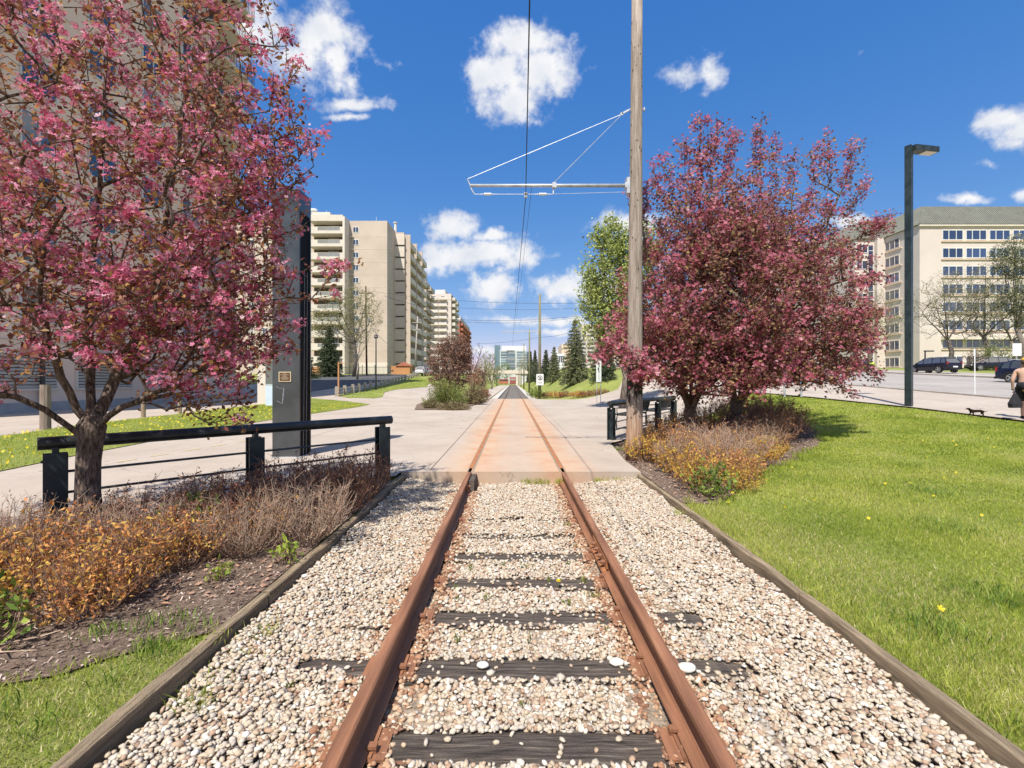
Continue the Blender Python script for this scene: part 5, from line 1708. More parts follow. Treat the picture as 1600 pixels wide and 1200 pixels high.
GL, GR = 'low shrubs of the left bed', 'low shrubs of the right bed'
for k, x, y, s, lab in [
    ('orange', -2.85, 3.15, .95, 'orange spirea shrub nearest the open mulch of the left bed'),
    ('orange', -3.5, 3.35, 1.0, 'orange spirea shrub in front of the big crabapple trunk'),
    ('pinkish', -3.15, 3.75, 1.05, 'salmon shrub with bare arching twigs right of the crabapple trunk'),
    ('orange', -4.15, 3.1, 1.0, 'orange shrub left of the crabapple trunk, towards the photo edge'),
    ('yellow', -3.45, 2.75, .9, 'yellow-orange low shrub at the front of the left bed'),
    ('yellow', -4.1, 2.5, .95, 'yellow-orange shrub at the far left front of the left bed'),
    ('green', -3.05, 2.48, 1.05, 'small light green weed bush at the left front of the mulch'),
    ('green', -3.38, 2.42, .8, 'lower light green weed beside the left photo edge'),
    ('orange', -2.72, 3.72, .85, 'small orange shrub between the trunk and the leafless shrub'),
    ('bare', -1.98, 4.3, 1.05, 'nearly leafless twiggy shrub beside the left timber edging'),
    ('bare', -2.35, 4.0, .9, 'leafless pale shrub left of its larger leafless neighbour'),
    ('russet', -2.4, 4.75, 1.0, 'dark russet shrub below the middle post of the left railing'),
    ('russet', -2.05, 5.25, 1.05, 'russet shrub overhanging the left timber edging'),
    ('russet', -2.6, 5.4, 1.0, 'russet shrub under the left railing next to its right end'),
    ('russet', -1.98, 5.9, .95, 'russet shrub at the end of the left bed by the plaza'),
    ('russet', -3.15, 4.75, .85, 'dark shrub behind the leafless one under the left railing'),
    ('green', -2.95, 4.35, 1.25, 'bright green leafy bush right of the crabapple trunk'),
    ('russet', -3.5, 4.2, .85, 'russet shrub right behind the crabapple trunk'),
    ('bare', -4.2, 3.75, .9, 'thin leafless shrub by the left end of the railing'),
    ('russet', -4.8, 3.5, .95, 'dark shrub at the left edge in front of the path'),
    ('orange', -4.9, 2.9, 1.0, 'orange shrub cut by the left photo edge'),
    ('orange', -2.75, 2.95, .75, 'low orange spirea sprawling over the open mulch'),
    ('orange', -3.9, 2.85, 1.0, 'orange shrub between the trunk and the left photo edge'),
    ('russet', -2.75, 4.3, 1.0, 'reddish shrub between the trunk and the middle railing post'),
    ('orange', -2.4, 4.4, .8, 'small orange shrub behind the leafless shrubs'),
    ('orange', -2.2, 5.7, .8, 'orange shrub close to the right post of the left railing'),
    ('pinkish', -3.6, 3.75, .95, 'salmon twiggy shrub at the foot of the crabapple trunk'),
    ('pinkish', -4.4, 3.4, 1.0, 'salmon twiggy shrub left of the crabapple trunk'),
    ('sprig', -1.87, 3.75, 1.1, 'lime green sprig against the left timber edging'),
    ('sprig', -2.2, 3.42, .8, 'lime green sprig at the foot of the leafless shrub'),
]:
    shrub(k, x, y, s, lab, GL)

rb = [
    ('orange', 3.3, 6.75, .9, 'orange shrub at the lawn rim near the tip of the right bed'),
    ('orange', 3.3, 8.0, 1.1, 'orange shrub in the middle of the right bed behind the yellow ones'),
    ('pinkish', 2.9, 7.8, 1.1, 'salmon shrub right behind the yellow one by the pole'),
    ('orange', 4.0, 8.9, 1.1, 'orange shrub among the salmon ones of the right bed'),
    ('orange', 4.9, 9.4, 1.0, 'orange shrub at the sunny side of the farther trunk'),
    ('orange', 5.7, 10.2, 1.0, 'orange shrub near the lawn, before the dark right shrubs'),
    ('yellow', 2.55, 8.5, 1.1, 'yellow shrub left of the wooden pole foot, at the plaza corner'),
    ('yellow', 2.75, 7.3, 1.15, 'yellow shrub just right of the wooden pole foot'),
    ('yellow', 2.65, 6.35, 1.0, 'yellow shrub at the near tip of the right bed'),
    ('green', 2.55, 5.95, 1.2, 'green and yellow bush at the very tip of the right bed'),
    ('orange', 2.95, 6.7, 1.0, 'orange shrub behind the near tip of the right bed'),
    ('bare', 3.15, 7.3, 1.15, 'pale twiggy shrub near the middle front of the right bed'),
    ('pinkish', 3.6, 7.7, 1.2, 'salmon twiggy shrub in the middle front of the right bed'),
    ('yellow', 3.55, 7.15, .95, 'yellow shrub at the lawn edge below the salmon shrubs'),
    ('pinkish', 4.2, 8.5, 1.3, 'salmon twiggy shrub right of the middle of the right bed'),
    ('yellow', 4.4, 8.2, .95, 'yellow shrub at the lawn edge, right of the middle of the right bed'),
    ('yellow', 5.0, 8.9, .9, 'small yellow shrub farthest right along the lawn edge'),
    ('pinkish', 3.4, 8.7, 1.25, 'salmon shrub behind the pale twiggy one of the right bed'),
    ('orange', 2.95, 8.4, 1.1, 'orange shrub behind the wooden pole'),
    ('orange', 3.1, 9.4, 1.15, 'orange shrub below the right railing'),
    ('russet', 3.9, 9.6, 1.2, 'russet shrub at the trunk of the nearer pink tree'),
    ('russet', 4.8, 9.7, 1.2, 'russet shrub between the two pink tree trunks'),
    ('yellow', 4.6, 11.2, 1.6, 'tall yellow-orange bush between the two trunks'),
    ('pinkish', 5.3, 9.9, 1.3, 'salmon shrub at the lawn side below the farther trunk'),
    ('russet', 5.9, 10.6, 1.35, 'dark russet shrub right of the farther trunk'),
    ('russet', 6.8, 11.6, 1.5, 'dark russet shrub near the right rim of the bed'),
    ('russet', 7.5, 12.9, 1.5, 'dark russet shrub at the right rim of the bed'),
    ('russet', 8.1, 14.3, 1.5, 'dark shrub at the far right corner of the bed'),
    ('russet', 6.7, 13.2, 1.6, 'dark shrub behind the farther trunk'),
    ('russet', 5.4, 12.6, 1.5, 'dark shrub behind the nearer trunk'),
    ('orange', 4.0, 11.6, 1.3, 'orange shrub by the benches side of the right bed'),
    ('russet', 7.6, 15.6, 1.5, 'dark shrub at the back of the right bed towards the road'),
    ('pinkish', 6.1, 10.9, 1.1, 'low salmon shrub at the rim of the right bed'),
    ('yellow', 3.1, 6.25, .7, 'small yellow sprawling shrub on the lawn rim at the near tip'),
]
for k, x, y, s, lab in rb:
    shrub(k, x, y, s, lab, GR)


# mulch chips and fallen leaves
def inside(poly, x, y):
    r_ = np.zeros(len(x), bool)
    n = len(poly)
    for i in range(n):
        x1, y1 = poly[i][0], poly[i][1]; x2, y2 = poly[(i + 1) % n][0], poly[(i + 1) % n][1]
        c = ((y1 > y) != (y2 > y)) & (x < (x2 - x1) * (y - y1) / (y2 - y1 + 1e-12) + x1)
        r_ ^= c
    return r_


def chips(name, poly, n, L, W, m, zoff, **kw):
    xs = [p[0] for p in poly]; ys = [p[1] for p in poly]
    x = rng.uniform(min(xs), max(xs), n); y = rng.uniform(min(ys), max(ys), n)
    k = inside(poly, x, y)
    x, y = x[k], y[k]
    n = len(x)
    a = rng.uniform(0, 2 * np.pi, n); t = rng.normal(0, 0.3, n)
    d = np.stack([np.cos(a), np.sin(a), t], 1); s = np.stack([-np.sin(a), np.cos(a), rng.normal(0, 0.35, n)], 1)
    P = np.stack([x, y, H(x, y) + zoff + rng.uniform(0, 0.010, n)], 1)
    l = rng.uniform(0.5, 1.2, n)[:, None] * L; w = rng.uniform(0.5, 1.3, n)[:, None] * W
    V = np.stack([P - d * l - s * w, P + d * l - s * w * 0.6, P + d * l + s * w, P - d * l + s * w * 0.7], 1).reshape(-1, 3)
    link(name, arr_mesh(name, V, np.arange(n * 4).reshape(-1, 4), m), **kw)


near_l = [p for p in LBED]
chips('mulch_chips', near_l, 60000, 0.013, 0.0045, M_CHIP, -0.043, label='brown shredded bark mulch around the left shrubs', cat='mulch', kind='stuff')
chips('mulch_chips', RBED, 26000, 0.02, 0.008, M_CHIP, -0.043, label='brown shredded bark mulch around the right shrubs', cat='mulch', kind='stuff')
L_FALL = leafmat('fallen_leaf', [(0, (0.30, 0.17, 0.11)), (0.6, (0.46, 0.28, 0.19)), (1, (0.60, 0.42, 0.30))], 0.1)
chips('fallen_leaves', [(-1.8, 3.2), (-1.8, 6.7), (-2.4, 6.5), (-4.6, 4.0), (-4.6, 2.6), (-3.0, 2.7), (-2.3, 3.1)], 2600, 0.016, 0.012, L_FALL, -0.035, label='dry fallen leaves lying under the left shrubs', cat='leaves', kind='stuff')
chips('fallen_leaves', [(2.1, 5.6), (2.1, 8.3), (4.5, 11), (7, 12), (5.3, 8.8), (3.4, 6.6)], 1600, 0.022, 0.016, L_FALL, -0.033, label='dry fallen leaves lying under the right shrubs', cat='leaves', kind='stuff')
for (x, y, a) in ((-2.32, 3.02, 0.3),):
    V = np.array([[-.045, 0, 0.006], [0, .022, 0.014], [.05, 0, 0.004], [0, -.02, 0.02]])
    link('fallen_leaf', arr_mesh('fallen_leaf', V, np.array([[0, 1, 2, 3]]), M_DRYLEAF), None, (x, y, -0.034), a, label='single large dry leaf on the open mulch at the left', cat='leaf')
# a dead twig on the mulch
tw = MB().tube([(-2.95, 2.42, 0.0), (-2.8, 2.47, 0.02), (-2.66, 2.56, 0.015), (-2.58, 2.6, 0.03)], [0.006, 0.006, 0.005, 0.002], 5).tube([(-2.8, 2.47, 0.02), (-2.72, 2.42, 0.012), (-2.55, 2.44, 0.01)], [0.005, 0.004, 0.002], 5).tube([(-2.66, 2.56, .015), (-2.64, 2.5, .05)], [.004, .002], 4)
tw.build('dead_twig', M_STEMG, label='forked dead twig lying on the mulch at the lower left', cat='twig')


# ================================================================ GRASS
def grass(name, regs, label, excl=(), m_=None):
    """regs: (polygon, y range, count, blade height, blade width)"""
    parts = []
    for poly, n, h, w, zo in regs:
        xs = [p[0] for p in poly]; ys = [p[1] for p in poly]
        x = rng.uniform(min(xs), max(xs), n); y = rng.uniform(min(ys), max(ys), n)
        k = inside(poly, x, y)
        for e in (RBED, LBED): k &= ~inside(e, x, y)
        x, y = x[k], y[k]
        # a patchy mown lawn: some places thinner and lower
        pt = 0.5 + 0.5 * np.sin(x * 2.1 + 1.7 * np.sin(y * 1.3)) * np.sin(y * 1.9 + 1.3 * np.sin(x * 0.9))
        k = rng.random(len(x)) < 0.55 + 0.45 * pt
        x, y, pt = x[k], y[k], pt[k]
        m = len(x)
        hh = rng.uniform(0.5, 1.15, m) * h * (0.75 + 0.4 * pt)
        a = rng.uniform(0, 2 * np.pi, m); b = rng.uniform(0, 2 * np.pi, m)
        P = np.stack([x, y, H(x, y) + zo], 1)
        s = np.stack([np.cos(a), np.sin(a), np.zeros(m)], 1) * (w * rng.uniform(.6, 1.2, m))[:, None]
        ln = rng.uniform(0.15, 0.95, m)
        top = P + np.stack([np.cos(b) * ln * hh, np.sin(b) * ln * hh, hh * np.sqrt(1 - 0.6 * ln * ln)], 1)
        V = np.stack([P - s, P + s, top], 1).reshape(-1, 3)
        parts.append((V, np.arange(m * 3).reshape(-1, 3)))
    V, F = merge(parts)
    return link(name, arr_mesh(name, V, F, m_ or L_GRASS), label=label, cat='grass', kind='stuff')


LAWN = [(2.09, 1.3), (2.09, 8.0), (3.0, 10), (6.5, 15.4), (8.7, 18.8), (12.3, 23.3), (13.4, 20.4), (14.4, 16.4), (14.6, 12), (14.9, 4), (14.9, 1.3)]


def clip_y(poly, a, b, slope=1.35):
    return [(-100, a), (100, a), (100, b), (-100, b)]


def band(poly, y0, y1):
    """keep part of poly between two depths (Sutherland-Hodgman)"""
    out = poly
    for lim, sgn in ((y0, 1), (y1, -1)):
        res = []
        for i in range(len(out)):
            p, q = out[i], out[(i + 1) % len(out)]
            ip, iq = (p[1] - lim) * sgn >= 0, (q[1] - lim) * sgn >= 0
            if ip: res.append(p)
            if ip != iq:
                t = (lim - p[1]) / (q[1] - p[1])
                res.append((p[0] + (q[0] - p[0]) * t, lim))
        out = res
    return out


def wedge(poly, y1):
    """drop what lies far outside the view to the side: x > 1.35 y"""
    lim = 1.3
    out = []
    for i in range(len(poly)):
        p, q = poly[i], poly[(i + 1) % len(poly)]
        ip, iq = p[0] <= lim * p[1] + 0.6, q[0] <= lim * q[1] + 0.6
        if ip: out.append(p)
        if ip != iq:
            fa, fb = p[0] - lim * p[1] - 0.6, q[0] - lim * q[1] - 0.6
            t = fa / (fa - fb)
            out.append((p[0] + (q[0] - p[0]) * t, p[1] + (q[1] - p[1]) * t))
    return out


LW = wedge(LAWN, 0)
grass('lawn_grass', [(band(LW, 1.3, 3.2), 80000, 0.042, 0.0026, -0.06), (band(LW, 3.2, 5.5), 110000, 0.040, 0.0034, -0.06), (band(LW, 5.5, 9), 130000, 0.046, 0.006, -0.06),
                     (band(LW, 9, 14), 120000, 0.052, 0.010, -0.06), (band(LW, 14, 24), 60000, 0.07, 0.016, -0.06)], 'mown spring lawn right of the timber edging')
grass('dry_grass', [([(2.1, 1.3), (2.1, 5.9), (2.5, 5.7), (2.9, 4.6), (3.3, 3.6), (2.9, 1.6)], 26000, 0.04, 0.003, -0.06), (band(LW, 3.0, 8.0), 14000, 0.045, 0.005, -0.06)], 'straw coloured dead grass mixed into the lawn along the right timber', (), L_DRYG)
NL = [(-1.79, 1.2), (-1.79, 2.95), (-2.3, 2.8), (-3.0, 2.3), (-3.9, 1.9), (-3.9, 1.2)]
grass('lawn_grass', [(NL, 26000, 0.035, 0.0028, -0.06)], 'strip of grass at the lower left between mulch and timber edging')
IP = [(p.x, p.y) for p in ISL]
grass('dry_grass', [(NL, 16000, 0.035, 0.003, -0.06)], 'straw coloured grass at the lower left', (), L_DRYG)
grass('lawn_grass', [(IP, 130000, 0.07, 0.011, 0.0)], 'sunlit grass island across the path on the left')
VP = [(p.x, p.y) for p in VER]
grass('lawn_grass', [(VP, 26000, 0.11, 0.03, 0.0)], 'grass verge at the foot of the low post fence')
# longer tufts along edges, between the ties and in the lawn


def tufts(name, spots, h, w, per, label, m=None, spread=0.05):
    parts = []
    for (x, y, z, s) in spots:
        n = int(per * s)
        a = rng.uniform(0, 2 * np.pi, n); b = rng.uniform(0, 2 * np.pi, n)
        P = np.stack([x + rng.normal(0, spread * s, n), y + rng.normal(0, spread * s, n), np.full(n, z)], 1)
        hh = rng.uniform(0.4, 1.1, n) * h
        sd = np.stack([np.cos(a), np.sin(a), np.zeros(n)], 1) * w
        ln = rng.uniform(0.1, 0.8, n)
        mid = P + np.stack([np.cos(b) * ln * hh * 0.4, np.sin(b) * ln * hh * 0.4, hh * 0.65], 1)
        top = P + np.stack([np.cos(b) * ln * hh, np.sin(b) * ln * hh, hh], 1)
        V = np.stack([P, mid + sd, top, mid - sd], 1).reshape(-1, 3)
        parts.append((V, np.arange(n * 4).reshape(-1, 4)))
    V, F = merge(parts)
    return link(name, arr_mesh(name, V, F, m or L_GRASS), label=label, cat='grass', kind='stuff')


tufts('grass_tufts', [(-1.87 - rnd.random() * .6, 1.95 + rnd.random() * .9, -0.05, rnd.uniform(.6, 1.6)) for _ in range(14)], 0.09, 0.003, 40, 'longer dark grass tufts at the lower left by the timber', L_GREEN)
tufts('grass_tufts', [(-1.66 + rnd.random() * .12, 2.2 + rnd.random() * .9, -0.2, rnd.uniform(.4, 1.2)) for _ in range(20)], 0.13, 0.0025, 30, 'grass sprouting through the pebbles along the left timber')
edge = [RBED[i] for i in range(len(RBED)) if RBED[i][0] > 2.2 and not (RBED[i][1] > 10 and RBED[i][0] < 7.5)]
tufts('grass_tufts', [(x + rnd.gauss(0, .03), y + rnd.gauss(0, .03), Hs(x, y) - 0.06, rnd.uniform(.5, 1.1)) for x, y in edge for _ in range(3)], 0.09, 0.005, 26, 'ragged grass edge of the right shrub bed', None, .08)
edge = [LBED[i] for i in range(len(LBED)) if LBED[i][1] < 2.9 and LBED[i][0] > -4.1]
tufts('grass_tufts', [(x + rnd.gauss(0, .02), y - .02 + rnd.gauss(0, .02), -0.06, rnd.uniform(.5, 1.1)) for x, y in edge for _ in range(2)], 0.06, 0.003, 30, 'ragged grass edge of the left mulch', None, .06)
tufts('grass_tufts', [(2.14 + rnd.random() * .05, 1.4 + i * .11, -0.06, rnd.uniform(.4, 1.0)) for i in range(40)], 0.10, 0.003, 26, 'unmown grass along the right timber edging')
tufts('grass_tufts', [(x + rnd.gauss(0, .1), y + rnd.gauss(0, .1), -0.06, 1.3) for x, y in [(3.35, 3.1)] * 5 + [(2.5, 2.75)] * 4 + [(5.6, 6.2)] * 3 + [(4.4, 4.6)] * 3 + [(7, 8)] * 3], 0.085, 0.003, 60, 'darker clumps in the right lawn', L_GREEN, 0.09)
tufts('grass_tufts', [(1.93, 4.9 + rnd.random() * .5, -0.15, .7) for _ in range(5)] + [(0.2 + rnd.random() * .7, 7.2 + rnd.random() * .1, -0.2, .9) for _ in range(12)] + [(1.3 + rnd.random() * .7, 7.15 + rnd.random() * .2, -0.18, .8) for _ in range(14)],
      0.13, 0.004, 22, 'grass growing at the front edge of the plaza')
weeds = [(x, y, -0.205, s) for x, y, s in [(-0.42, 3.42, .5), (-0.2, 3.45, .4), (0.4, 3.38, .6), (0.62, 3.5, .7), (-0.38, 4.0, .5), (-0.1, 4.05, .7), (0.1, 4.02, .6), (0.5, 4.1, .5), (0.62, 4.5, .6), (0.1, 2.88, .4), (-0.35, 2.9, .4),
                                           (0.62, 3.0, .3), (-0.5, 4.6, .4), (0.62, 5.2, .6), (0.55, 5.6, .5), (-0.45, 3.6, .4), (0.58, 3.72, .6), (0.3, 3.75, .4), (0.05, 2.3, .3), (-1.2, 2.45, .3)]]
tufts('weeds', weeds, 0.06, 0.005, 24, 'small green weeds sprouting between the ties', leafmat('weed_leaf', [(0, (0.12, 0.16, 0.03)), (1, (0.34, 0.36, 0.09))], 0.4), 0.035)


def dandelion(x, y, z, h, label, r=0.014):
    o = root('dandelion', label, 'flower', (x, y, z))
    MB().tube([(0, 0, 0), (0.003, 0, h * .6), (0, 0, h)], 0.0016, 5).build('stem', L_GREEN, o)
    f = MB()
    for k in range(14):
        a = k * 2.399
        for rr, hh in ((1, 0), (0.65, 0.35)):
            t = Vector((math.cos(a) * r * rr, math.sin(a) * r * rr, h + r * hh))
            s = Vector((-math.sin(a), math.cos(a), 0)) * r * 0.25
            f.add([(0, 0, h + r * .2 * hh), t + s, t - s], [(0, 1, 2)])
    f.build('flower_head', L_DAND, o)


dandelion(0.365, 3.62, -0.19, 0.055, 'yellow dandelion standing on the third tie from the front', 0.02)
n = 420
x = rng.uniform(2.5, 14, n); y = rng.uniform(2.0, 22, n)
k = inside(LAWN, x, y) & (rng.random(n) < 0.75)
P1 = np.stack([x[k], y[k], H(x[k], y[k]) - 0.015], 1)
n = 1500
x = rng.uniform(-15, -5, n); y = rng.uniform(5, 28, n)
k = inside(IP, x, y)
P2 = np.stack([x[k], y[k], H(x[k], y[k]) + 0.07], 1)
V, F = blossoms(P1, rng.uniform(0.012, 0.024, len(P1)))
link('dandelion_flowers', arr_mesh('dandelion_flowers', V, F, L_DAND), label='scattered yellow dandelion heads in the right lawn', cat='flowers', kind='stuff')
V, F = blossoms(P2, rng.uniform(0.022, 0.04, len(P2)))
link('dandelion_flowers', arr_mesh('dandelion_flowers', V, F, L_DAND), label='many yellow dandelion heads in the grass island on the left', cat='flowers', kind='stuff')

# ================================================================ RAILINGS, PYLON, POLES
def railing(pts, ztop, label, posts, overhang=0.12, n_cables=3, pw=0.17):
    o = root('railing', label, 'railing', (pts[0][0], pts[0][1], 0))
    P = [Vector((a, b, 0)) for a, b in pts]
    d0 = (P[1] - P[0]).normalized(); d1 = (P[-1] - P[-2]).normalized()
    L = [P[0] - d0 * overhang] + P[1:-1] + [P[-1] + d1 * overhang]
    MB().tube([(p.x, p.y, ztop) for p in L], 0.062, 14).build('handrail', M_BLACK, o, True, smooth=False, bevel=0.0)
    for i in range(n_cables):
        MB().tube([(p.x, p.y, ztop - 0.28 - i * 0.2) for p in P], 0.013, 6).build('cable', M_BLACK, o, True)
    for (x, y, a) in posts:
        z = Hs(x, y)
        q = MB()
        q.box((0, -pw * 0.38, (ztop - 0.10) / 2 + z / 2), (pw * 1.0, pw * 0.16, ztop - 0.10 - z))
        q.box((0, pw * 0.38, (ztop - 0.10) / 2 + z / 2), (pw * 1.0, pw * 0.16, ztop - 0.10 - z))
        q.box((0, 0, (ztop - 0.14) / 2 + z / 2), (pw * 0.3, pw * 0.62, ztop - 0.14 - z))
        q.box((0, 0, ztop - 0.075), (0.05, 0.10, 0.07))
        po = q.build('post', M_DGREEN, o, loc=(x - pts[0][0], y - pts[0][1], 0), rz=a, bevel=0.004)
        bl = MB().cyl((-pw * .5, -pw * .48, ztop - 0.16), (-pw * .5 + 0.0, -pw * .48 - 0.012, ztop - 0.16), 0.016, n=6)
        bl.build('bolt', M_BLACK, po)
    return o


railing([(-4.32, 4.3), (-3.14, 5.55), (-1.93, 6.82)], 0.87, 'long black steel railing with three posts behind the left shrub bed', [(-4.32, 4.3, R(46)), (-3.14, 5.55, R(46)), (-1.95, 6.82, R(46))])
railing([(2.45, 11.3), (3.45, 12.9), (4.6, 14.4), (5.6, 15.8)], 0.90, 'black steel railing behind the right shrub bed', [(2.45, 11.3, R(55)), (3.5, 12.95, R(55)), (4.6, 14.4, R(55)), (5.6, 15.8, R(55))])


def bench(x, y, rz, label):
    o = root('park_bench', label, 'bench', (x, y, 0), rz, 'benches behind the right railing')
    sl = MB().box((0, 0, 0), (1.6, 0.09, 0.035)).mesh('slat', M_TRIM)
    for i in range(4): link('slat', sl, o, (0, -0.2 + i * 0.12, 0.45))
    for i in range(4):
        s = link('slat', sl, o, (0, 0.24 + i * 0.025, 0.56 + i * 0.1))
        s.rotation_euler = (R(78), 0, 0)
    lg = MB().tube([(0, -0.22, 0), (0, -0.24, 0.22), (0, -0.2, 0.43), (0, 0.2, 0.43), (0, 0.26, 0.55), (0, 0.34, 0.92)], 0.022, 6).tube([(0, 0.2, 0.43), (0, 0.24, 0.2), (0, 0.2, 0)], 0.022, 6).tube([(0, -0.2, 0.43), (0, -0.22, 0.64), (0, 0.27, 0.66)], 0.018, 6).mesh('leg', M_BLACK)
    for q in (-0.7, 0.7): link('leg', lg, o, (q, 0, 0))


bench(3.75, 14.3, R(-125), 'dark slatted bench seen behind the first panel of the right railing')
bench(5.2, 16.2, R(-125), 'dark slatted bench farther back behind the right railing')

# steel pylon
D = 8.75
xl, xm, xr = WX(428, D), WX(470, D), WX(485.5, D)
py = root('steel_pylon', 'tall dark grey and black steel pylon standing on the path behind the left railing', 'pylon', ((xl + xm) / 2, D, 0))
zt = WZ(297, D)
MB().bx(xl, xm, D - 0.06, D - 0.02, 0.012, zt).build('front_panel', M_PYL, py, True, bevel=0.004)
MB().bx(xl + 0.01, xm - 0.012, D - 0.018, D + 0.42, 0.012, zt - 0.004).build('black_core', M_PYLB, py, True)
MB().bx(xm - 0.010, xm, D - 0.018, D + 0.44, WZ(330, D), zt - 0.002).build('cap_panel', M_PYL, py, True)
MB().bx(xm - 0.010, xm + 0.002, D + 0.40, D + 0.44, 0.012, WZ(330, D)).build('edge_trim', M_PYL, py, True)
MB().bx(xl - 0.03, xm + 0.03, D - 0.09, D + 0.47, -0.02, 0.012).build('base_plate', M_GALV, py, True)
cw = MB()
for q in (0.08, 0.2): cw.tube([(xm + .012, D + q, 0.02), (xm + .012, D + q + .03, 1.5), (xm + .01, D + q + .06, 3.6)], 0.003, 4)
cw.build('cable', M_GALV, py, True)
px0, px1, pz0, pz1 = WX(438.5, D), WX(457.5, D), WZ(596.5, D), WZ(581, D)
yf = D - 0.06
pq = MB().bx(px0, px1, yf - 0.015, yf - 0.001, pz0, pz1).build('plaque', M_GOLD, py, True, label='small bronze plaque with pale border and lines of text')
MB().bx(px0 + .017, px1 - .017, yf - 0.018, yf - 0.0152, pz0 + .017, pz1 - .017).build('plaque_face', M_BRONZE, pq, True)
tx = MB()
w = px1 - px0
for i, (a, b_) in enumerate([(.38, .62), (.16, .84), (.34, .66), (.28, .72), (.16, .84), (.26, .74)]):
    z = pz1 - .032 - i * .021
    k = px0 + w * a
    while k < px0 + w * b_:
        L = rnd.uniform(.006, .016)
        tx.bx(k, min(k + L, px0 + w * b_), yf - 0.0195, yf - 0.0182, z - .008, z)
        k += L + .004
tx.build('plaque_text', M_GOLD, pq, True)
sm = MB()
rr = random.Random(4)
# peeled pale scratch marks on the panel
for (ax, ay, bx_, by_, w_) in [(433, 603, 440, 607, .02), (440, 607, 446, 606, .015), (446, 607, 443.5, 630, .035), (434, 625, 444, 631, .018), (434, 625, 437, 628, .02)]:
    p, q = Vector((WX(ax, D), yf - 0.0015, WZ(ay, D))), Vector((WX(bx_, D), yf - 0.0015, WZ(by_, D)))
    nseg = 7
    dv = (q - p); nn = Vector((-dv.z, 0, dv.x)).normalized()
    vs, fs = [], []
    for i in range(nseg + 1):
        c = p + dv * i / nseg
        a_, b2 = rr.uniform(.3, 1) * w_ / 2, rr.uniform(.3, 1) * w_ / 2
        vs += [c + nn * a_, c - nn * b2]
    for i in range(nseg): fs.append((2 * i, 2 * i + 2, 2 * i + 3, 2 * i + 1))
    sm.add(vs, fs)
sm.build('scratch_marks', mat('scuffed_grey', (0.10, 0.11, 0.12), (0.24, 0.25, 0.27), 20, 0.6), py, True)

# near wooden pole with its bracket arm
def near_pole_mat():
    m = bpy.data.materials.new('leaf_shaded_pole_wood')
    m.use_nodes = True
    t = NT(m.node_tree)
    o = t.n('ShaderNodeTexCoord').outputs['Object']
    v = t.vmath('MULTIPLY', o, (7, 7, 0.4))
    f = t.noise(v, 5, 8, 0.7)
    base = t.ramp(f, [(0.3, (0.15, 0.11, 0.085)), (0.5, (0.32, 0.26, 0.21)), (0.68, (0.46, 0.39, 0.33))])
    low = t.ramp(f, [(0.3, (0.20, 0.11, 0.06)), (0.5, (0.40, 0.25, 0.16)), (0.68, (0.52, 0.40, 0.29))])
    z = t.n('ShaderNodeSeparateXYZ', Vector=o).outputs[2]
    cc = t.mix(t.smooth(t.math('ADD', z, t.math('MULTIPLY_ADD', f, 1.2, -.6)), .55, 1.15), low, base)
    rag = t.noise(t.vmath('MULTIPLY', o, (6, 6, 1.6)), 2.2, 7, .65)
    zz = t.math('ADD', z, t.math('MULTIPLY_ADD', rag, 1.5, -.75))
    leaf_shade = t.math('MULTIPLY', t.smooth(zz, 1.12, 1.2), t.math('SUBTRACT', 1, t.smooth(zz, 1.78, 1.84)))  # ragged dark band: foliage shadow painted into the wood colour
    cc = t.mix(t.math('MULTIPLY', leaf_shade, .93), cc, (0.022, 0.018, 0.016))
    b = t.n('ShaderNodeBsdfPrincipled', Base__Color=cc, Roughness=0.9)
    b.inputs['Specular IOR Level'].default_value = .2
    bn = t.n('ShaderNodeBump', Strength=1.0, Distance=0.02, Height=f)
    t.link(bn.outputs[0], b.inputs['Normal'])
    t.link(b.outputs[0], t.n('ShaderNodeOutputMaterial').inputs[0])
    return m


D = 8.7
px_b, px_t = WX(991, D), WX(995, D)
pole = root('overhead_line_pole', 'thick weathered wooden pole carrying the nearest bracket arm over the track', 'pole', (px_b, D, 0))
zs = [-0.05, 0.3, 1.0, 1.8, 3, 4.5, 6, 7.5, 9.2]
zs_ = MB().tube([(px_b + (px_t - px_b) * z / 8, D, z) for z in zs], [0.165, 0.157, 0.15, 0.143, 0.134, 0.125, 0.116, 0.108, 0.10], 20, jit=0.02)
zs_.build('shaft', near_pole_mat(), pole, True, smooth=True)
pt = MB()
for i in range(46):       # climbing marks and knots
    z = rnd.uniform(0.3, 8.5); a = rnd.uniform(math.pi, 2 * math.pi)
    r_ = 0.155 - z * 0.0062
    c = Vector((px_b + (px_t - px_b) * z / 8 + math.cos(a) * r_, D + math.sin(a) * r_, z))
    pt.box(c, (0.012, 0.012, rnd.uniform(.012, .04)), rz=a)
pt.build('climbing_scars', M_TRIM, pole, True, kind='stuff')
zA = WZ(290, D)
xe = WX(735, D)
xp = px_b + (px_t - px_b) * zA / 8
MB().cyl((xe, D, zA), (xp - 0.16, D, zA), 0.028, 0.034, 10).build('bracket_arm', M_GALV, pole, True, smooth=True)
MB().box((xp - 0.155, D, zA - 0.01), (0.06, 0.12, 0.30)).box((xp - 0.19, D, zA), (0.05, 0.09, 0.1)).build('pole_clamp', M_GALV, pole, True)
zB = WZ(171, D)
sw = MB()
xj = WX(866, D)
sw.tube([(xe - .02, D, zA + .14), (xp - .26, D, zB - .09)], 0.006, 5)
sw.tube([(xj, D, zA + .06), (xp - .26, D, zB - .09)], 0.006, 5)
sw.build('stay_wire', M_GALV, pole, True)
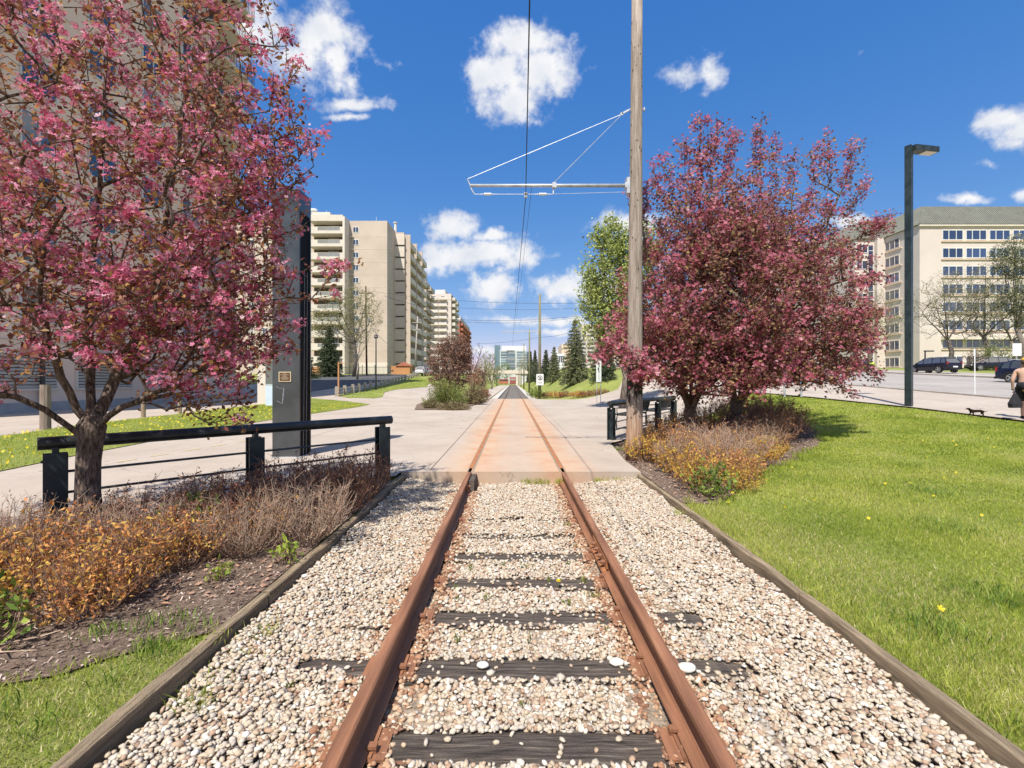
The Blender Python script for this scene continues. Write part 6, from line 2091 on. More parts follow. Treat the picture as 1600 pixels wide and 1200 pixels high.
MB().box((xp - .20, D, zB - .045), (0.15, 0.02, 0.03), ry=R(-28)).cyl((xp - .13, D, zB), (xp + .17, D, zB), 0.012).box((xp + .155, D, zB), (0.02, 0.06, 0.06)).cyl((xp - .27, D - .01, zB - .085), (xp - .27, D + .01, zB - .085), 0.03).build('stay_fitting', M_GALV, pole, True)
MB().tube([(xe, D, zA), (xe - .06, D, zA + .12), (xe - .02, D, zA + .14)], 0.012, 5).tube([(xe, D, zA), (xe + .02, D, zA - .07), (xe + .08, D, zA - .165)], 0.012, 5).tube([(xj, D, zA + .07), (xj - .02, D, zA - .16)], 0.014, 5).box((xj, D, zA), (0.08, 0.08, 0.09)).build('arm_fittings', M_GALV, pole, True)
sp = MB().tube([(xe + .08, D, zA - .165), (xj - .02, D, zA - .165)], 0.005, 5).tube([(xj - .02, D, zA - .16), (xp - .15, D, zA - .12)], 0.004, 4)
sp.build('span_wire', M_GALV, pole, True)
ins = MB()
for c in (WX(762, D), WX(848, D)):
    ins.cyl((c - .07, D, zA - .165), (c + .07, D, zA - .165), 0.024)
    for q in range(-4, 5):
        if abs(q) > 1: ins.sphere((c + q * .032, D, zA - .165), 0.013, 6, 4)
ins.build('insulator', M_WHITE, pole, True)
xw_ = WX(821.5, D)
MB().cyl((xw_, D, zA - .225), (xw_, D, zA - .15), 0.035, 0.02).cyl((xw_, D, zA - .165), (xw_, D, zA - .14), 0.04, 0.04).build('wire_clamp', M_GALV, pole, True)

# greenish poles farther along the track, with bracket arms
def far_pole(px, D, pytop, label, arm_py=None, group='overhead line poles along the track', sign=False, m=M_POLEG, r=0.14):
    x = WX(px, D)
    o = root('overhead_line_pole', label, 'pole', (x, D, Hs(x, D)), 0, group)
    zt = WZ(pytop, D)
    MB().tube([(x, D, -0.1), (x + .02, D, zt / 2), (x + .03, D, zt)], [r, r * .85, r * .7], 10).build('shaft', m, o, True, smooth=True)
    if arm_py:
        za = WZ(arm_py, D)
        a = MB().cyl((x - 3.3, D, za), (x - .1, D, za), 0.035, 0.04, 6).box((x - .12, D, za), (0.08, 0.14, 0.4))
        a.tube([(x - 3.2, D, za - .16), (x - 1.4, D, za - .2)], 0.012, 4)
        a.build('bracket_arm', M_GALV, o, True)
        MB().tube([(x - 3.2, D, za), (x - .1, D, za + 1.1)], 0.01, 4).tube([(x - 1.7, D, za), (x - .1, D, za + 1.1)], 0.01, 4).build('stay_wire', M_GALV, o, True)
    return o


p843 = far_pole(843, 39.6, 460, 'greenish wooden pole with the no-trespassing sign at the far end of the plaza', 518)
far_pole(827, 64, 515, 'second greenish pole beyond the one with the sign', 545)
far_pole(818.5, 92, 537, 'slim greenish pole third beyond the plaza', 562)
far_pole(814, 128, 552, 'distant pole just right of the bridge opening', 569)
far_pole(811, 160, 560, 'farthest pole against the bridge', 573)

# prohibition sign on the pole
s = root('prohibition_sign', 'white sign with a black barred circle fixed to the greenish pole beside the track', 'sign', (WX(843.5, 39.4), 39.38, 0.3))
x0, x1, z0, z1 = WX(838, 39.4), WX(849.3, 39.4), WZ(602, 39.4), WZ(584.5, 39.4)
MB().bx(x0, x1, 39.37, 39.4, z0, z1).build('panel', M_WHITE, s, True)
cx, cz, r = (x0 + x1) / 2, z1 - 0.33, 0.215
ring = MB()
N = 28
for i in range(N):
    a, b_ = 2 * math.pi * i / N, 2 * math.pi * (i + 1) / N
    ring.add([(cx + math.cos(a) * r, 39.365, cz + math.sin(a) * r), (cx + math.cos(b_) * r, 39.365, cz + math.sin(b_) * r), (cx + math.cos(b_) * (r - .05), 39.365, cz + math.sin(b_) * (r - .05)), (cx + math.cos(a) * (r - .05), 39.365, cz + math.sin(a) * (r - .05))], [(0, 1, 2, 3)])
ring.box((cx, 39.366, cz), (0.38, 0.004, 0.045), ry=R(42))
ring.box((cx + .01, 39.363, cz - .01), (0.06, 0.004, 0.16), ry=R(12)).box((cx + .03, 39.363, cz + .1), (0.05, 0.004, 0.05)).box((cx - .03, 39.362, cz - .1), (0.04, 0.004, 0.11), ry=R(35)).box((cx + .05, 39.362, cz - .1), (0.035, 0.004, 0.1), ry=R(-25))
ring.build('symbol', M_LETTER, s, True)
tx = MB()
for i, (a, b_) in enumerate([(.14, .86), (.24, .76)]):
    z = z0 + .26 - i * .09
    k = x0 + (x1 - x0) * a
    while k < x0 + (x1 - x0) * b_:
        tx.bx(k, k + .028, 39.364, 39.3695, z, z + .04); k += .042
tx.build('lettering', M_LETTER, s, True, label='two lines of small dark capitals too small to read')

# narrow white marker sign on two thin posts
D = 29.0
x0, x1 = WX(931.5, D), WX(939.5, D)
s = root('marker_sign', 'tall narrow white marker board on two thin posts at the right of the plaza', 'sign', ((x0 + x1) / 2, D, 0))
MB().bx(x0, x1, D - .02, D + .02, WZ(597, D), WZ(562, D)).build('panel', mat('pale_green_white', (0.55, 0.60, 0.54), (0.68, 0.72, 0.66), 3, 0.6), s, True)
pst = MB().cyl((0, 0, 0), (0, 0, WZ(597, D)), 0.02, n=6).mesh('post', M_GALV)
for q in (x0 + .04, x1 - .04): link('post', pst, s, (q - (x0 + x1) / 2, 0, 0))
mk = MB()
xm_ = (x0 + x1) / 2
for (a, b_, c, d_) in [(-.03, .05, 566, 570), (.0, .06, 571, 573), (-.06, .02, 574, 579), (-.02, .05, 580, 582), (-.02, .04, 584, 584.8), (-.04, .04, 587, 587.7)]:
    mk.bx(xm_ + a, xm_ + b_, D - .026, D - .0205, WZ(d_, D), WZ(c, D))
mk.build('markings', M_LETTER, s, True, label='column of small dark symbols too small to read')


# utility poles and lamps on the left
def utility_pole(pxb, pyb, pxt, pyt, label, arms, m, r=0.16):
    g = gp(pxb, pyb)
    D = g.y
    o = root('utility_pole', label, 'utility pole', g)
    zt = WZ(pyt, D)
    x1_ = WX(pxt, D)
    MB().tube([(g.x, D, g.z - .2), (x1_, D, zt)], [r, r * .65], 10).build('shaft', m, o, True, smooth=True)
    for (py, half) in arms:
        za = WZ(py, D); xx = g.x + (x1_ - g.x) * (za - g.z) / (zt - g.z)
        MB().box((xx, D - .15, za), (half * 2, 0.11, 0.13)).build('crossarm', m, o, True)
        iz = MB()
        for q in (-.9, -.5, .5, .9): iz.cyl((xx + half * q, D - .15, za + .06), (xx + half * q, D - .15, za + .28), 0.05, 0.04, 6)
        iz.build('insulator', M_WIRE, o, True)
    return g, zt


gA, ztA = utility_pole(573, 586.5, 571.5, 447, 'tall brown utility pole with two crossarms in front of the beige apartment block', [(458.5, 1.25), (490, 1.15)], mat('dark_brown_pole', (0.055, 0.035, 0.022), (0.10, 0.065, 0.04), 5, 0.9), 0.19)
MB().cyl((WX(577, gA.y), gA.y - .4, WZ(503, gA.y)), (WX(577, gA.y), gA.y - .4, WZ(498, gA.y)), .25).box((WX(579, gA.y), gA.y - .4, WZ(500.5, gA.y)), (.5, .2, .2)).build('pole_lamp', M_GALV, None, label='small lamp bracket hanging on the brown utility pole', cat='lamp')
gB, ztB = utility_pole(648, 585.5, 652.5, 494, 'pale leaning utility pole with short crossarms beside the side of the apartment block', [(504, .95), (515, .8)], mat('pale_pole', (0.34, 0.31, 0.27), (0.45, 0.41, 0.36), 4, 0.9), 0.17)

g = gp(587.5, 609.5)
D = g.y
o = root('globe_lamp', 'dark globe-topped path lamp behind the low post fence', 'street lamp', g)
MB().tube([(0, 0, 0), (0, 0, WZ(530, D) - g.z)], [0.075, 0.05], 8).cyl((0, 0, 0), (0, 0, .5), .1, .09, 8).build('post', M_BLACK, o)
MB().sphere((0, 0, WZ(526.5, D) - g.z), 0.21, 12, 8, (1, 1, .85)).build('globe', mat('dark_globe', (0.10, 0.09, 0.09), (0.16, 0.14, 0.14), 3, 0.2), o, smooth=True)
MB().cyl((0, 0, WZ(524.5, D) - g.z), (0, 0, WZ(522.5, D) - g.z), .2, .05, 12).build('cap', M_BLACK, o)

g = gp(529, 618.5)
o = root('wooden_post', 'tall bare wooden post at the start of the low post fence', 'post', g)
MB().tube([(0, 0, -.1), (0, 0, WZ(566, g.y) - g.z)], [.07, .06], 8).build('shaft', M_ORWOOD, o)
MB().box((.25, 0, WZ(567.5, g.y) - g.z), (.62, .05, .05)).build('arm', M_ORWOOD, o)

# low fence of short posts and two rails
M_PALEW = mat('pale_weathered_wood', (0.30, 0.25, 0.19), (0.50, 0.44, 0.36), 6, 0.9)
fo = None
ctl = [(526, 619.5), (538.5, 617), (551, 614.5), (560.5, 613), (570, 610.5), (579, 608.8), (588, 607), (596, 605.5), (601.5, 604.3), (608, 602.6), (613.5, 601.2), (618.5, 600), (623, 599), (628, 597.2), (633, 595.2), (637.5, 593.5), (642, 591.5), (646, 590), (650, 588.8), (654, 588)]
pts = [gp(a, b_) for a, b_ in ctl]
fo = root('post_and_rail_fence', 'low weathered post and rail fence curving up beside the parking lot', 'fence', pts[0])
pm_ = MB().box((0, 0, .32), (.22, .22, .9)).mesh('post', M_PALEW)
dens = []
for i, p in enumerate(pts):
    link('post', pm_, fo, p - pts[0], R(30), **({'label': 'white-topped post of the low fence'} if i in (2,) else {}))
for a, b_ in zip(pts[:-1], pts[1:]):
    for h in (.28, .55):
        v = b_ - a
        m_ = MB().tube([a + Vector((0, .14, h)), b_ + Vector((0, .14, h))], .06, 4)
        m_.build('rail', M_PALEW, fo, True)

# posts on the left across the path
for px, pyb, h, lab, mm, r_ in [(71, 671, 1.35, 'brown wooden post standing by the driveway at the far left', M_POLE, .13), (224, 652, .75, 'short wooden bollard beyond the grass island, left of its neighbour', M_TIMBER, .08),
                                (281, 646.5, .7, 'short wooden bollard beyond the grass island, right of its neighbour', M_TIMBER, .08)]:
    g = gp(px, pyb)
    MB().tube([(0, 0, -.1), (0, 0, h)], [r_, r_ * .95], 10).build('post', mm, None, loc=g, label=lab, cat='post')

# overhead wires
def wire(pts, sag, label, r=0.012, name='overhead_wire', cat='wire'):
    m_ = MB()
    for a, b_ in zip(pts[:-1], pts[1:]):
        a, b_ = Vector(a), Vector(b_)
        N_ = 14
        P_ = [a.lerp(b_, i / N_) - Vector((0, 0, sag * 4 * (i / N_) * (1 - i / N_))) for i in range(N_ + 1)]
        m_.tube(P_, r, 5)
    return m_.build(name, M_WIRE, None, label=label, cat=cat)


zc = zA - .2
z2 = WZ(523, 39.6)
wire([(-.22, -14, zc + .1), (xw_, 8.7, zc), (WX(802, 39.6), 39.6, z2), (-.1, 64, WZ(548, 64)), (-.1, 92, WZ(564, 92)), (-.1, 128, WZ(571.5, 128)), (-.1, 180, 5.0)], 0.05, 'dark contact wire running above the track centre into the distance', 0.0075)
wire([(xw_ + .12, 8.7, zA + .03), (WX(805, 39.6), 39.6, WZ(512, 39.6))], 0.1, 'thin feeder wire just above the contact wire', 0.004)
A1 = Vector((gA.x, gA.y - .15, WZ(457, gA.y)))
wire([A1 + Vector((1.1, 0, .2)), (WX(1010, 60), 60, WZ(470, 60))], 1.1, 'highest thin wire crossing the sky from the brown utility pole', .022)
wire([(WX(600, 60), 60, WZ(462, 60)), (WX(700, 75), 75, WZ(480, 75)), (WX(960, 75), 75, WZ(478, 75))], .5, 'thin wire crossing in front of the side of the apartment block', .02)
wire([(WX(652, 60), 60, WZ(494, 60)), (WX(960, 60), 60, WZ(486, 60))], .9, 'thin wire from the pale leaning pole towards the right', .02)
wire([(WX(652, 60), 60, WZ(497, 60)), (WX(830, 90), 90, WZ(503, 90)), (WX(1000, 60), 60, WZ(478, 60))], .4, 'lower wire from the pale leaning pole across the track', .02)
wire([(WX(745, 70), 70, WZ(537, 70)), (WX(843, 60), 60, WZ(527, 60)), (WX(905, 50), 50, WZ(515, 50))], .2, 'short wire slanting up to the right above the far tracks', .016)
wire([(gA.x, gA.y - .3, WZ(500, gA.y)), (WX(605, 98.5), 98.8, WZ(537, 98.5))], .4, 'service wire from the brown utility pole to the apartment block', .03)

# tall lamp post on the right lawn edge
g = gp(1420, 634.5)
D = g.y
o = root('street_lamp', 'tall square dark lamp post with flat box head at the right lawn edge', 'street lamp', g)
s_ = 0.20
zt = WZ(228, D) - g.z
print('lamp', g, zt)
MB().box((0, 0, zt / 2 - .1), (s_, s_, zt + .2), rz=R(32)).build('post', M_DGREEN, o, bevel=.006)
hd = MB().box((.62, .1, zt - .10), (1.05, .34, .2), rz=R(10)).build('lamp_head', M_DGREEN, o, bevel=.01)
MB().box((.82, .135, zt - .205), (.5, .28, .02), rz=R(10)).build('lens', mat('lamp_lens', (.62, .55, .47), rough=.3), hd)
MB().box((0, 0, .1), (s_ * 1.02, s_ * 1.02, .02), rz=R(32)).build('base_collar', M_TRIM, o)

def hook_lamp(px, pyb, pyt, label, dirn=1, r=.07):
    g = gp(px, pyb); D = g.y; h = WZ(pyt, D) - g.z
    o = root('street_lamp', label, 'street lamp', g)
    MB().tube([(0, 0, 0), (0, 0, h)], [r, r * .8], 6).build('post', M_TRIM, o)
    MB().box((dirn * .5, 0, h - .05), (1.1, .3, .16)).build('lamp_head', M_TRIM, o)


hook_lamp(1445.5, 579, 548, 'small hooked lamp post in front of the cream office block', 1, .11)
hook_lamp(1305, 598, 490, 'slim dark lamp post between the pink tree and the office block', 1, .09)
# signs along the right road
g = gp(1523, 617)
o = root('sign_post', 'slim white sign post at the kerb left of the blue car', 'sign post', g)
MB().tube([(0, 0, 0), (.0, 0, WZ(546, g.y) - g.z)], .022, 8).build('post', M_WHITE, o)
MB().bx(-.05, .0, -.02, .02, WZ(556, g.y) - g.z, WZ(545, g.y) - g.z).build('sign_blade', M_WHITE, o)
D = 46.0
x0 = WX(1589, D)
g = Vector((x0, D, Hs(x0, D)))
o = root('street_sign', 'blank white sign board on a short post behind the blue car', 'sign', g)
MB().bx(-.45, .45, -.02, .02, WZ(556, D) - g.z, WZ(536.5, D) - g.z).build('panel', M_WHITE, o)
MB().cyl((0, .04, 0), (0, .04, WZ(537, D) - g.z), .04).build('post', M_GALV, o)
g = gp(1239, 620)
D = g.y
o = root('notice_board', 'white and blue notice board on two legs behind the right pink tree', 'sign', g)
w = 26 / F_PX * D
MB().bx(-w / 2 - .15, w / 2 + .15, -.03, .03, WZ(600, D) - g.z, WZ(578, D) - g.z).build('panel', M_WHITE, o)
MB().bx(-w / 2, w / 2, -.045, -.031, WZ(598, D) - g.z, WZ(588, D) - g.z).bx(-w / 2, 0, -.045, -.031, WZ(585, D) - g.z, WZ(581, D) - g.z).build('blue_print', mat('sign_blue', (.05, .35, .6)), o)
lg = MB().cyl((0, 0, 0), (0, 0, WZ(600, D) - g.z), .05, n=8).mesh('leg', M_GALV)
for q in (-w / 2, w / 2): link('leg', lg, o, (q, 0, 0))


# ================================================================ BACKGROUND TREES
def tree_generic(base, h, trunk_r, crown, label, name='tree', ntar=220, leafm=L_BUD, leaf=(0.08, 0.14), per_m=10, spread=0.12, bark=M_BARKG, tip=0.008, clear=0.3, group=None, thr=0.03):
    bx, by, bz = base
    loc = np.array([bx, by, bz], float)
    o = root(name, label, 'tree', base, 0, group)
    tr = [np.array([0, 0, -0.2]), np.array([0.02 * h, 0, h * clear * .6]), np.array([0.0, 0.02 * h, h * clear])]
    pts = [ell_points(c, ax, int(ntar * f), 0.1) for c, ax, f in crown]
    T = np.concatenate(pts)
    limbs = [tr]
    for c, ax, f in crown:
        for k in range(5 if f > .4 else 3):
            a = k * 2.4 + rng.uniform(0, .6); e = rng.uniform(-.1, .9)
            end = np.array(c) + np.array([math.cos(a) * math.cos(e) * ax[0], math.sin(a) * math.cos(e) * ax[1], math.sin(e) * ax[2]]) * .85
            limbs.append([tr[-1], tr[-1] + (end - tr[-1]) * .5 + np.array([0, 0, -.03 * h]), end])
    N, par, rad, tips, kids = grow(limbs, T, tip, 0.46, max(.3, h / 18), h * .0025, .02, trunk_r)
    MB().tube([Vector(p) for p in tr], [trunk_r * 1.25, trunk_r, trunk_r * .9], 8).build('trunk', bark, o, smooth=True)
    link('branches', skeleton_mesh('branches', N, par, rad, bark, 0, 4), o)
    P = twig_leaf_positions(N, par, rad, thr, per_m, spread)
    V, F = quad_leaves(P, rng.uniform(leaf[0], leaf[1], len(P)), rng.uniform(leaf[0] * .3, leaf[1] * .35, len(P)), .2)
    link('leaves', arr_mesh('leaves', V, F, leafm), o, kind='stuff')
    return o


def gpt(px, D):
    x = WX(px, D)
    return (x, D, Hs(x, D))


# poplar behind the pink trees
D = 24.0
b = gpt(972, D)
tree_generic(b, 11, .18, [((-.4, 0, 6.6), (1.9, 1.6, 3.4), .55), ((-1.1, 0, 5.4), (1.5, 1.2, 2.4), .35), ((1.0, 0, 8.4), (1.4, 1.3, 1.8), .25), ((-.7, 0, 8.9), (1.1, 1.0, 1.3), .2)], 'tall fresh green poplar rising behind the wooden pole and pink crabapple', 'poplar_tree',
             900, L_POPLAR, (.11, .19), 40, .13, tip=.006, clear=.25)

# left side trees by the apartments
b = gpt(553, 78)
tree_generic(b, 16, .3, [((0, 0, 11), (5.5, 4, 5.5), 1), ((-6, 0, 9), (4, 3, 3.5), .4)], 'tall budding yellow-green tree in front of the balconies of the apartment block', 'budding_tree', 900, L_BUD, (.14, .26), 9, .25, tip=.012, clear=.35, thr=.05)
b = gpt(558, 66)
tree_generic(b, 9, .13, [((0, 0, 6), (2.4, 2.4, 3.0), 1)], 'small bare tree between the spruce and the brown utility pole', 'bare_tree', 200, L_BUD, (.1, .18), 4, .2, tip=.012, clear=.3, thr=.04)
b = gpt(620, 88)
tree_generic(b, 6, .1, [((0, 0, 4), (1.6, 1.6, 1.8), 1)], 'little budding tree close to the corner of the apartment block', 'budding_tree', 90, L_BUD, (.1, .18), 5, .2, tip=.012, clear=.3, thr=.04) if False else None

# russet crabapple of the planter and juniper in front of it
b = gpt(704, 30)
tree_generic(b, 4.8, .08, [((0, 0, 2.5), (1.75, 1.4, 1.9), 1), ((.3, 0, 3.6), (1.2, 1.0, 1.1), .35)], 'bushy brown-purple crabapple in the planter left of the track', 'russet_tree', 900, L_PURP, (.07, .14), 42, .09, bark=M_STEM, tip=.006, clear=.12)
b = gpt(737, 33)
tree_generic(b, 4.6, .05, [((.4, 0, 3.2), (.6, .5, 1.3), 1)], 'bare dark-twigged sapling leaning out right of the russet crabapple', 'bare_tree', 60, L_PURP, (.06, .1), 3, .05, bark=M_BARK, tip=.008, clear=.4)
for (px, D, h, w, lf, lab, n) in [(740, 48, 3.3, 1.6, L_RUSSET, 'small dark red tree beyond the planter left of the track', 180), (752, 60, 3.4, 1.8, L_PURP, 'second dark red tree farther along the left embankment', 180),
                                  (768, 85, 5.0, 3.2, L_BUD, 'yellow-green tree on the left embankment nearer than the bridge', 220), (757, 100, 6.2, 4.2, L_GREEN, 'fresh green tree on the left embankment by the bridge', 260),
                                  (776, 150, 7.0, 4.5, L_BUD, 'yellow-green tree against the left end of the bridge', 220), (790, 230, 12, 8, L_GREEN, 'green tree behind the bridge, left of the track axis', 260),
                                  (763, 230, 14, 8, L_BUD, 'broad yellow-green tree behind the left end of the bridge', 260), (818, 230, 12, 7, L_BUD, 'yellow-green tree behind the right end of the bridge', 220),
                                  (838, 95, 5, 3, L_SPRUCE, 'dark rounded tree among the right-hand conifers', 220), (925, 110, 8, 3.6, L_BUD, 'budding tree between the two large spruces', 200)]:
    b = gpt(px, D)
    tree_generic(b, h, .1 + h * .01, [((0, 0, h * .6), (w * .6, w * .6, h * .42), 1)], lab, 'small_tree', n, lf, (.07 + h * .012, .14 + h * .02), 8 if h > 4 else 16, .1 + h * .012, tip=.01, clear=.2, thr=.08)


def juniper(px, pyb, wpx, hpx, lab, m=L_JUNI, n=9000, deadring=True):
    g = gp(px, pyb)
    D = g.y + .8
    k = D / F_PX
    r, h = wpx * k / 2, hpx * k
    o = root('juniper_bush', lab, 'shrub', (g.x, D, g.z))
    nb = 170
    A, B = [], []
    for i in range(nb):
        a = rng.uniform(0, 2 * np.pi); e = rng.uniform(.15, 1.35)
        L = rng.uniform(.75, 1.05)
        A.append([0.15 * r * math.cos(a), .15 * r * math.sin(a), 0]); B.append([math.cos(a) * math.cos(e) * r * L, math.sin(a) * math.cos(e) * r * .8 * L, math.sin(e) * h * L])
    A, B = np.array(A), np.array(B)
    V, F = frusta(A, B, np.full(nb, .012), np.full(nb, .004), 4)
    link('stems', arr_mesh('stems', V, F, M_STEM), o)
    ii = rng.integers(0, nb, n)
    t = rng.uniform(.35, 1.05, n)[:, None]
    P = A[ii] + (B[ii] - A[ii]) * t + rng.normal(0, .05, (n, 3))
    P[:, 2] = np.maximum(P[:, 2], .03)
    V, F = quad_leaves(P, rng.uniform(.06, .12, n), rng.uniform(.012, .022, n), .7)
    link('leaves', arr_mesh('leaves', V, F, m), o, kind='stuff')
    return o


juniper(694, 639, 76, 44, 'green spreading juniper at the near end of the planter left of the track')
juniper(740, 633, 52, 34, 'greyish low bush right of the juniper in the planter', leafmat('dry_grey_leaf', [(0, (.14, .12, .06)), (1, (.34, .28, .14))], .3), 5000)
juniper(672, 640, 34, 14, 'dry grey ground shrub at the left foot of the juniper', leafmat('dry_grey_leaf', None), 2200)
juniper(705, 642, 60, 12, 'dry grey ground shrub in front of the juniper', leafmat('dry_grey_leaf', None), 3000)
juniper(755, 622, 26, 16, 'low reddish shrub at the track side of the planter', L_RUSSET, 2500)
# flower border along the right side of the far plaza
for i, (px, mm, lab) in enumerate([(835, L_GREEN, 'green shrub at the foot of the pole with the sign'), (850, L_RUSSET, 'reddish shrub right of the pole with the sign'), (868, L_SPIREA, 'orange-red shrub of the border right of the sign pole'),
                                   (885, L_RUSSET, 'reddish shrub in the middle of the far border'), (903, L_SPIREA, 'orange shrub of the far border under the spruce'), (921, L_RUSSET, 'reddish shrub just left of the marker sign'), (955, L_RUSSET, 'reddish shrub between marker sign and wooden pole')]):
    g = gp(px, 622 - i * .3)
    ms = shrub_meshes(.75, .75, 60, mm, M_STEM, 1300, .075, seed=40 + i)
    o = root('shrub', lab, 'shrub', (g.x, max(g.y, 37.2) + (.5 * (i % 2)), g.z), rnd.random() * 6, 'reddish border shrubs beyond the plaza')
    o.scale = (1.3, 1, .8 if i else 1.3)
    link('stems', ms[0], o, kind='stuff'); link('leaves', ms[1], o, kind='stuff')


# ---------------------------------------------------------------- conifers
def spruce(px, pyb, pyt, wpx, lab, m=L_SPRUCEB, base=None, nb=None):
    g = gp(px, pyb) if base is None else Vector(base)
    D = g.y
    k = D / F_PX
    h, r = WZ(pyt, D) - g.z, wpx * k / 2
    o = root('spruce_tree', lab, 'tree', g)
    MB().tube([(0, 0, -.2), (0, 0, h * .5), (0, 0, h)], [.05 * r + .07, .05 * r + .03, .015], 7).build('trunk', M_BARKG, o)
    A, B, W = [], [], []
    layers = int(max(14, h * 3.0)) if nb is None else nb
    LP, LW_ = [], []
    for i in range(layers):
        t = (i + .5) / layers
        z = h * (.05 + .93 * t)
        rr = 1.12 * r * (1 - t) ** .8 * rng.uniform(.82, 1.12) + .05
        nbr = max(5, int(13 * (1 - t) + 5))
        a0 = rng.uniform(0, 6.28)
        for q in range(nbr):
            a = a0 + q * 6.283 / nbr + rng.normal(0, .14)
            L = rr * rng.uniform(.72, 1.12)
            p0 = np.array([0, 0, z]); tip = np.array([math.cos(a) * L, math.sin(a) * L, z - L * (.30 - .35 * t) + rng.normal(0, .05)])
            A.append(p0); B.append(tip)
            n = int(24 + 80 * L)
            tt = rng.uniform(.12, 1.03, n)[:, None]
            sd = np.array([-math.sin(a), math.cos(a), 0])
            side = rng.normal(0, 1, (n, 1)) * (.05 + .16 * L * (1.05 - tt))
            P = p0 + (tip - p0) * tt + sd * side + np.stack([np.zeros(n), np.zeros(n), -np.abs(rng.normal(0, .06 + .03 * L, n))], 1)
            LP.append(P)
    A, B = np.array(A), np.array(B)
    V, F = frusta(A, B, np.full(len(A), .018), np.full(len(A), .006), 3)
    link('branches', arr_mesh('branches', V, F, M_BARKG), o)
    P = np.concatenate(LP)
    n = len(P)
    V, F = quad_leaves(P, rng.uniform(.09, .2, n) * (D / 55) ** .4, rng.uniform(.022, .045, n) * (D / 55) ** .4, -.15)
    link('needles', arr_mesh('needles', V, F, m), o, kind='stuff')
    return o


spruce(898, 599, 497, 52, 'large blue-green spruce on the grass bank right of the track')
spruce(943, 592, 500, 46, 'second large spruce, darker, nearer the pink crabapple', L_SPRUCE)
spruce(866, 596, 541, 26, 'smaller spruce left of the large one on the bank', L_SPRUCEB)
spruce(853, 597, 545, 20, 'slim spruce just right of the pole with the sign', L_SPRUCE)
spruce(836, 597, 546, 14, 'slim dark spruce left of the pole with the sign', L_SPRUCE)
spruce(829, 598, 548, 12, 'narrow dark spruce by the second greenish pole', L_SPRUCE)
spruce(515, 589, 507, 44, 'dark spruce in the shade of the apartment block', L_SPRUCE)
spruce(475, 592, 535, 40, 'dark bushy conifer half hidden behind the steel pylon', L_SPRUCE)

# ---------------------------------------------------------------- trees in front of the office
for (px, D, h, rr, lm, pm, lab) in [(1484, 66, 15, 6.0, L_BUD, 3, 'bare spreading tree behind the parked dark car'), (1541, 64, 16, 6.8, L_BUD, 6, 'larger budding tree in front of the office windows, right of the bare one'),
                                    (1584, 70, 15, 6, L_BUD, 5, 'budding tree at the right edge of the photo before the office block'), (1357, 70, 13, 5, L_BUD, 6, 'budding tree by the stair wing of the office, behind the pink tree'),
                                    (1336, 60, 8, 3.2, L_BUD, 9, 'small budding tree left of the cyclist')]:
    b = gpt(px, D)
    tree_generic(b, h, .28, [((0, 0, h * .62), (rr, rr, h * .36), 1)], lab, 'bare_tree', 1000, lm, (.12, .2), pm, .25, bark=M_BARKG, tip=.0115, clear=.28, thr=.05)
tree_generic(gpt(1594, 60), 18.5, .3, [((0, 0, 15.0), (3.4, 2.6, 3.2), .7), ((.6, 0, 9.5), (3.0, 2.4, 2.6), .3)], 'tall dark pine against the office block at the right photo edge', 'pine_tree', 520, L_SPRUCEB, (.14, .26), 26, .22, tip=.012, clear=.3, thr=.06)
b = gpt(1556, 62)
tree_generic(b, 4, .3, [((0, 0, 1.9), (3.2, 2.4, 1.9), 1)], 'dark rounded bush behind the sign boards in front of the office', 'round_bush', 380, L_JUNI, (.12, .2), 12, .2, tip=.012, clear=.1, thr=.2)
b = gpt(1524, 60)
tree_generic(b, 3.2, .2, [((0, 0, 1.5), (1.4, 1.4, 1.5), 1)], 'russet bush left of the dark round bush', 'round_bush', 150, L_PURP, (.12, .2), 9, .2, tip=.012, clear=.1, thr=.2)


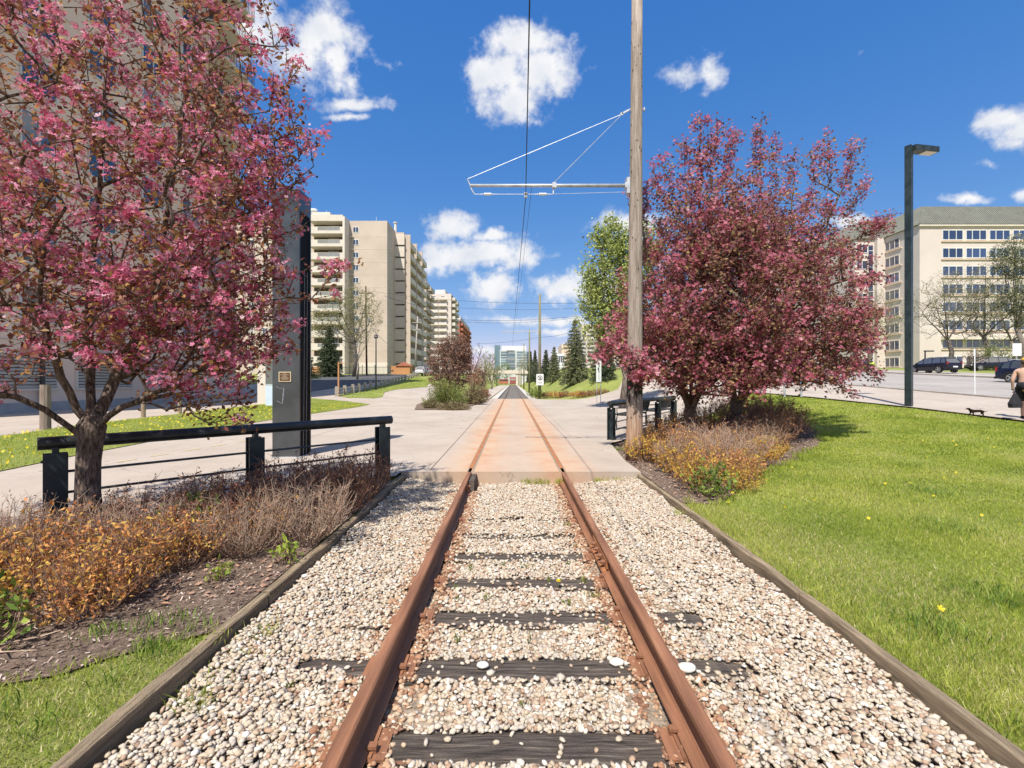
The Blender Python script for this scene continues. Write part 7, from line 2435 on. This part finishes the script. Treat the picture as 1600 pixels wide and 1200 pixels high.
# ================================================================ VEHICLES
def car(label, loc, rz, colr, name='parked_car', L=4.6, Wd=1.86, Hh=1.66):
    """x = forward; SUV-like hatchback body lofted from sections"""
    o = root(name, label, 'car', loc, rz, None)
    pm = mat('car_paint_' + name + str(len(MATS)), colr, rough=.22, spec=.6, metal=.3)
    hw = Wd / 2
    # stations: x, z bottom, z belt, half width bottom/belt
    st = [(-L / 2, .45, .88, .80), (-L / 2 + .06, .34, 1.02, .90), (-L / 2 + .4, .26, 1.06, .97), (-1.45, .24, 1.05, 1.0), (-.6, .24, 1.02, 1.0), (.4, .24, 1.0, 1.0), (1.15, .24, .98, 1.0), (1.7, .26, .92, .96), (2.05, .30, .84, .88), (L / 2, .42, .70, .72)]
    v, f = [], []
    for (x, zb, zt, k) in st:
        w = hw * k
        ring = [(0, zb), (w * .88, zb), (w * .97, zb + .10), (w, zb + (zt - zb) * .5), (w * .97, zt - .06), (w * .90, zt), (0, zt + .015)]
        v += [(x, y, z) for y, z in ring] + [(x, -y, z) for y, z in ring[1:-1][::-1]]
    n = 12
    for i in range(len(st) - 1):
        for k in range(n):
            a, b_ = i * n + k, i * n + (k + 1) % n
            f.append((a, b_, b_ + n, a + n))
    f.append(tuple(range(n - 1, -1, -1))); f.append(tuple((len(st) - 1) * n + k for k in range(n)))
    MB().add(v, f).build('body', pm, o, smooth=False)
    # greenhouse
    gh = [(-L / 2 + .12, 1.03, .80), (-L / 2 + .42, 1.52, .70), (-1.4, 1.62, .70), (-.2, Hh, .72), (.55, 1.58, .68), (1.42, .985, .80)]
    rf = MB()
    zs = [1.0, 0]
    def sec(x, z, k): return hw * k
    roofp = [(-L / 2 + .40, 1.50, .66), (-1.4, 1.62, .68), (-.2, Hh, .69), (.5, 1.58, .66)]
    v, f = [], []
    for (x, z, k) in roofp:
        w = hw * k
        v += [(x, -w, z - .05), (x, -w * .9, z), (x, w * .9, z), (x, w, z - .05)]
    for i in range(3):
        for k in range(3): f.append((i * 4 + k, i * 4 + k + 4, i * 4 + k + 5, i * 4 + k + 1))
    rf.add(v, f).build('roof', pm, o)
    gl = MB()
    wt, wb = hw * .67, hw * .86
    for s in (-1, 1):
        side = [(-L / 2 + .30, 1.03), (-L / 2 + .46, 1.46), (-1.4, 1.57), (-.2, Hh - .055), (.5, 1.53), (1.36, .99)]
        pts_ = []
        for (x, z) in side:
            kk = (z - 1.0) / (.6)
            pts_.append((x, s * (wb + (wt - wb) * min(1, kk)), z))
        gl.add(pts_, [tuple(range(6)) if s < 0 else tuple(range(5, -1, -1))])
    gl.add([(-L / 2 + .14, -wb * .95, 1.04), (-L / 2 + .14, wb * .95, 1.04), (-L / 2 + .40, wt * .97, 1.47), (-L / 2 + .40, -wt * .97, 1.47)], [(0, 3, 2, 1)])
    gl.add([(1.40, -wb * .95, .985), (1.40, wb * .95, .985), (.52, wt, 1.54), (.52, -wt, 1.54)], [(0, 1, 2, 3)])
    gl.build('windows', M_GLASS, o)
    for s in (-1, 1):
        for (xa, xb) in ((-.55, -.5), (-1.5, -1.42), (.42, .46)):
            MB().tube([(xa, s * wb * 1.005, 1.0), (xb, s * (wt + .02), 1.57)], .035, 5).build('pillar', pm, o)
        MB().tube([(-L / 2 + .16, s * wb, 1.02), (-L / 2 + .42, s * wt, 1.5)], .06, 5).build('pillar', pm, o)
        MB().tube([(1.42, s * wb * .97, .98), (.5, s * wt, 1.56)], .035, 5).build('pillar', pm, o)
    wh = MB().cyl((0, -.11, 0), (0, .11, 0), .36, n=22).mesh('tyre', M_TYRE)
    rim = MB()
    for sgn in (-1, 1):
        rim.cyl((0, sgn * .112, 0), (0, sgn * .118, 0), .08, n=10)
        for k in range(5):
            a = k * 2 * math.pi / 5
            rim.box((math.cos(a) * .13, sgn * .115, math.sin(a) * .13), (.24, .012, .07), ry=-a)
        for k in range(20):
            a = k * math.pi / 10
            rim.box((math.cos(a) * .245, sgn * .114, math.sin(a) * .245), (.03, .012, .085), ry=-a)
    rim = rim.mesh('rim', M_RIM)
    for x in (-1.38, 1.38):
        for y in (-1, 1):
            w = link('wheel', wh, o, (x, y * (hw - .10), .36))
            link('rim', rim, w)
    ar = MB()
    for x in (-1.38, 1.38):
        for y in (-1, 1):
            for k in range(12):
                a0, a1 = math.pi * k / 12, math.pi * (k + 1) / 12
                ar.add([(x + math.cos(a0) * .47, y * (hw + .006), .33 + math.sin(a0) * .45), (x + math.cos(a1) * .47, y * (hw + .006), .33 + math.sin(a1) * .45), (x + math.cos(a1) * .37, y * (hw + .006), .36 + math.sin(a1) * .36), (x + math.cos(a0) * .37, y * (hw + .006), .36 + math.sin(a0) * .36)],
                       [(0, 1, 2, 3) if y < 0 else (3, 2, 1, 0)])
    ar.build('wheel_arches', M_TYRE, o)
    tl = MB().box((0, 0, 0), (.12, .14, .30)).mesh('tail_light', M_REDL)
    hl = MB().box((0, 0, 0), (.3, .22, .14)).mesh('headlight', M_GREYW)
    for y in (-1, 1):
        link('tail_light', tl, o, (-L / 2 + .09, y * hw * .83, 1.0))
        link('headlight', hl, o, (L / 2 - .22, y * hw * .70, .70))
    MB().box((-L / 2 - .01, 0, .62), (.04, .5, .14)).build('licence_plate', M_WHITE, o)
    MB().box((-L / 2 - .0, 0, .40), (.1, 1.5, .16)).box((L / 2 - .0, 0, .4), (.1, 1.3, .16)).build('bumper', M_TYRE, o)
    for y in (-1, 1):
        MB().box((.95, y * (hw + .09), 1.03), (.12, .2, .14)).build('mirror', pm, o)
    MB().tube([(-1.5, -.55, 1.66), (.2, -.55, Hh + .05)], .02, 5).tube([(-1.5, .55, 1.66), (.2, .55, Hh + .05)], .02, 5).build('roof_rail', M_GALV, o)
    return o


x = WX(1459, 49.5)
car('dark blue-black wagon parked beyond the road in front of the office block', (x, 49.5, Hs(x, 49.5) + .03), R(93), (0.014, 0.014, 0.028))
x = WX(1592, 32.2)
car('dark blue car on the road cut by the right photo edge', (x + .9, 31.4, Hs(x, 31.4) + .0), R(-62), (0.010, 0.014, 0.035), 'blue_car', 4.5, 1.84, 1.6)
x = WX(1522, 61)
car('dark car half hidden behind the slim white sign post, near the bushes', (x, 59, Hs(x, 59) + .03), R(160), (0.02, 0.02, 0.03), 'parked_car')
x = WX(676, 96)
car('white car parked at the top end of the low post fence', (WX(655, 80), 84, Hs(WX(655, 80), 84)), R(80), (.7, .7, .7), 'parked_car')
# red vehicle and tram far beneath the bridge
o = root('red_van', 'tiny red van seen through the bridge opening', 'van', (WX(787, 215), 215, 0))
MB().box((0, 0, 1.5), (4.5, 2, 2.2)).build('body', M_BRICK, o, bevel=.2)
MB().box((0, -1.02, 2.0), (3.8, .03, .7)).build('windows', M_GLASS, o)
o = root('tramcar', 'tiny tramcar standing on the tracks beneath the bridge', 'tram', (TRACK_X, 172, 0))
MB().box((0, 0, 1.75), (2.3, 9, 2.6)).build('body', mat('tram_maroon', (.28, .09, .07), rough=.5), o, bevel=.15)
MB().box((0, -4.52, 2.2), (1.9, .04, .8)).build('windscreen', M_GLASS, o)
MB().box((0, 0, 3.2), (2.0, 8.4, .4)).build('roof', M_GREYW, o, bevel=.1)


# ================================================================ PERSON, CYCLIST, DOG
def skin_body(name, verts, edges, radii, m, parent, sub=2, root_i=0):
    me = bpy.data.meshes.new(name)
    me.from_pydata([tuple(v) for v in verts], edges, [])
    ob = link(name, me, parent)
    md = ob.modifiers.new('skin', 'SKIN')
    sv = me.skin_vertices[0].data if me.skin_vertices else None
    if sv is None:
        bm = bmesh.new(); bm.from_mesh(me); lay = bm.verts.layers.skin.verify()
        for i, v in enumerate(bm.verts): v[lay].radius = (radii[i],) * 2 if not isinstance(radii[i], tuple) else radii[i]; v[lay].use_root = (i == root_i)
        bm.to_mesh(me); bm.free()
    else:
        for i, s in enumerate(sv):
            s.radius = (radii[i],) * 2 if not isinstance(radii[i], tuple) else radii[i]; s.use_root = (i == root_i)
    md.use_smooth_shade = True
    ss = ob.modifiers.new('sub', 'SUBSURF'); ss.levels = sub; ss.render_levels = sub
    me.materials.append(m)
    return ob


def person(loc, rz, label):
    """walking figure, local x = forward, left arm hanging with a bag"""
    o = root('person', label, 'person', loc, rz)
    # 0 pelvis
    V = [(0, 0, .93), (0, 0, 1.08), (0, 0, 1.25), (0, 0, 1.40), (0, 0, 1.49), (.02, 0, 1.56), (.03, 0, 1.64), (.03, 0, 1.73),
         (0, .19, 1.41), (-.05, .25, 1.14), (.03, .27, .90), (.05, .27, .82),
         (0, -.19, 1.41), (.06, -.25, 1.15), (.22, -.24, .98), (.28, -.23, .93),
         (0, .10, .88), (.20, .10, .50), (.14, .10, .09), (.26, .10, .04),
         (0, -.10, .88), (-.02, -.10, .48), (-.26, -.10, .16), (-.20, -.10, .04)]
    E = [(0, 1), (1, 2), (2, 3), (3, 4), (4, 5), (5, 6), (6, 7), (3, 8), (8, 9), (9, 10), (10, 11), (3, 12), (12, 13), (13, 14), (14, 15), (0, 16), (16, 17), (17, 18), (18, 19), (0, 20), (20, 21), (21, 22), (22, 23)]
    Rr = [(.13, .16), (.11, .145), (.12, .16), (.10, .15), .058, .062, .10, .075, .065, .045, .032, .026, .065, .045, .032, .026, .095, .062, .042, .036, .095, .062, .042, .036]
    skin_body('body', V, E, Rr, M_SKIN, o)
    # fingers closed round the bag strap
    for s, hx, hz in ((1, .06, .80), (-1, .32, .90)):
        for k in range(4):
            y = s * .25 + (-.012 + 0) * 1
            fx = hx - .03 + k * .02
            L = (.06, .072, .068, .052)[k]
            MB().tube([(fx, s * .27, hz), (fx, s * .275, hz - L * .5), (fx + .002, s * .255, hz - L * .85), (fx, s * .238, hz - L * .8)], [.009, .0085, .008, .006], 6).build('finger', M_SKIN, o, smooth=True)
        MB().tube([(hx + .03, s * .262, hz + .02), (hx + .05, s * .25, hz - .015), (hx + .035, s * .24, hz - .035)], [.011, .009, .007], 6).build('thumb', M_SKIN, o, smooth=True)
    # shorts
    MB().tube([(0, 0, 1.08), (0, 0, .99), (0, 0, .86)], [.165, .185, .19], 16).tube([(0, .1, .92), (.09, .105, .72), (.17, .105, .55)], [.12, .115, .105], 12).tube([(0, -.1, .92), (0, -.105, .72), (-.01, -.105, .52)], [.12, .115, .105], 12).build('shorts', M_CLOTH, o, smooth=True)
    MB().sphere((.03, 0, 1.735), .108, 14, 8, (1.05, .92, .72)).add([(.1, -.07, 1.735), (.1, .07, 1.735), (.22, .055, 1.715), (.22, -.055, 1.715)], [(0, 1, 2, 3)]).build('cap', M_YEL, o, smooth=True)
    MB().sphere((.0, 0, 1.67), .105, 12, 8, (.98, .9, .9)).build('hair', mat('brown_hair', (.06, .035, .02), (.1, .06, .035), 30), o, smooth=True)
    fc = MB().sphere((.125, 0, 1.645), .018, 6, 4, (1, .8, 1.3))
    for s in (-1, 1): fc.sphere((.03, s * .102, 1.65), .028, 6, 4, (.6, .4, 1))
    fc.build('nose_and_ears', M_SKIN, o)
    ey = MB()
    for s in (-1, 1): ey.sphere((.115, s * .036, 1.67), .012, 6, 4)
    ey.box((.124, 0, 1.602), (.012, .045, .008)).build('eyes_and_mouth', M_LETTER, o)
    sh = MB()
    for (x_, y_, z_) in ((.2, .1, .04), (-.2, -.1, .05)): sh.sphere((x_, y_, z_), .13, 10, 6, (1.1, .42, .38))
    sh.build('shoes', M_CLOTH, o, smooth=True)
    MB().tube([(.035, .27, .87), (.045, .27, .85)], .034, 10).build('wrist_band', M_LETTER, o)
    return o


# the walker at the right photo edge and the bag held at the near side
D = 13.4
x = WX(1602, D)
z = Hs(x, D) + .0
pr = person((x, D, z), R(25), 'shirtless person in black shorts and yellow cap walking at the right photo edge')
bg_ = root('cloth_bag', 'black bag hanging from the hand of the walking person', 'bag', (WX(1589, D - .2), D - .15, z + .33), R(10))
MB().add([(-.17, -.05, 0), (.17, -.05, 0), (.17, .05, 0), (-.17, .05, 0), (-.19, -.06, .12), (.19, -.06, .12), (.19, .06, .12), (-.19, .06, .12), (-.10, -.035, .3), (.10, -.035, .3), (.10, .035, .3), (-.10, .035, .3), (-.04, -.015, .42), (.04, -.015, .42), (.04, .015, .42), (-.04, .015, .42)],
         [(3, 2, 1, 0)] + [(a + i, a + (i + 1) % 4, a + 4 + (i + 1) % 4, a + 4 + i) for a in (0, 4, 8) for i in range(4)] + [(12, 13, 14, 15)]).build('bag', M_CLOTH, bg_, smooth=False)
MB().tube([(-.03, 0, .42), (0, 0, .52), (.03, 0, .42)], .009, 5).build('handle', M_CLOTH, bg_)


def dog(loc, rz, label, s=1.0):
    o = root('dog', label, 'dog', loc, rz)
    o.scale = (s,) * 3
    # long low body; x forward
    V = [(0, 0, .215), (.14, 0, .21), (.24, 0, .225), (.31, 0, .275), (.36, 0, .325), (.42, 0, .31), (.47, 0, .295),
         (-.14, 0, .225), (-.22, 0, .215), (-.30, 0, .19), (-.38, 0, .20), (-.43, 0, .24),
         (.22, .05, .16), (.20, .05, .09), (.23, .05, .02), (.22, -.05, .16), (.26, -.05, .09), (.28, -.05, .02),
         (-.20, .05, .16), (-.16, .05, .11), (-.22, .05, .07), (-.19, .05, .015), (-.22, -.05, .16), (-.20, -.05, .11), (-.28, -.05, .07), (-.27, -.05, .015)]
    E = [(0, 1), (1, 2), (2, 3), (3, 4), (4, 5), (5, 6), (0, 7), (7, 8), (8, 9), (9, 10), (10, 11), (2, 12), (12, 13), (13, 14), (2, 15), (15, 16), (16, 17), (8, 18), (18, 19), (19, 20), (20, 21), (8, 22), (22, 23), (23, 24), (24, 25)]
    Rr = [.062, .072, .074, .045, .048, .027, .018, .058, .06, .016, .010, .006, .034, .022, .018, .034, .022, .018, .042, .028, .016, .016, .042, .028, .016, .016]
    skin_body('body', V, E, Rr, M_DOG, o, 2)
    for sgn in (-1, 1):
        MB().add([(.33, sgn * .04, .355), (.37, sgn * .045, .35), (.36, sgn * .062, .27), (.33, sgn * .06, .275)], [(0, 1, 2, 3), (3, 2, 1, 0)]).build('ear', M_DOG, o)
    MB().sphere((.487, 0, .30), .012, 6, 4).sphere((.40, .033, .335), .008, 6, 4).sphere((.40, -.033, .335), .008, 6, 4).build('nose_and_eyes', M_LETTER, o)


g = gp(1527, 650)
dog((g.x, g.y, g.z), R(176), 'small long-bodied dark brown dog trotting along the pavement edge', 1.0 * (33 / F_PX * g.y) / .92)

# cyclist
g = gp(1364, 585)
k = (23 / F_PX * g.y) / 1.75
o = root('bicycle', 'bicycle ridden past the office block', 'bicycle', g, R(180))
o.scale = (k,) * 3
wh = MB()
for i in range(20):
    a0, a1 = i * math.pi / 10, (i + 1) * math.pi / 10
    wh.tube([(math.cos(a0) * .33, 0, math.sin(a0) * .33), (math.cos(a1) * .33, 0, math.sin(a1) * .33)], .02, 5)
for i in range(8): wh.tube([(0, 0, 0), (math.cos(i * math.pi / 4) * .33, 0, math.sin(i * math.pi / 4) * .33)], .004, 3)
wm = wh.mesh('wheel', M_TYRE)
for q in (-.52, .52): link('wheel', wm, o, (q, 0, .34))
MB().tube([(-.52, 0, .34), (-.15, 0, .85), (.38, 0, .88), (-.05, 0, .30), (-.15, 0, .85)], .018, 6).tube([(-.05, 0, .3), (-.52, 0, .34)], .014, 6).tube([(.52, 0, .34), (.38, 0, .95)], .018, 6).build('frame', M_GALV, o)
MB().tube([(.36, -.25, 1.02), (.38, 0, .97), (.36, .25, 1.02)], .014, 6).build('handlebar', M_TRIM, o)
MB().box((-.16, 0, .93), (.24, .13, .05)).build('saddle', M_TRIM, o)
c = root('person', 'distant cyclist in a hi-vis yellow jacket before the office block', 'person', g, R(180))
c.scale = (k,) * 3
V = [(-.15, 0, .98), (-.08, 0, 1.15), (.02, 0, 1.36), (.06, 0, 1.46), (.1, 0, 1.54), (.12, 0, 1.64), (.03, .18, 1.37), (.2, .2, 1.18), (.35, .22, 1.05), (.03, -.18, 1.37), (.2, -.2, 1.18), (.35, -.22, 1.05),
     (-.12, .09, .95), (.18, .1, .72), (.02, .1, .30), (.12, .1, .24), (-.12, -.09, .95), (.12, -.1, .62), (-.12, -.1, .22), (-.02, -.1, .17)]
E = [(0, 1), (1, 2), (2, 3), (3, 4), (4, 5), (2, 6), (6, 7), (7, 8), (2, 9), (9, 10), (10, 11), (0, 12), (12, 13), (13, 14), (14, 15), (0, 16), (16, 17), (17, 18), (18, 19)]
skin_body('body', V, E, [.13, .13, .14, .06, .08, .07, .06, .045, .03, .06, .045, .03, .09, .06, .04, .035, .09, .06, .04, .035], M_TRIM, c)
MB().tube([(-.12, 0, 1.02), (-.04, 0, 1.2), (.04, 0, 1.42)], [.16, .175, .13], 12).tube([(.03, .18, 1.38), (.2, .2, 1.19)], .07, 8).tube([(.03, -.18, 1.38), (.2, -.2, 1.19)], .07, 8).build('jacket', M_HIVIS, c, smooth=True)
MB().sphere((.12, 0, 1.68), .11, 10, 6, (1.15, .85, .7)).build('helmet', M_WHITE, c, smooth=True)

print('objects', len(bpy.data.objects), 'tris', sum(len(o.data.polygons) for o in bpy.data.objects if o.type == 'MESH'))
